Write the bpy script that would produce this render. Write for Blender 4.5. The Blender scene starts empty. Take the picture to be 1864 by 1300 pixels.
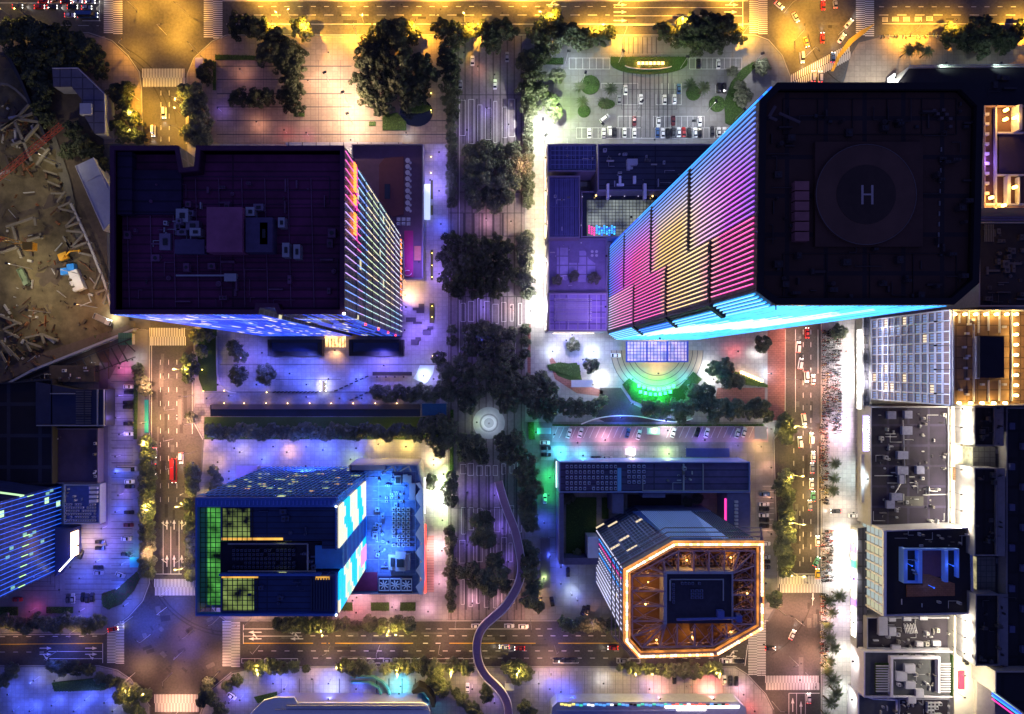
import bpy, bmesh, math, random
from mathutils import Vector
random.seed(7)
R = math.radians
H = 310.0; K = 0.25; NX, NY = 885.0, 670.0          # camera height, metres per picture pixel on the ground, nadir
S = bpy.context.scene
COL = S.collection

def P(px, py, z=0.0):                                # picture pixel at height z -> world point
    s = (H - z) / H * K
    return Vector(((px - NX) * s, -(py - NY) * s, z))

# ------------------------------------------------------------------ materials
MATS = {}
def nodes_of(m):
    m.use_nodes = True
    nt = m.node_tree; nt.nodes.clear()
    out = nt.nodes.new('ShaderNodeOutputMaterial')
    return nt, out
def N(nt, kind, **kw):
    n = nt.nodes.new(kind)
    for k, v in kw.items():
        if hasattr(n, k): setattr(n, k, v)
        else: n.inputs[k.replace('_', ' ')].default_value = v
    return n
def c4(c): return (c[0], c[1], c[2], 1.0)

def surf(name, col, rough=0.7, var=0.25, scale=0.6, metal=0.0, bump=0.0, pattern=None, pscale=1.0, col2=None, big=True, spec=0.4):
    """principled with two scales of noise; pattern: tiles / planks / windows"""
    if name in MATS: return MATS[name]
    m = bpy.data.materials.new(name); nt, out = nodes_of(m); L = nt.links.new
    b = N(nt, 'ShaderNodeBsdfPrincipled'); b.inputs['Roughness'].default_value = rough
    b.inputs['Metallic'].default_value = metal
    b.inputs['Specular IOR Level'].default_value = spec
    L(b.outputs[0], out.inputs[0])
    tc = N(nt, 'ShaderNodeTexCoord')
    n1 = N(nt, 'ShaderNodeTexNoise'); n1.inputs['Scale'].default_value = scale; n1.inputs['Detail'].default_value = 6
    n1.inputs['Roughness'].default_value = 0.65
    L(tc.outputs['Object'], n1.inputs['Vector'])
    n2 = N(nt, 'ShaderNodeTexNoise'); n2.inputs['Scale'].default_value = 0.06; n2.inputs['Detail'].default_value = 4
    L(tc.outputs['Object'], n2.inputs['Vector'])
    add = N(nt, 'ShaderNodeMath', operation='ADD'); L(n1.outputs[0], add.inputs[0]); L(n2.outputs[0], add.inputs[1])
    mr = N(nt, 'ShaderNodeMapRange'); mr.inputs[1].default_value = 0.6; mr.inputs[2].default_value = 1.4
    mr.inputs[3].default_value = 1 - var; mr.inputs[4].default_value = 1 + var
    L(add.outputs[0], mr.inputs[0])
    base = N(nt, 'ShaderNodeRGB'); base.outputs[0].default_value = c4(col); src = base.outputs[0]
    if pattern:
        br = N(nt, 'ShaderNodeTexBrick')
        c2 = col2 or tuple(x * 0.45 for x in col)
        br.inputs['Color1'].default_value = c4(col); br.inputs['Color2'].default_value = c4(tuple(x * 0.82 for x in col))
        br.inputs['Mortar'].default_value = c4(c2)
        br.inputs['Scale'].default_value = 1.0
        if pattern == 'tiles':
            br.offset = 0.0; br.inputs['Brick Width'].default_value = pscale; br.inputs['Row Height'].default_value = pscale
            br.inputs['Mortar Size'].default_value = 0.06 * pscale
        elif pattern == 'bricks':
            br.inputs['Brick Width'].default_value = pscale * 2; br.inputs['Row Height'].default_value = pscale
            br.inputs['Mortar Size'].default_value = 0.06 * pscale
        elif pattern == 'planks':
            br.offset = 0.0; br.inputs['Brick Width'].default_value = 60; br.inputs['Row Height'].default_value = pscale
            br.inputs['Mortar Size'].default_value = 0.10 * pscale
        L(tc.outputs['Object'], br.inputs['Vector']); src = br.outputs['Color']
        if pattern == 'vplanks':
            br.offset = 0.0; br.inputs['Brick Width'].default_value = pscale; br.inputs['Row Height'].default_value = 80
            br.inputs['Mortar Size'].default_value = 0.10 * pscale
    mx = N(nt, 'ShaderNodeVectorMath', operation='SCALE'); L(src, mx.inputs[0]); L(mr.outputs[0], mx.inputs['Scale'])
    L(mx.outputs[0], b.inputs['Base Color'])
    if bump:
        bp = N(nt, 'ShaderNodeBump'); bp.inputs['Strength'].default_value = bump; bp.inputs['Distance'].default_value = 0.3
        L(n1.outputs[0], bp.inputs['Height']); L(bp.outputs[0], b.inputs['Normal'])
    MATS[name] = m; return m

def emit(name, col, st, base=(0.1, 0.1, 0.1), var=0.0, scale=1.0):
    if name in MATS: return MATS[name]
    m = bpy.data.materials.new(name); nt, out = nodes_of(m); L = nt.links.new
    b = N(nt, 'ShaderNodeBsdfPrincipled'); b.inputs['Base Color'].default_value = c4(base)
    b.inputs['Emission Color'].default_value = c4(col); b.inputs['Emission Strength'].default_value = st
    if var:
        tc = N(nt, 'ShaderNodeTexCoord'); n1 = N(nt, 'ShaderNodeTexNoise'); n1.inputs['Scale'].default_value = scale
        n1.inputs['Detail'].default_value = 3
        L(tc.outputs['Object'], n1.inputs['Vector'])
        mr = N(nt, 'ShaderNodeMapRange'); mr.inputs[1].default_value = 0.36; mr.inputs[2].default_value = 0.66
        mr.inputs[3].default_value = st * (1 - var); mr.inputs[4].default_value = st * (1 + var)
        L(n1.outputs[0], mr.inputs[0]); L(mr.outputs[0], b.inputs['Emission Strength'])
    L(b.outputs[0], out.inputs[0]); MATS[name] = m; return m

def curtain(name, glass, frame, floor=4.0, bay=3.0, lit=0.06, litcol=(1.0, 0.85, 0.5), lits=1.2, rough=0.25, axis='Y', spec=0.5):
    """curtain wall: floor lines by height, bays along one axis, a few rooms lit"""
    if name in MATS: return MATS[name]
    m = bpy.data.materials.new(name); nt, out = nodes_of(m); L = nt.links.new
    b = N(nt, 'ShaderNodeBsdfPrincipled'); b.inputs['Roughness'].default_value = rough
    b.inputs['Specular IOR Level'].default_value = spec
    L(b.outputs[0], out.inputs[0])
    tc = N(nt, 'ShaderNodeTexCoord'); sp = N(nt, 'ShaderNodeSeparateXYZ'); L(tc.outputs['Object'], sp.inputs[0])
    def frac(sock, per):
        d = N(nt, 'ShaderNodeMath', operation='DIVIDE'); L(sock, d.inputs[0]); d.inputs[1].default_value = per
        f = N(nt, 'ShaderNodeMath', operation='FRACT'); L(d.outputs[0], f.inputs[0])
        fl = N(nt, 'ShaderNodeMath', operation='FLOOR'); L(d.outputs[0], fl.inputs[0])
        return f.outputs[0], fl.outputs[0]
    ax = N(nt, 'ShaderNodeMath', operation='ADD')
    if axis == 'Y': L(sp.outputs[1], ax.inputs[0]); ax.inputs[1].default_value = 0.31
    else: L(sp.outputs[0], ax.inputs[0]); ax.inputs[1].default_value = 0.31
    fz, iz = frac(sp.outputs[2], floor); fy, iy = frac(ax.outputs[0], bay)
    a = N(nt, 'ShaderNodeMath', operation='LESS_THAN'); L(fz, a.inputs[0]); a.inputs[1].default_value = 0.28
    c = N(nt, 'ShaderNodeMath', operation='LESS_THAN'); L(fy, c.inputs[0]); c.inputs[1].default_value = 0.12
    mxm = N(nt, 'ShaderNodeMath', operation='MAXIMUM'); L(a.outputs[0], mxm.inputs[0]); L(c.outputs[0], mxm.inputs[1])
    mix = N(nt, 'ShaderNodeMix', data_type='RGBA'); L(mxm.outputs[0], mix.inputs[0])
    mix.inputs[6].default_value = c4(glass); mix.inputs[7].default_value = c4(frame)
    L(mix.outputs[2], b.inputs['Base Color'])
    cb = N(nt, 'ShaderNodeCombineXYZ'); L(iy, cb.inputs[0]); L(iz, cb.inputs[1])
    wn = N(nt, 'ShaderNodeTexWhiteNoise'); L(cb.outputs[0], wn.inputs[0])
    g = N(nt, 'ShaderNodeMath', operation='LESS_THAN'); L(wn.outputs[0], g.inputs[0]); g.inputs[1].default_value = lit
    inv = N(nt, 'ShaderNodeMath', operation='SUBTRACT'); inv.inputs[0].default_value = 1; L(mxm.outputs[0], inv.inputs[1])
    e = N(nt, 'ShaderNodeMath', operation='MULTIPLY'); L(g.outputs[0], e.inputs[0]); L(inv.outputs[0], e.inputs[1])
    e2 = N(nt, 'ShaderNodeMath', operation='MULTIPLY'); L(e.outputs[0], e2.inputs[0]); e2.inputs[1].default_value = lits
    b.inputs['Emission Color'].default_value = c4(litcol); L(e2.outputs[0], b.inputs['Emission Strength'])
    MATS[name] = m; return m

def ledramp(name, stops, st, y0=None, y1=None, north=(.03,.25,1), white=0.0):
    """LED tubes whose displayed colour runs up the facade (object Z, metres), fading to another colour at one end (object Y)"""
    m = bpy.data.materials.new(name); nt, out = nodes_of(m); L = nt.links.new
    b = N(nt, 'ShaderNodeBsdfPrincipled'); b.inputs['Base Color'].default_value = (.02,.02,.02,1); L(b.outputs[0], out.inputs[0])
    tc = N(nt, 'ShaderNodeTexCoord'); sp = N(nt, 'ShaderNodeSeparateXYZ'); L(tc.outputs['Object'], sp.inputs[0])
    no = N(nt, 'ShaderNodeTexNoise'); no.inputs['Scale'].default_value = .07; L(tc.outputs['Object'], no.inputs['Vector'])
    ma = N(nt, 'ShaderNodeMath', operation='MULTIPLY_ADD'); L(no.outputs[0], ma.inputs[0]); ma.inputs[1].default_value = 26; ma.inputs[2].default_value = -13
    ad = N(nt, 'ShaderNodeMath', operation='ADD'); L(sp.outputs[2], ad.inputs[0]); L(ma.outputs[0], ad.inputs[1])
    dv = N(nt, 'ShaderNodeMath', operation='DIVIDE'); L(ad.outputs[0], dv.inputs[0]); dv.inputs[1].default_value = 171
    cr = N(nt, 'ShaderNodeValToRGB'); el = cr.color_ramp.elements
    w = lambda c: tuple(x+(1-x)*white for x in c)+(1,)
    el[0].position = stops[0][0]/171; el[0].color = w(stops[0][1]); el[1].position = stops[-1][0]/171; el[1].color = w(stops[-1][1])
    for p_, c_ in stops[1:-1]: e = el.new(p_/171); e.color = w(c_)
    L(dv.outputs[0], cr.inputs[0]); src = cr.outputs[0]
    if y0 is not None:
        mr = N(nt, 'ShaderNodeMapRange'); mr.inputs[1].default_value = y0; mr.inputs[2].default_value = y1; L(sp.outputs[1], mr.inputs[0])
        mx = N(nt, 'ShaderNodeMix', data_type='RGBA'); L(mr.outputs[0], mx.inputs[0]); L(src, mx.inputs[6]); mx.inputs[7].default_value = w(north); src = mx.outputs[2]
    L(src, b.inputs['Emission Color']); b.inputs['Emission Strength'].default_value = st
    MATS[name] = m; return m

def leafmat(name, c1, c2, trans=0.25):
    if name in MATS: return MATS[name]
    m = bpy.data.materials.new(name); nt, out = nodes_of(m); L = nt.links.new
    tc = N(nt, 'ShaderNodeTexCoord'); n1 = N(nt, 'ShaderNodeTexNoise'); n1.inputs['Scale'].default_value = 0.9
    n1.inputs['Detail'].default_value = 5
    L(tc.outputs['Object'], n1.inputs['Vector'])
    oi = N(nt, 'ShaderNodeObjectInfo')
    ad = N(nt, 'ShaderNodeMath', operation='MULTIPLY_ADD'); L(oi.outputs['Random'], ad.inputs[0]); ad.inputs[1].default_value = 0.5
    L(n1.outputs[0], ad.inputs[2])
    mr = N(nt, 'ShaderNodeMapRange'); mr.inputs[1].default_value = 0.4; mr.inputs[2].default_value = 1.1; L(ad.outputs[0], mr.inputs[0])
    mix = N(nt, 'ShaderNodeMix', data_type='RGBA'); mix.inputs[6].default_value = c4(c1); mix.inputs[7].default_value = c4(c2)
    L(mr.outputs[0], mix.inputs[0])
    b = N(nt, 'ShaderNodeBsdfPrincipled'); b.inputs['Roughness'].default_value = 0.55; L(mix.outputs[2], b.inputs['Base Color'])
    b.inputs['Specular IOR Level'].default_value = 0.3
    t = N(nt, 'ShaderNodeBsdfTranslucent'); L(mix.outputs[2], t.inputs[0])
    ms = N(nt, 'ShaderNodeMixShader'); ms.inputs[0].default_value = trans; L(b.outputs[0], ms.inputs[1]); L(t.outputs[0], ms.inputs[2])
    L(ms.outputs[0], out.inputs[0]); MATS[name] = m; return m

# ------------------------------------------------------------------ mesh builder
class MB:
    def __init__(s): s.v = []; s.f = []; s.m = []
    def face(s, pts, mi=0):
        n = len(s.v); s.v += [tuple(p) for p in pts]; s.f.append(tuple(range(n, n + len(pts)))); s.m.append(mi)
    def box(s, x0, y0, z0, x1, y1, z1, mi=0):
        if x0 > x1: x0, x1 = x1, x0
        if y0 > y1: y0, y1 = y1, y0
        n = len(s.v)
        s.v += [(x0,y0,z0),(x1,y0,z0),(x1,y1,z0),(x0,y1,z0),(x0,y0,z1),(x1,y0,z1),(x1,y1,z1),(x0,y1,z1)]
        for q in ((0,3,2,1),(4,5,6,7),(0,1,5,4),(1,2,6,5),(2,3,7,6),(3,0,4,7)):
            s.f.append(tuple(n + i for i in q)); s.m.append(mi)
    def obox(s, c, ux, hx, hy, z0, z1, mi=0):             # oriented box: centre, unit direction, half sizes
        c = Vector((c[0], c[1], 0)); u = Vector((ux[0], ux[1], 0)).normalized(); w = Vector((-u.y, u.x, 0))
        pts = [c - u*hx - w*hy, c + u*hx - w*hy, c + u*hx + w*hy, c - u*hx + w*hy]
        s.prism([(p.x, p.y) for p in pts], z0, z1, mi)
    def prism(s, poly, z0, z1, mi=0, cap=True, capmi=None, bottom=True):
        a = sum(poly[i][0]*poly[(i+1)%len(poly)][1] - poly[(i+1)%len(poly)][0]*poly[i][1] for i in range(len(poly)))
        if a < 0: poly = poly[::-1]
        n = len(s.v); k = len(poly)
        s.v += [(p[0], p[1], z0) for p in poly] + [(p[0], p[1], z1) for p in poly]
        for i in range(k):
            j = (i+1) % k; s.f.append((n+i, n+j, n+k+j, n+k+i)); s.m.append(mi)
        if cap: s.f.append(tuple(n+k+i for i in range(k))); s.m.append(mi if capmi is None else capmi)
        if bottom: s.f.append(tuple(n+i for i in reversed(range(k)))); s.m.append(mi)
    def tube(s, a, b, r, n=6, mi=0, r2=None, cap=True):
        a = Vector(a); b = Vector(b); d = (b - a)
        if d.length < 1e-6: return
        d.normalize(); r2 = r if r2 is None else r2
        u = d.orthogonal().normalized(); w = d.cross(u)
        k = len(s.v)
        for c, rr in ((a, r), (b, r2)):
            for i in range(n):
                t = 2*math.pi*i/n; s.v.append(tuple(c + u*math.cos(t)*rr + w*math.sin(t)*rr))
        for i in range(n):
            j = (i+1) % n; s.f.append((k+i, k+j, k+n+j, k+n+i)); s.m.append(mi)
        if cap:
            s.f.append(tuple(k+i for i in reversed(range(n)))); s.m.append(mi)
            s.f.append(tuple(k+n+i for i in range(n))); s.m.append(mi)
    def ring(s, poly, w, z0, z1, mi=0):                   # closed parapet along a polygon, to its inside
        inner = inset(poly, w)
        k = len(poly)
        for i in range(k):
            j = (i+1) % k
            s.prism([poly[i], poly[j], inner[j], inner[i]], z0, z1, mi)
    def build(s, name, mats, parent=None, smooth=False, loc=None):
        me = bpy.data.meshes.new(name)
        off = Vector((0,0,0))
        if parent is not None: off = wloc(parent)
        if loc is not None: off = Vector(loc)
        me.from_pydata([(v[0]-off.x, v[1]-off.y, v[2]-off.z) for v in s.v], [], s.f)
        if not isinstance(mats, (list, tuple)): mats = [mats]
        for m in mats: me.materials.append(m)
        me.polygons.foreach_set('material_index', s.m)
        if smooth: me.polygons.foreach_set('use_smooth', [True]*len(s.f))
        me.update()
        o = bpy.data.objects.new(name, me); COL.objects.link(o)
        if parent is not None: o.parent = parent
        elif loc is not None: o.location = loc
        return o

def wloc(o):
    v = Vector(o.location)
    while o.parent is not None:
        o = o.parent; v = v + Vector(o.location)
    return v
def inset(poly, w):
    k = len(poly); a = sum(poly[i][0]*poly[(i+1)%k][1] - poly[(i+1)%k][0]*poly[i][1] for i in range(k))
    sg = 1 if a > 0 else -1; out = []
    for i in range(k):
        p0, p1, p2 = Vector(poly[i-1][:2]), Vector(poly[i][:2]), Vector(poly[(i+1)%k][:2])
        d1 = (p1-p0).normalized(); d2 = (p2-p1).normalized()
        n1 = Vector((-d1.y, d1.x))*sg; n2 = Vector((-d2.y, d2.x))*sg
        b = (n1+n2); L = b.length
        if L < 1e-4: b = n1; f = 1
        else: b = b/L; f = 1/max(0.35, b.dot(n1))
        q = p1 + b*w*f; out.append((q.x, q.y))
    return out
def pw(pts, z=0): return [tuple(P(x, y, z)[:2]) for x, y in pts]
def rectpx(x0, y0, x1, y1): return [(x0, y0), (x1, y0), (x1, y1), (x0, y1)]
def inside(p, poly):
    x, y = p; c = False; k = len(poly)
    for i in range(k):
        x1, y1 = poly[i][:2]; x2, y2 = poly[(i+1)%k][:2]
        if (y1 > y) != (y2 > y) and x < (x2-x1)*(y-y1)/(y2-y1) + x1: c = not c
    return c

LABELS = {}
def tag(o, label, cat, group=None, kind=None):
    if label:
        if label in LABELS and not (group and LABELS[label] == group): print('DUP LABEL', label)
        LABELS[label] = group
        o['label'] = label
    if cat: o['category'] = cat
    if group: o['group'] = group
    if kind: o['kind'] = kind
    return o
def empty(name, loc, rz=0):
    o = bpy.data.objects.new(name, None); COL.objects.link(o); o.location = loc; o.rotation_euler = (0, 0, rz)
    o.empty_display_size = 1; return o
def copy_tree(o, parent=None):
    c = o.copy(); COL.objects.link(c); c.parent = parent
    if parent is None:
        for k in ('label', 'group'):
            if k in c: del c[k]
    for ch in KIDS.get(o.name, []): copy_tree(ch, c)
    return c
KIDS = {}
def reg(root):
    for o in list(bpy.data.objects):
        if o.parent is not None: KIDS.setdefault(o.parent.name, [])
    def rec(r):
        KIDS[r.name] = [o for o in r.children]
        for ch in KIDS[r.name]: rec(ch)
    rec(root)
ORD = ['first','second','third','fourth','fifth','sixth','seventh','eighth','ninth','tenth','eleventh','twelfth','thirteenth',
 'fourteenth','fifteenth','sixteenth','seventeenth','eighteenth','nineteenth','twentieth','twenty-first','twenty-second','twenty-third',
 'twenty-fourth','twenty-fifth','twenty-sixth','twenty-seventh','twenty-eighth','twenty-ninth','thirtieth','thirty-first','thirty-second',
 'thirty-third','thirty-fourth','thirty-fifth','thirty-sixth','thirty-seventh','thirty-eighth','thirty-ninth','fortieth']
def struct(name, mb, m): 
    o = mb.build(name, m); o['kind'] = 'structure'; return o

# ------------------------------------------------------------------ palette
M_ground  = surf('ground_paving', (0.10,0.10,0.11), 0.8, 0.3, 0.4)
M_asph    = surf('asphalt', (0.065,0.06,0.06), 0.62, 0.6, 1.1, bump=0.15)
M_asph2   = surf('asphalt_worn', (0.085,0.08,0.08), 0.6, 0.6, 0.9, bump=0.15)
M_pave    = surf('plaza_tiles', (0.36,0.35,0.36), 0.6, 0.22, 0.8, pattern='tiles', pscale=2.0, col2=(0.27,0.26,0.28))
M_pave2   = surf('walk_tiles', (0.27,0.25,0.25), 0.65, 0.25, 0.8, pattern='bricks', pscale=1.2)
M_prom    = surf('promenade_stone', (0.22,0.19,0.21), 0.65, 0.4, 0.8, pattern='vplanks', pscale=3.2, col2=(0.10,0.085,0.095))
M_pave3   = surf('car_park_paving', (0.22,0.22,0.23), 0.6, 0.25, 0.6, pattern='tiles', pscale=3.5, col2=(0.18,0.18,0.18))
M_red     = surf('red_paving', (0.30,0.13,0.12), 0.7, 0.25, 0.8, pattern='bricks', pscale=1.0)
M_warmp   = surf('warm_paving', (0.34,0.27,0.22), 0.7, 0.25, 0.8, pattern='tiles', pscale=2.5, col2=(0.26,0.20,0.16))
M_band    = surf('dark_stone_band', (0.06,0.055,0.065), 0.6, 0.2)
M_grass   = surf('lawn', (0.035,0.075,0.02), 0.9, 0.5, 2.0)
M_soil    = surf('excavated_soil', (0.13,0.105,0.06), 0.95, 0.75, 0.22, bump=0.9)
M_soil2   = surf('dark_soil', (0.09,0.07,0.055), 0.95, 0.5, 0.35, bump=0.5)
M_paint   = surf('white_road_paint', (0.75,0.74,0.72), 0.6, 0.15, 3)
M_ypaint  = surf('yellow_road_paint', (0.75,0.45,0.05), 0.6, 0.15, 3)
M_conc    = surf('concrete', (0.42,0.41,0.39), 0.8, 0.3, 1.0)
M_kerb    = surf('kerb_stone', (0.40,0.39,0.37), 0.8, 0.2, 2)
M_dark    = surf('dark_metal', (0.03,0.03,0.035), 0.5, 0.2)
M_steel   = surf('galvanised_steel', (0.40,0.41,0.44), 0.45, 0.2, 2, metal=0.3)
M_white   = surf('white_paint', (0.78,0.78,0.80), 0.5, 0.1, 1)
M_blackrf = surf('black_roof_felt', (0.016,0.013,0.02), 0.85, 0.4, 0.3)
M_purprf  = surf('dark_roof_deck', (0.035,0.02,0.065), 0.8, 0.5, 0.25, pattern='planks', pscale=3.0)
M_bluerf  = surf('blue_roof_deck', (0.08,0.09,0.22), 0.7, 0.35, 0.5, pattern='vplanks', pscale=2.2)
M_greyrf  = surf('grey_roof', (0.10,0.10,0.13), 0.8, 0.35, 0.4, pattern='tiles', pscale=6)
M_palerf  = surf('pale_roof', (0.42,0.42,0.50), 0.7, 0.2, 0.6)
M_ac      = surf('ac_casing', (0.5,0.5,0.54), 0.5, 0.15, 2)
M_wood    = surf('brown_deck', (0.16,0.09,0.05), 0.7, 0.3, 1.0, pattern='planks', pscale=1.0)
M_bark    = surf('bark', (0.09,0.065,0.045), 0.9, 0.3, 4)
M_glassd  = surf('dark_glass', (0.02,0.025,0.04), 0.12, 0.2, 0.5, spec=0.8)
M_tyre    = surf('tyre_rubber', (0.02,0.02,0.02), 0.8, 0.1)
M_water   = surf('pond_water', (0.01,0.015,0.03), 0.08, 0.2, spec=0.8)
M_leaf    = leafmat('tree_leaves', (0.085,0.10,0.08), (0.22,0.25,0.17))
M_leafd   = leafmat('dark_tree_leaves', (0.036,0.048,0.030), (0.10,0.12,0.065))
M_hedge   = leafmat('hedge_leaves', (0.04,0.09,0.02), (0.09,0.17,0.04))
M_palm    = leafmat('palm_leaves', (0.05,0.08,0.04), (0.10,0.13,0.06))
# ================================================================== SETTING: ground, roads, paving
mb = MB(); mb.face([(-2500,-2500,0),(2500,-2500,0),(2500,2500,0),(-2500,2500,0)]); struct('ground', mb, M_ground)

def arc(cx, cy, r, a0, a1, n=10):                     # picture-pixel arc, degrees, y down
    return [(cx + r*math.cos(R(a0+(a1-a0)*i/n)), cy + r*math.sin(R(a0+(a1-a0)*i/n))) for i in range(n+1)]
def sheet(name, pts, m, z, kind='structure'):
    mb = MB(); q = pw(pts)
    a = sum(q[i][0]*q[(i+1)%len(q)][1] - q[(i+1)%len(q)][0]*q[i][1] for i in range(len(q)))
    if a < 0: q = q[::-1]
    mb.face([(x, y, z) for x, y in q]); o = mb.build(name, m); o['kind'] = kind; return o

# one carriageway sheet per road, butted end to end
road = MB()
def rpoly(pts, z=0.02):
    q = pw(pts); a = sum(q[i][0]*q[(i+1)%len(q)][1] - q[(i+1)%len(q)][0]*q[i][1] for i in range(len(q)))
    if a < 0: q = q[::-1]
    road.face([(x, y, z) for x, y in q])
rpoly([(-900,-70),(2600,-70),(2600,62),(1600,64),(1560,75),(1545,100),(1535,140),(1520,175),(1445,200),(1440,140),(1425,100),(1400,72),(1375,62),
       (412,62),(385,74),(352,105),(340,135),(338,160),(259,160),(255,130),(235,100),(205,72),(165,58),(-900,58)])
struct('road', road, M_asph2)
road = MB(); rpoly([(259,160),(338,160),(338,262),(352,600),(352,770),(368,800),(365,860),(354,900),(354,1062),(360,1075),(395,1120),(410,1132),(455,1132),(1140,1132),(1400,1132),
       (1412,1110),(1418,1070),(1412,870),(1410,800),(1430,780),(1431,600),(1440,200),(1493,185),(1493,560),(1493,1320),(1470,1500),(1410,1500),(1410,1290),(1395,1262),(1360,1225),(1340,1212),(470,1212),(420,1222),(380,1255),(362,1300),(362,1500),(282,1500),(275,1285),
       (240,1235),(215,1218),(180,1210),(-900,1210),(-900,1158),(190,1156),(235,1125),(262,1095),(274,1062),(274,600),(262,262)], 0.02)
struct('road', road, M_asph)

Z1 = 0.14      # pavement level
def walk(name, pts, m, z=Z1):
    mb = MB(); mb.prism(pw(pts), 0.0, z, 0); o = mb.build(name, m); o['kind'] = 'structure'; return o
# north band pavement
walk('pavement', [(338,262),(338,162),(342,135),(354,107),(388,76),(414,66),(816,66),(816,262)], M_warmp)
walk('pavement', [(955,66),(1375,66),(1398,75),(1423,103),(1438,142),(1438,262),(955,262)], M_pave3)
walk('pavement', [(160,62),(203,76),(232,103),(252,132),(256,162),(259,262),(190,262),(190,180),(120,100),(-900,62),(-900,62.5)], M_warmp)
walk('pavement', [(1602,68),(2600,66),(2600,200),(1520,200),(1524,178),(1538,143),(1548,102),(1563,78)], M_warmp)
# central promenade
walk('promenade', [(816,66),(955,66),(955,262),(955,1128),(816,1128),(816,262)], M_prom)
# blocks
walk('plaza', [(341,262.5),(815.5,262.5),(815.5,735),(372,735),(355,735),(355,600)], M_pave)
walk('plaza', [(955.5,262.5),(1438,262.5),(1428,600),(1428,768),(955.5,768)], M_pave)
walk('plaza', [(372,800),(815.5,800),(815.5,1128),(460,1128),(412,1128),(399,1118),(364,1073),(357,1060),(357,900),(368,862),(371,812)], M_pave)
walk('pavement', [(355,735.5),(815.5,735.5),(815.5,799.5),(372,799.5),(355,768)], M_pave2)
walk('plaza', [(955.5,768.5),(1427,768.5),(1407,800),(1409,870),(1415,1070),(1408,1108),(1396,1128),(955.5,1128)], M_pave3)
walk('pavement', [(-400,690),(200,690),(245,602),(270,600),(270,1062),(258,1093),(232,1122),(190,1152),(-400,1154)], M_pave3)
walk('pavement', [(-400,1214),(180,1214),(213,1222),(237,1238),(272,1287),(278,1500),(-400,1500)], M_pave)
walk('plaza', [(366,1500),(366,1302),(383,1258),(422,1226),(470,1216),(970,1216),(970,1500)], M_pave)
walk('plaza', [(970.5,1500),(970.5,1216),(1338,1216),(1358,1228),(1392,1264),(1406,1292),(1406,1500)], M_pave)
walk('pavement', [(1497,200.5),(2600,200.5),(2600,1500),(1474,1500),(1497,1322)], M_pave)
walk('pavement', [(-900,62.7),(118,101),(188,181),(188,262.5),(200,600),(198,690),(-900,690)], M_soil2, 0.10)

Z2 = Z1 + 0.006
# patches laid on the paving
sheet('red_path', [(1397,590),(1430,590),(1428,765),(1397,765)], M_red, Z2)
sheet('path', [(955,62.5+20),(1000,100),(1000,262),(955,262)], M_pave3, Z2)
sheet('path', [(372,712),(800,712),(800,735),(372,735)], surf('worn_asphalt_lane', (0.2,0.2,0.22), 0.7, 0.4, 0.8), Z2)
sheet('red_path', [(1000,655),(1010,690),(1050,716),(1095,722),(1100,712),(1062,700),(1030,685),(1005,650)], M_red, Z2)
sheet('red_path', [(1306,706),(1392,706),(1392,735),(1300,735)], M_red, Z2)
sheet('driveway', [(1092,706),(1130,706),(1150,735),(1200,758),(1260,768),(1100,768),(1085,760)], M_asph, Z2)
sheet('red_path', [(960,590),(966,590),(966,700),(960,700)], M_red, Z2)
sheet('car_park', [(1005,776),(1398,776),(1398,805),(1005,805)], surf('pink_paving', (0.33,0.24,0.27), 0.7, 0.2), Z2)
sheet('car_park', [(985,812),(1235,812),(1235,838),(985,838)], M_pave, Z2)
sheet('red_path', [(766,975),(790,975),(790,1078),(766,1078)], surf('pink_deck', (0.42,0.24,0.22), 0.7, 0.15, pattern='planks', pscale=1.2), Z2)
sheet('path', [(190,66),(245,150),(255,262),(235,262),(232,160),(205,120),(165,72)], M_warmp, Z2)
# dirt
dirt = [(-400,100),(20,100),(50,170),(82,240),(110,330),(150,450),(190,560),(246,598),(120,650),(0,700),(-400,800)]
mb = MB(); q = pw(dirt); 
import itertools
xs = [p[0] for p in q]; ys = [p[1] for p in q]
# soil surface as a bumpy grid clipped to the site
step = 3.0; idx = {}; x = min(xs)
gx = [min(xs)+i*step for i in range(int((max(xs)-min(xs))/step)+2)]; gy = [min(ys)+i*step for i in range(int((max(ys)-min(ys))/step)+2)]
from mathutils import noise
for X in gx:
    for Y in gy:
        if inside((X, Y), q):
            def vid(a, b):
                k = (round(a,2), round(b,2))
                if k not in idx:
                    idx[k] = len(mb.v); mb.v.append((a, b, 0.5 + 1.1*noise.noise(Vector((a*0.06, b*0.06, 0))) + 0.3*noise.noise(Vector((a*0.3, b*0.3, 3)))))
                return idx[k]
            mb.f.append((vid(X,Y), vid(X+step,Y), vid(X+step,Y+step), vid(X,Y+step))); mb.m.append(0)
o = mb.build('excavated_ground', M_soil, smooth=True); o['kind'] = 'structure'
sheet('site_road', [(100,240),(130,330),(152,440),(142,440),(118,345),(90,260)], surf('haul_road', (0.13,0.12,0.10), 0.9, 0.4), Z2+0.6)
sheet('site_road', [(40,655),(235,592),(243,600),(60,672),(0,700),(0,690)], surf('site_track', (0.12,0.09,0.07), 0.9, 0.3), 1.15)

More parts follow.
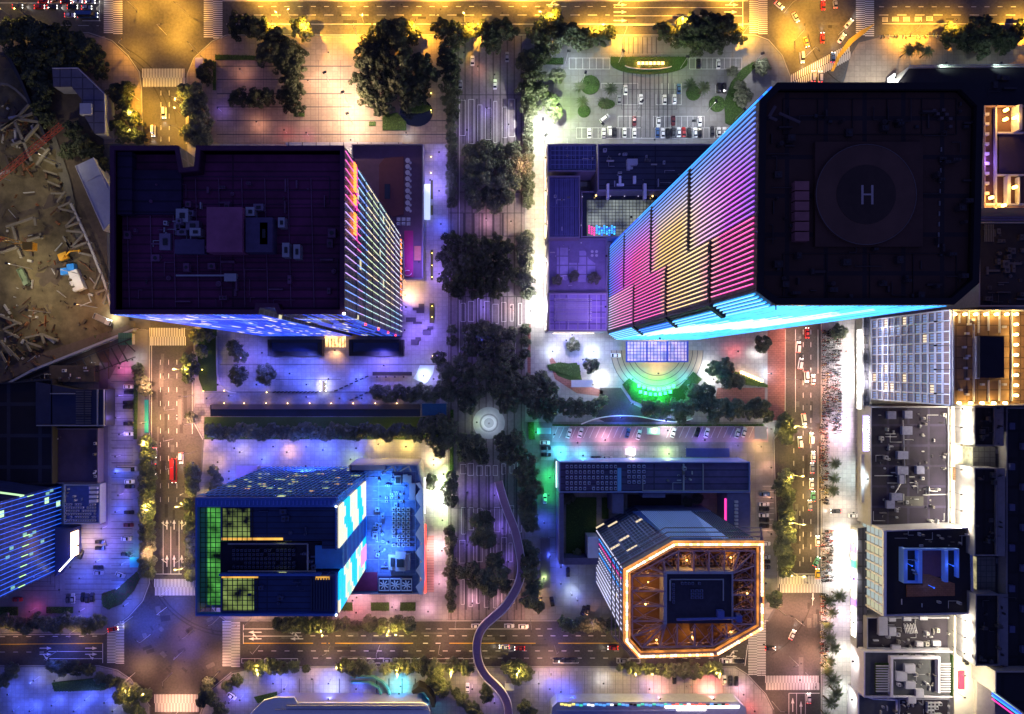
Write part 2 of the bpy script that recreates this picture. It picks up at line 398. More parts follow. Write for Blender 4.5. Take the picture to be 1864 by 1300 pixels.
# ------------------------------------------------------------------ painted markings
ZR = 0.026
mk = MB(); my = MB()
def mline(x0, y0, x1, y1, w=0.6, m=None, z=ZR, b=None):
    b = b or mk; a = P(x0, y0); c = P(x1, y1); d = Vector((c.x-a.x, c.y-a.y)); 
    if d.length < 1e-5: return
    d.normalize(); n = Vector((-d.y, d.x))*w*K*0.5
    b.face([(a.x-n.x, a.y-n.y, z), (c.x-n.x, c.y-n.y, z), (c.x+n.x, c.y+n.y, z), (a.x+n.x, a.y+n.y, z)])
def dash(x0, y0, x1, y1, on, off, w=0.8, b=None):
    L = math.hypot(x1-x0, y1-y0); t = 0
    while t < L:
        u = min(L, t+on); mline(x0+(x1-x0)*t/L, y0+(y1-y0)*t/L, x0+(x1-x0)*u/L, y0+(y1-y0)*u/L, w, b=b); t += on+off
def crosswalk(x0, y0, x1, y1, vertical_walk, n, lab):
    """two rows of bars, offset by half a bar as on these crossings"""
    c = MB()
    for half in (0, 1):
        for i in range(n):
            if vertical_walk:      # pedestrians walk up/down the picture: bars run left-right
                st = (y1-y0)/n; a = y0+st*(i+0.5*half); xm = (x0+x1)/2
                r = (x0, a, xm, a+st*0.5) if not half else (xm, a-0.0, x1, a+st*0.5)
            else:
                st = (x1-x0)/n; a = x0+st*(i+0.5*half); ym = (y0+y1)/2
                r = (a, y0, a+st*0.5, ym) if not half else (a, ym, a+st*0.5, y1)
            p = P(r[0], r[3]); q2 = P(r[2], r[1])
            c.face([(p.x,p.y,ZR),(q2.x,p.y,ZR),(q2.x,q2.y,ZR),(p.x,q2.y,ZR)])
    o = c.build('crosswalk_marking', M_paint); o['kind'] = 'structure'
crosswalk(189,-15,223,62, True, 20, '')
crosswalk(371,-15,405,70, True, 22, '')
crosswalk(259,125,337,158, False, 28, '')
crosswalk(1364,-20,1397,62, True, 22, '')
crosswalk(1558,-15,1591,66, True, 22, '')
crosswalk(272,597,338,629, False, 22, '')
crosswalk(281,1054,357,1084, False, 30, '')
crosswalk(195,1130,226,1208, True, 28, '')
crosswalk(405,1131,437,1214, True, 30, '')
crosswalk(281,1264,361,1296, False, 30, '')
crosswalk(1419,1048,1495,1079, False, 28, '')
crosswalk(1362,1095,1394,1230, True, 46, '')
crosswalk(1393,1230,1491,1256, False, 36, '')
c = MB()                                             # slanted crossing at the north-east junction
for i in range(30):
    t = i/30; x = 1440+t*108; y = 150 - t*58
    for k in (0, 1):
        a = P(x+k*1.6, y-14+k*14); b2 = P(x+1.9+k*1.6, y-14+k*14); d = P(x+1.9+k*1.6, y+k*14); e = P(x+k*1.6, y+k*14)
        c.face([(e.x,e.y,ZR),(d.x,d.y,ZR),(b2.x,b2.y,ZR),(a.x,a.y,ZR)])
o = c.build('crosswalk_marking', M_paint); o['kind'] = 'structure'

# north avenue
mline(405,1.5,1362,1.5,1.2); mline(0,5.5,180,6,0.9); dash(470,12,1120,12,9,15,0.9); dash(430,27.5,1110,27.5,17,15,0.9)
mline(412,44,1365,44,1.0); mline(1117,14,1352,14,0.9); mline(1117,29,1352,29,0.9); mline(1117,46,1352,46,0.9); mline(1352,-15,1352,58,1.2)
dash(1600,12.5,1864,12.5,9,15,0.9); dash(1600,27.5,1864,27.5,17,16,0.9); mline(1606,43.5,1864,43.5,0.9); mline(181,-10,181,38,0.9); mline(150,38,183,38,0.9); mline(0,42,60,44,.7)
dash(40,45,180,47,20,14,0.6); mline(0,-14,180,-14,0.8); dash(405,-14,1362,-14,9,15,.8); dash(1600,-14,1864,-14,9,15,.8)
def arrow(x, y, d, L=24, turn=0):                    # d: direction in degrees in the picture plane (0 = right, 90 = down)
    ux, uy = math.cos(R(d)), math.sin(R(d)); nx, ny = -uy, ux
    mline(x, y, x+ux*L*0.65, y+uy*L*0.65, 1.6)
    def tri(a):
        q = [P(*p) for p in a]; ar = (q[1].x-q[0].x)*(q[2].y-q[0].y)-(q[2].x-q[0].x)*(q[1].y-q[0].y)
        if ar < 0: q = q[::-1]
        mk.face([(p.x, p.y, ZR) for p in q])
    ex, ey = x+ux*L*0.6, y+uy*L*0.6
    tri([(ex+nx*3, ey+ny*3), (ex-nx*3, ey-ny*3), (x+ux*L, y+uy*L)])
    if turn:
        bx, by = x+ux*L*0.3, y+uy*L*0.3; tx, ty = nx*turn, ny*turn
        mline(bx, by, bx+ux*4+tx*5, by+uy*4+ty*5, 1.5)
        cx, cy = bx+ux*5+tx*5.5, by+uy*5+ty*5.5
        tri([(cx-ux*2.5, cy-uy*2.5), (cx+ux*4, cy+uy*4), (cx+ux*2+tx*5, cy+uy*2+ty*5)])
for ax, ay, tn in ((995,9,-1),(1117,9,-1),(1320,9,-1),(1117,22,0),(1318,22,0),(1117,37.5,0)): arrow(ax, ay, 0, 24, tn)
for x0, x1, yy in ((1606,1616,36),(1624,1636,35),(1644,1656,35),(1665,1678,35),(1686,1698,34)):   # blocks of worn lane lettering
    for k in range(4): mline(x0, yy-3.4+k*2.2, x1, yy-3.4+k*2.2, 0.7)
    mline(x0+1, yy-4, x0+1, yy+4, 0.7); mline(x1-1, yy-4, x1-1, yy+4, 0.7)
# west street
for X in (293,308): dash(X,165,X,258,9,12,0.7)
for X in (292,307,322): dash(X,655,X,930,9,16,0.8)
mline(276,600,276,1050,0.7); mline(350,640,350,790,0.7)
for X in (297,311,326): mline(X,948,X,1045,0.8)
mline(281,1045,331,1045,1.0)
for X, t in ((304,-1),(317,0),(331,1)): arrow(X,1032,270,22,t); 
for X, t in ((304,-1),(317,0),(331,1)): arrow(X,964,270,18,t)
# south street
mline(443,1137,443,1172,1.0); mline(443,1145,505,1145,.9); mline(443,1158,550,1158,0.9); arrow(476,1151,180,24,0); arrow(476,1163,180,24,1); arrow(548,1152,180,24,0); arrow(552,1163,180,24,1)
mline(443,1171,570,1171,1.5,b=my); mline(610,1171,752,1171,1.5,b=my); mline(818,1171,975,1171,1.5,b=my); mline(1016,1171,1137,1171,1.5,b=my)
dash(585,1171,600,1171,9,4,1.5,my); dash(770,1171,810,1171,9,14,1.5)
dash(470,1185,1360,1185,9,15,1.0); dash(565,1157.5,1125,1157.5,9,14,1.0); dash(570,1198,1360,1198,9,15,1.0); dash(775,1145,860,1145,9,12,1.0); dash(975,1145,1015,1145,9,12,1)
mline(820,1145,960,1145,0.9); mline(1361,1174,1356,1212,1); arrow(1322,1195,0,20,-1)
for x0, x1 in ((440,475),(482,542),(628,862),(1007,1053),(1123,1165),(1310,1354)):
    mline(x0,1199,x1,1199,0.9); mline(x0,1207,x1,1207,0.9); mline(x0,1199,x0,1207,0.9); mline(x1,1199,x1,1207,0.9)
    t = x0+24
    while t < x1-10: mline(t,1199,t,1207,0.7); t += 24
mline(0,1173,187,1171,1.3,b=my); mline(88,1186,186,1186,.9); mline(187,1171,187,1207,1); dash(0,1187,80,1187,9,15,.8); dash(0,1159,180,1158,9,15,.8)
mline(90,1199,186,1199,.9)
for X, Y, t in ((72,1180,0),(155,1180,0),(72,1191,1),(155,1191,1)): arrow(X,Y,0,22,t)
# east street
mline(1448,600,1448,750,0.8); mline(1489,600,1489,680,0.7); 
for X in (1462,1476): dash(X,600,X,1035,9,14,0.8)
dash(1445,770,1445,880,9,14,.8); dash(1456,930,1456,1035,9,14,.8); mline(1489,812,1489,1045,.7); mline(1419,1045,1495,1045,.9)
mline(1436,1262,1436,1320,.9); mline(1450,1262,1450,1320,.9); mline(1466,1262,1466,1320,.9); mline(1436,1262,1492,1262,.9); arrow(1443,1296,270,26,0); arrow(1458,1302,270,26,0); arrow(1480,1080,90,14,0)
mline(1479,1080,1479,1102,.8)
o = struct('road_marking', mk, M_paint); o = struct('road_marking', my, M_ypaint)

# yellow hatched kerb build-out at the north-east crossing
yb = MB(); pts = [(1592,44),(1568,55),(1545,72),(1525,100),(1512,130),(1517,130),(1530,104),(1552,78),(1575,60)]
yb.prism(pw(pts), 0.0, 0.16); o = yb.build('kerb_strip', M_ypaint); o['kind'] = 'structure'

# parking bays and paving lines (on the pavement level)
ZB = Z2 + 0.006
mk = MB(); bk = MB()
def bl(x0,y0,x1,y1,w=0.6,b=None): mline(x0,y0,x1,y1,w,z=ZB,b=b)
def bays(x0, x1, y0, y1, n, skew=0):
    for i in range(n+1):
        x = x0+(x1-x0)*i/n; bl(x, y0, x-skew, y1)
bays(1049,1168,233,252,12); bays(1192,1330,233,252,14); bl(1049,233,1168,233); bl(1049,252,1330,252); bl(1192,233,1330,233)
bays(1125,1168,212,232,4); bays(1189,1282,212,232,9); bl(1125,212,1168,212); bl(1189,212,1282,212)
bays(1132,1161,172,191,3); bays(1194,1240,172,191,5); bays(1094,1161,152,162,1); bays(1205,1240,152,171,3); bl(1094,152,1161,152)
bl(1132,191,1161,191); bl(1194,191,1240,191)
bays(1036,1110,106,126,6); bays(1255,1350,106,126,9); bl(1036,106,1110,106); bl(1036,126,1110,126); bl(1255,106,1350,106); bl(1255,126,1350,126)
bl(1049,233,1049,252); bl(1302,155,1302,170)
bays(1016,1170,777,797,14,9); bays(1222,1372,777,797,13,9); bl(1010,777,1395,777)
for i in range(9): bl(1388,885+i*10,1408,885+i*10,.6)
for i in range(30): bl(203,668+i*13.4,243,668+i*13.4,.9,b=bk)
for i in range(15): bl(118,962+i*9.2,240,962+i*9.2,.9,b=bk)
bl(205,816,240,816,.8,bk); bl(205,843,240,843,.8,bk)
for r in (0,8,16): bl(40+r,1075-r,110-r,1075-r,.8,bk); bl(108-r,1035,108-r,1080-r,.8,bk)
# dark joints of the plazas
for y in (121,145,171,195,220,245): bl(395,y,640 if y<200 else 815,y,1.6,bk)
for x in (430,480,530,580,620): bl(x,110,x,262,.5,bk)
for i in range(12): bl(1135+i*8.0,128,1135+i*8.0,250,1.2 if i%2 else 2.0,bk)
bl(1131,163,1232,163,.9,bk); bl(1131,199,1232,199,.9,bk); bl(1131,163,1131,199,.9,bk); bl(1232,163,1232,199,.9,bk)
for i in range(8): bl(1136+i*8.4,68,1136+i*8.4,98,1.5,bk)
for a in ((400,664,800,664),(372,714,690,714),(502,691,620,691)): bl(*a,1.0,bk)
for x in (1140,1190,1240,1290,1340): bl(x,830,x,838,.8,bk)
for i in range(9): bl(985,925+i*27,1012,925+i*27,.5,bk)
for i in range(30): bl(980+i*14,1222,980+i*14,1275,.5,bk)
for x in (512,545,570,618,686,708,732,756): bl(x,1235,x,1290,2.2 if x>600 else 1.2,bk)
for y in (655,1040): pass
# promenade: white outlined strips and dark cross bands
def outl(x0,y0,x1,y1): bl(x0,y0,x1,y0,.75); bl(x0,y1,x1,y1,.75); bl(x0,y0,x0,y1,.75); bl(x1,y0,x1,y1,.75)
rr = random.Random(3)
for (ya, yb_) in ((180,262),(543,595),(842,866),(920,975),(975,1030),(1050,1108)):
    for i in range(8):
        xa = 838+i*15+rr.uniform(-2,2); w = rr.choice((6,8,10)); y0 = ya+rr.uniform(0,0.25)*(yb_-ya); 
        if xa+w > 950: continue
        outl(xa, y0, xa+w, yb_-rr.uniform(0,.2)*(yb_-ya))
for y in (173,388,430,540,925): bl(818,y,953,y,1.4,bk)
bl(836,66+110,836,730,.7); bl(938,600,938,740,.5)
for x in (845,862,878,898,915): bl(x,388,x,430,4.0,bk)
for x in (848,872,890,918,940): bl(x,850,x,1110,3.4,bk)
for x in (843,868,893,916,940): bl(x,180,x,262,2.4,bk); bl(x,540,x,595,2.4,bk)
struct('parking_marking', mk, M_paint); struct('paving_joint', bk, M_band)
# circular paving on the promenade and rings before the hall tower
def ring_sheet(name, cx, cy, r0, r1, m, z, a0=0, a1=360):
    mb = MB(); n = 48
    for i in range(n):
        t0 = a0+(a1-a0)*i/n; t1 = a0+(a1-a0)*(i+1)/n
        q = [P(cx+r*math.cos(R(t)), cy+r*math.sin(R(t))) for r, t in ((r0,t0),(r1,t0),(r1,t1),(r0,t1))]
        ar = (q[1].x-q[0].x)*(q[2].y-q[0].y)-(q[2].x-q[0].x)*(q[1].y-q[0].y)
        if ar < 0: q = q[::-1]
        mb.face([(p.x,p.y,z) for p in q])
    o = mb.build(name, m); o['kind'] = 'structure'; return o
M_circ = surf('pale_circle_stone', (0.40,0.40,0.42), 0.6, 0.2); M_circd = surf('grey_circle_stone', (0.16,0.16,0.18), 0.6, 0.2)
ring_sheet('round_paving', 890,770,0.01,9,M_circd,ZB+.006); ring_sheet('round_paving', 890,770,9,14,M_circ,ZB+.006)
ring_sheet('round_paving', 890,770,14,17,M_circd,ZB+.006); ring_sheet('round_paving', 890,770,17,29,M_circ,ZB+.006)
for r in (45,54,64,73,83): ring_sheet('round_paving', 1196,638,r,r+1.2,M_band,ZB,0,180)
ring_sheet('round_paving', 1196,638,1,83,surf('warm_circle_stone',(0.36,0.28,0.22),0.6,0.2),Z2+.002,0,180)
# kerb lines (raised, pale) beside the carriageways
kb = MB()
def kerb(pts):
    for a, b in zip(pts, pts[1:]):
        p = P(*a); q = P(*b); d = Vector((q.x-p.x, q.y-p.y))
        if d.length < .1: continue
        c = ((p.x+q.x)/2, (p.y+q.y)/2); kb.obox(c, d, d.length/2, 0.16, 0, 0.17)
kerb([(414,64),(1375,64),(1399,73),(1424,101.5),(1439,141),(1440,200)]); kerb([(-100,60),(162,60),(204,74),(233.5,101.5),(253.5,131),(257.5,161),(260,262)])
kerb([(339.5,262),(339.5,161),(341,135),(353,106),(386.5,75),(413,64)]); kerb([(1601,66),(1864,65)])
kerb([(355,1062),(362,1074),(397,1119),(411,1130),(1398,1130)]); kerb([(1495,200),(1495,1320)]); kerb([(1429.5,600),(1429,768),(1408.5,800),(1410.5,870),(1416.5,1070)])
kerb([(470,1214),(1339,1214),(1359,1226.5),(1393.5,1263),(1408,1291)]); kerb([(421,1224),(381.5,1256.5),(364,1301)]); kerb([(-50,1212),(180,1212),(214,1220),(238.5,1236.5),(273.5,1286)])
kerb([(272,600),(272,1062),(260,1094),(233.5,1123.5),(190,1154),(-50,1156)]); kerb([(353.5,600),(353.5,770),(369.5,800)])
o = kb.build('kerb', M_kerb); o['kind'] = 'structure'

# worn patches, seams and tyre tracks on the carriageways
def patch_sheet(name, m, rects, z):
    b = MB()
    for (x,y,w,h,a) in rects:
        p = P(x,y); u = Vector((math.cos(a),math.sin(a))); v = Vector((-u.y,u.x)); W_ = w*K/2; H_ = h*K/2
        b.face([(p.x-u.x*W_-v.x*H_,p.y-u.y*W_-v.y*H_,z),(p.x+u.x*W_-v.x*H_,p.y+u.y*W_-v.y*H_,z),(p.x+u.x*W_+v.x*H_,p.y+u.y*W_+v.y*H_,z),(p.x-u.x*W_+v.x*H_,p.y-u.y*W_+v.y*H_,z)])
    struct(name, b, m)
rp = random.Random(17); rc = []
for i in range(90):
    k = i%5
    if k == 0: rc.append((rp.uniform(420,1860),rp.uniform(6,56),rp.uniform(6,40),rp.uniform(3,9),0))
    elif k == 1: rc.append((rp.uniform(285,345),rp.uniform(640,1040),rp.uniform(3,9),rp.uniform(8,50),0))
    elif k == 2: rc.append((rp.uniform(1445,1488),rp.uniform(600,1290),rp.uniform(3,9),rp.uniform(8,50),0))
    elif k == 3: rc.append((rp.uniform(450,1350),rp.uniform(1142,1205),rp.uniform(6,50),rp.uniform(3,8),0))
    else: rc.append((rp.uniform(250,390),rp.uniform(1100,1220),rp.uniform(3,18),rp.uniform(3,12),rp.uniform(0,1)))
patch_sheet('road_patch', surf('dark_tar_patch', (0.035,0.033,0.034), .7, .5, 1.0), rc[:55], .0225)
patch_sheet('road_patch', surf('pale_tar_patch', (0.12,0.115,0.11), .7, .5, 1.0), rc[55:], .0235)
M_track = surf('tyre_track_rubber', (0.038,0.034,0.032), .6, .5, 1.5)
for (cx,cy,r,a0,a1) in ((150,240,160,-75,-8),(150,240,152,-75,-8),(150,240,170,-70,-5),(420,1000,150,95,160),(420,1000,156,95,160),(1600,40,130,100,170),(1330,1060,150,10,60)):
    ring_sheet('tyre_track', cx, cy, r, r+2.2, M_track, .0245, a0, a1)
b = MB()
for i in range(60):
    x, y = [(rp.uniform(430,1340),rp.uniform(8,54)),(rp.uniform(290,340),rp.uniform(640,1040)),(rp.uniform(1446,1486),rp.uniform(600,1280)),(rp.uniform(260,390),rp.uniform(1095,1225)),(rp.uniform(450,1350),rp.uniform(1140,1205))][i%5]
    p = P(x,y); b.tube((p.x,p.y,.0),(p.x,p.y,.03),.42,10)
o = b.build('manhole', M_dark); o['kind'] = 'structure'
# ================================================================== BUILDINGS
def led(name, c, s): return emit('led_'+name, c, s, (0.02,0.02,0.02))
L_mag  = led('magenta', (1.0,0.05,0.42), 1.5)
L_pink = led('pink', (1.0,0.18,0.55), 1.2)
L_gold = led('gold', (1.0,0.62,0.22), .9)
L_wht  = led('white', (0.60,0.55,.9), .8)
L_blue = led('blue', (0.02,0.12,1.0), 1.6)
L_sky  = led('sky_blue', (0.03,0.32,1.0), 2.0)
L_cyan = led('cyan', (0.06,0.52,1.0), 1.9)
L_vio  = led('violet', (0.40,0.08,1.0), 1.3)
L_oran = led('orange', (1.0,0.20,0.03), 3.5)
L_red  = led('red', (1.0,0.04,0.03), 5.0)
L_yel  = led('yellow', (1.0,0.66,0.18), 9.0)
L_grn  = led('green', (0.02,1.0,0.22), 6.0)
L_warm = led('warm_white', (1.0,0.75,0.45), 6.0)
L_mint = led('mint', (0.45,0.95,0.75), 1.3)
L_lime = led('lime', (0.55,0.9,0.15), 1.2)
M_win  = emit('lit_window', (1.0,0.85,0.5), 1.3)
M_winb = emit('blue_lit_window', (0.35,0.65,1.0), 1.0)

def bldg(name, label, cat, pts, z, mwall, mroof, base=0.0, par=1.2, parw=0.5, mpar=None, group=None, poly=None):
    """pts: roof outline in picture pixels at the roof's height"""
    q = poly or pw(pts, z)
    cx = sum(p[0] for p in q)/len(q); cy = sum(p[1] for p in q)/len(q)
    root = empty(name, (cx, cy, base)); tag(root, label, cat, group)
    w = MB(); w.prism(q, base, z-0.4, 0, cap=False, bottom=False); w.build('wall', mwall, root)
    r = MB(); r.prism(inset(q, parw), z-0.9, z-par if par > 0 else z, 0, bottom=False) if par > 0.95 else r.prism(q, z-0.4, z, 0, bottom=False)
    r.build('roof', mroof, root)
    if par > 0.95:
        p = MB(); p.ring(q, parw, z-0.4, z); 
        # inner face down to the deck
        inn = inset(q, parw); k = len(inn)
        p2 = MB(); p2.prism(inn, z-par-0.02, z-0.4, 0, cap=False, bottom=False); p2.f = [tuple(reversed(f)) for f in p2.f]
        n = len(p.v); p.v += p2.v; p.f += [tuple(i+n for i in f) for f in p2.f]; p.m += p2.m
        p.build('parapet', mpar or mwall, root)
    root['zr'] = z-par if par > 0.95 else z; root['q'] = str(z)
    return root, q
def part(root, name, m, fn, smooth=False):
    b = MB(); fn(b); return b.build(name, m, root, smooth)
def px_box(b, x0, y0, x1, y1, z0, z1, at=None, mi=0):
    a = P(x0, y0, at if at is not None else z1); c = P(x1, y1, at if at is not None else z1)
    b.box(a.x, a.y, z0, c.x, c.y, z1, mi)
def ac_rows(root, x0, y0, x1, y1, z, nx, ny, h=1.4, fill=.7, m=None, skip=0.1, name='air_conditioner', limit=90):
    rr = random.Random(int(x0*7+y0)); c = 0
    for j in range(ny):
        for i in range(nx):
            if rr.random() < skip or c >= limit: continue
            ax = x0+(x1-x0)*(i+.5)/nx; ay = y0+(y1-y0)*(j+.5)/ny; w = (x1-x0)/nx*fill/2; d = (y1-y0)/ny*fill/2
            def fn(b):
                px_box(b, ax-w, ay-d, ax+w, ay+d, z, z+h, z)
                p = P(ax, ay, z); s = min(w, d)*K*(H-z)/H*.7
                b.tube((p.x,p.y,z+h), (p.x,p.y,z+h+.15), s, 8, 1)
            part(root, name, [m or M_ac, M_dark], fn); c += 1
def clutter(root, x0, y0, x1, y1, z, n, seed=1, m=None, smin=4, smax=12):
    """mixed roof plant: fan units, ducts, tanks, hatches and pipe runs"""
    rr = random.Random(seed); tones = [m or M_ac, m or M_steel, M_conc, surf('weathered_unit', (0.16,0.15,0.15), .7, .5, 1.5)] if m is None else [m]
    s_ = K*(H-z)/H
    for i in range(n):
        ax = rr.uniform(x0, x1); ay = rr.uniform(y0, y1); w = rr.uniform(smin, smax)/2; d = rr.uniform(smin, smax)/2; h = rr.uniform(.5, 2.2)
        k = rr.random(); mt = [rr.choice(tones), M_dark]; p = P(ax, ay, z)
        if k < .35:
            def fn(b):
                px_box(b, ax-w, ay-d, ax+w, ay+d, z, z+h, z)
                for fx in ((-.45,.45) if w > d*1.4 else (0,)): b.tube((p.x+fx*w*s_,p.y,z+h),(p.x+fx*w*s_,p.y,z+h+.12), min(w,d)*s_*.55, 10, 1)
            part(root, 'air_conditioner', mt, fn)
        elif k < .55: part(root, 'duct', mt, lambda b: px_box(b, ax-w*1.8, ay-d*.3, ax+w*1.8, ay+d*.3, z, z+h*.6, z) if rr.random() < .5 else px_box(b, ax-w*.3, ay-d*1.8, ax+w*.3, ay+d*1.8, z, z+h*.6, z))
        elif k < .7: part(root, 'water_tank', mt, lambda b: (b.tube((p.x,p.y,z),(p.x,p.y,z+h), w*s_*.7, 12), b.tube((p.x,p.y,z+h),(p.x,p.y,z+h+.3), w*s_*.5, 12, 0, w*s_*.2)))
        elif k < .85: part(root, 'roof_hatch', mt, lambda b: (px_box(b, ax-w*.5, ay-d*.5, ax+w*.5, ay+d*.5, z, z+.5, z), px_box(b, ax-w*.4, ay-d*.4, ax+w*.4, ay+d*.4, z+.5, z+.56, z, 1)))
        else:
            q1 = p+Vector((rr.uniform(-6,6),0,0)); q2 = q1+Vector((0,rr.uniform(-5,5),0)); u = Vector((0,0,.4))
            part(root, 'pipe', m or M_steel, lambda b: (b.tube(p+u, q1+u, .12, 5), b.tube(q1+u, q2+u, .12, 5)))
def roof_lines(root, x0, y0, x1, y1, z, nx, ny, m=None, name='roof_seam'):
    def fn(b):
        for i in range(nx+1):
            x = x0+(x1-x0)*i/max(nx,1); px_box(b, x-.35, y0, x+.35, y1, z, z+.25, z)
        for j in range(ny+1):
            y = y0+(y1-y0)*j/max(ny,1); px_box(b, x0+.5, y-.35, x1-.5, y+.35, z, z+.22, z)
    return part(root, name, m or M_steel, fn)
def spot(loc, col, power, radius=.25, parent=None, kind='POINT', aim=None, size=120, name='lamp_light'):
    l = bpy.data.lights.new(name, kind); l.color = col; l.energy = power; l.shadow_soft_size = radius
    if kind == 'SPOT': l.spot_size = R(size); l.spot_blend = .8
    o = bpy.data.objects.new(name, l); COL.objects.link(o)
    if parent is not None: o.parent = parent; o.location = Vector(loc)-wloc(parent)
    else: o.location = loc
    if aim is not None: o.rotation_euler = (Vector(aim)-Vector(loc)).to_track_quat('-Z','Y').to_euler()
    return o
def flood(root, px, py, z, col, power, aimpx, size=130, name='floodlight'):
    """added fill light standing in for facade glow, in an invented floodlight box"""
    p = P(px, py, z); a = P(*aimpx)
    d = (Vector((a.x,a.y,0))-Vector((p.x,p.y,0))).normalized()
    p = p + d*0.9
    part(root, name, [M_dark, emit('flood_%d_%d_%d' % tuple(int(c*9) for c in col), col, 6)], lambda b: (b.box(p.x-.35,p.y-.35,z-.1,p.x+.35,p.y+.35,z+.25,0), b.box(p.x-.3,p.y-.3,z-.16,p.x+.3,p.y+.3,z-.1,1)))
    spot((p.x,p.y,z-.9), col, power, .5, root, 'SPOT', (a.x,a.y,0), size)

# ---------------------------------------------------------------- 1. left office tower, roof at 127 m
zt = 127.0
root, q = bldg('office_tower', 'broad dark roofed office tower with blue lit south face, beside the construction site', 'tower',
    [(200,265),(325,265),(332,305),(353,303),(357,265),(627,265),(627,572),(505,572),(500,560),(472,560),(470,572),(200,572)], zt,
    curtain('tower_a_glass', (0.03,0.035,0.07), (0.13,0.13,0.20), 4.2, 3.4, .02, (1,.9,.5), .8, .3), surf('tower_a_roof', (0.14,0.025,0.09), 0.8, 0.6, 0.15, pattern='planks', pscale=2.5), par=4.0, parw=1.2, mpar=surf('tower_a_parapet',(0.09,0.03,0.07),.8,.3))
twA = root; zr = zt-4
part(root, 'machine_room', surf('machine_room_roof', (0.30,0.10,0.19), .8, .35, .3), lambda b: px_box(b, 376,377,441,459, zr, zr+5))
MPG=surf('plant_grey', (0.09,0.07,0.14), .8, .3); part(root, 'machine_room', MPG, lambda b: px_box(b, 447,396,496,459, zr, zr+4)); part(root, 'machine_room', MPG, lambda b: px_box(b, 318,436,372,462, zr, zr+2))
part(root, 'raised_deck', M_purprf, lambda b: (px_box(b, 243,310,330,390, zr, zr+1.2), px_box(b, 204,268,240,390, zr, zr+2.5)))
for (x,y,w,d,h) in ((331,392,22,24,3),(322,412,10,14,2),(350,410,24,16,2.5),(330,422,18,12,2),(355,422,20,14,3),(325,402,9,9,4),(346,388,12,10,2),(455,385,16,16,3),(480,425,14,40,4),(520,455,13,26,3),(540,458,12,26,3),(512,405,12,18,3),(345,440,30,10,1.5),(300,440,20,30,1.2),(470,377,18,12,2.2)):
    part(root, 'cooling_unit', [surf('plum_unit',(0.20,0.16,0.24),.6,.3) if h != 3 else M_steel, M_dark], lambda b: (px_box(b, x-w/2,y-d/2,x+w/2,y+d/2, zr, zr+h), px_box(b, x-w/5,y-d/5,x+w/5,y+d/5, zr+h, zr+h+.3, None, 1)))
part(root, 'window_cleaning_rig', M_steel, lambda b: (px_box(b, 408,498,430,512, zr, zr+1.5), px_box(b, 320,500,410,503, zr+1, zr+1.3)))
roof_lines(root, 215,470,615,560, zr, 1, 5, surf('roof_rail', (0.05,0.03,0.08), .6, .2), 'roof_rail')
roof_lines(root, 262,322,600,372, zr, 1, 2, MATS['roof_rail'], 'roof_rail')
part(root, 'white_corner_lamp', emit('corner_lamp', (.9,.95,1), 8), lambda b: px_box(b, 624,569,628,573, zt, zt+.5))
# east face strips (run the full height)
x627 = P(627,265,zt).x; ya = P(627,268,zt).y; yb_ = P(627,570,zt).y
def fin(root, x, y, dx, dy, z0, z1, w, d, segs, name='led_strip', m=None, sp=None):
    """a vertical fin standing off the wall; segs: list of (z0, z1, material index)"""
    b = MB()
    for s0, s1, mi in segs:
        b.obox((x+dx*d/2, y+dy*d/2), (dy, dx) if False else (-dy, dx), w/2, d/2, s0, s1, mi)
    return b.build(name, m, root)
PAL = [L_mag,L_pink,L_gold,L_wht,L_blue,L_sky,L_cyan,L_vio,L_mint,L_lime,M_dark]
nE = 19
for i in range(nE):
    y = ya + (yb_-ya)*(i+.3)/nE
    k = i/nE; segs = []
    zs = [zt-1, 117-12*k, 108-10*k, 92, 70, 52, 30, 12, 2]
    cols = [7 if k > .3 else 0, 0 if k < .55 else 4, 4 if i%2 else 5, 9 if i%3 else 2, 8, 2, 3, 1]
    if k > .75: cols = [4,7,5,8,3,8,5,3]
    for a, c2, mi in zip(zs, zs[1:], cols): segs.append((c2, a, mi))
    fin(root, x627+.01, y, 1, 0, 2, zt, .15, .2, segs, m=[led('dim%d' % j, c, s) for j, (c, s) in enumerate([((1,.15,.6),1.5),((1,.6,.85),1.4),((1,.88,.6),1.4),((.82,.85,1),1.4),((.2,.35,1),1.6),((.35,.65,1),1.5),((.4,.85,1),1.4),((.65,.4,1),1.4),((.65,.95,.9),1.2),((.8,.98,.6),1.2)])])
part(root, 'floor_band', surf('tower_a_band', (0.16,0.16,0.19),.5,.2), lambda b: [b.box(x627, yb_, z, x627+.25, ya, z+.5) for z in (12, 26, 40, 54, 68, 82, 96, 110)])
clutter(root, 225, 420, 610, 555, zr, 34, 401, surf('plum_plant',(0.16,0.07,0.14),.7,.6), 4, 16); clutter(root, 270, 330, 600, 400, zr, 22, 402, MATS['plum_plant'], 4, 14); clutter(root,290,375,370,460,zr,16,403,None,3,8)
for i in range(9): part(root,'cable_tray',MATS['plum_plant'],lambda b: b.tube(P(230+i*42,325,zr+.3),P(236+i*42,560,zr+.3),.16,4))
for k_ in range(3): flood(root, 640, 320+k_*90, 60, (.35,.3,1), 9000, (700, 340+k_*90))
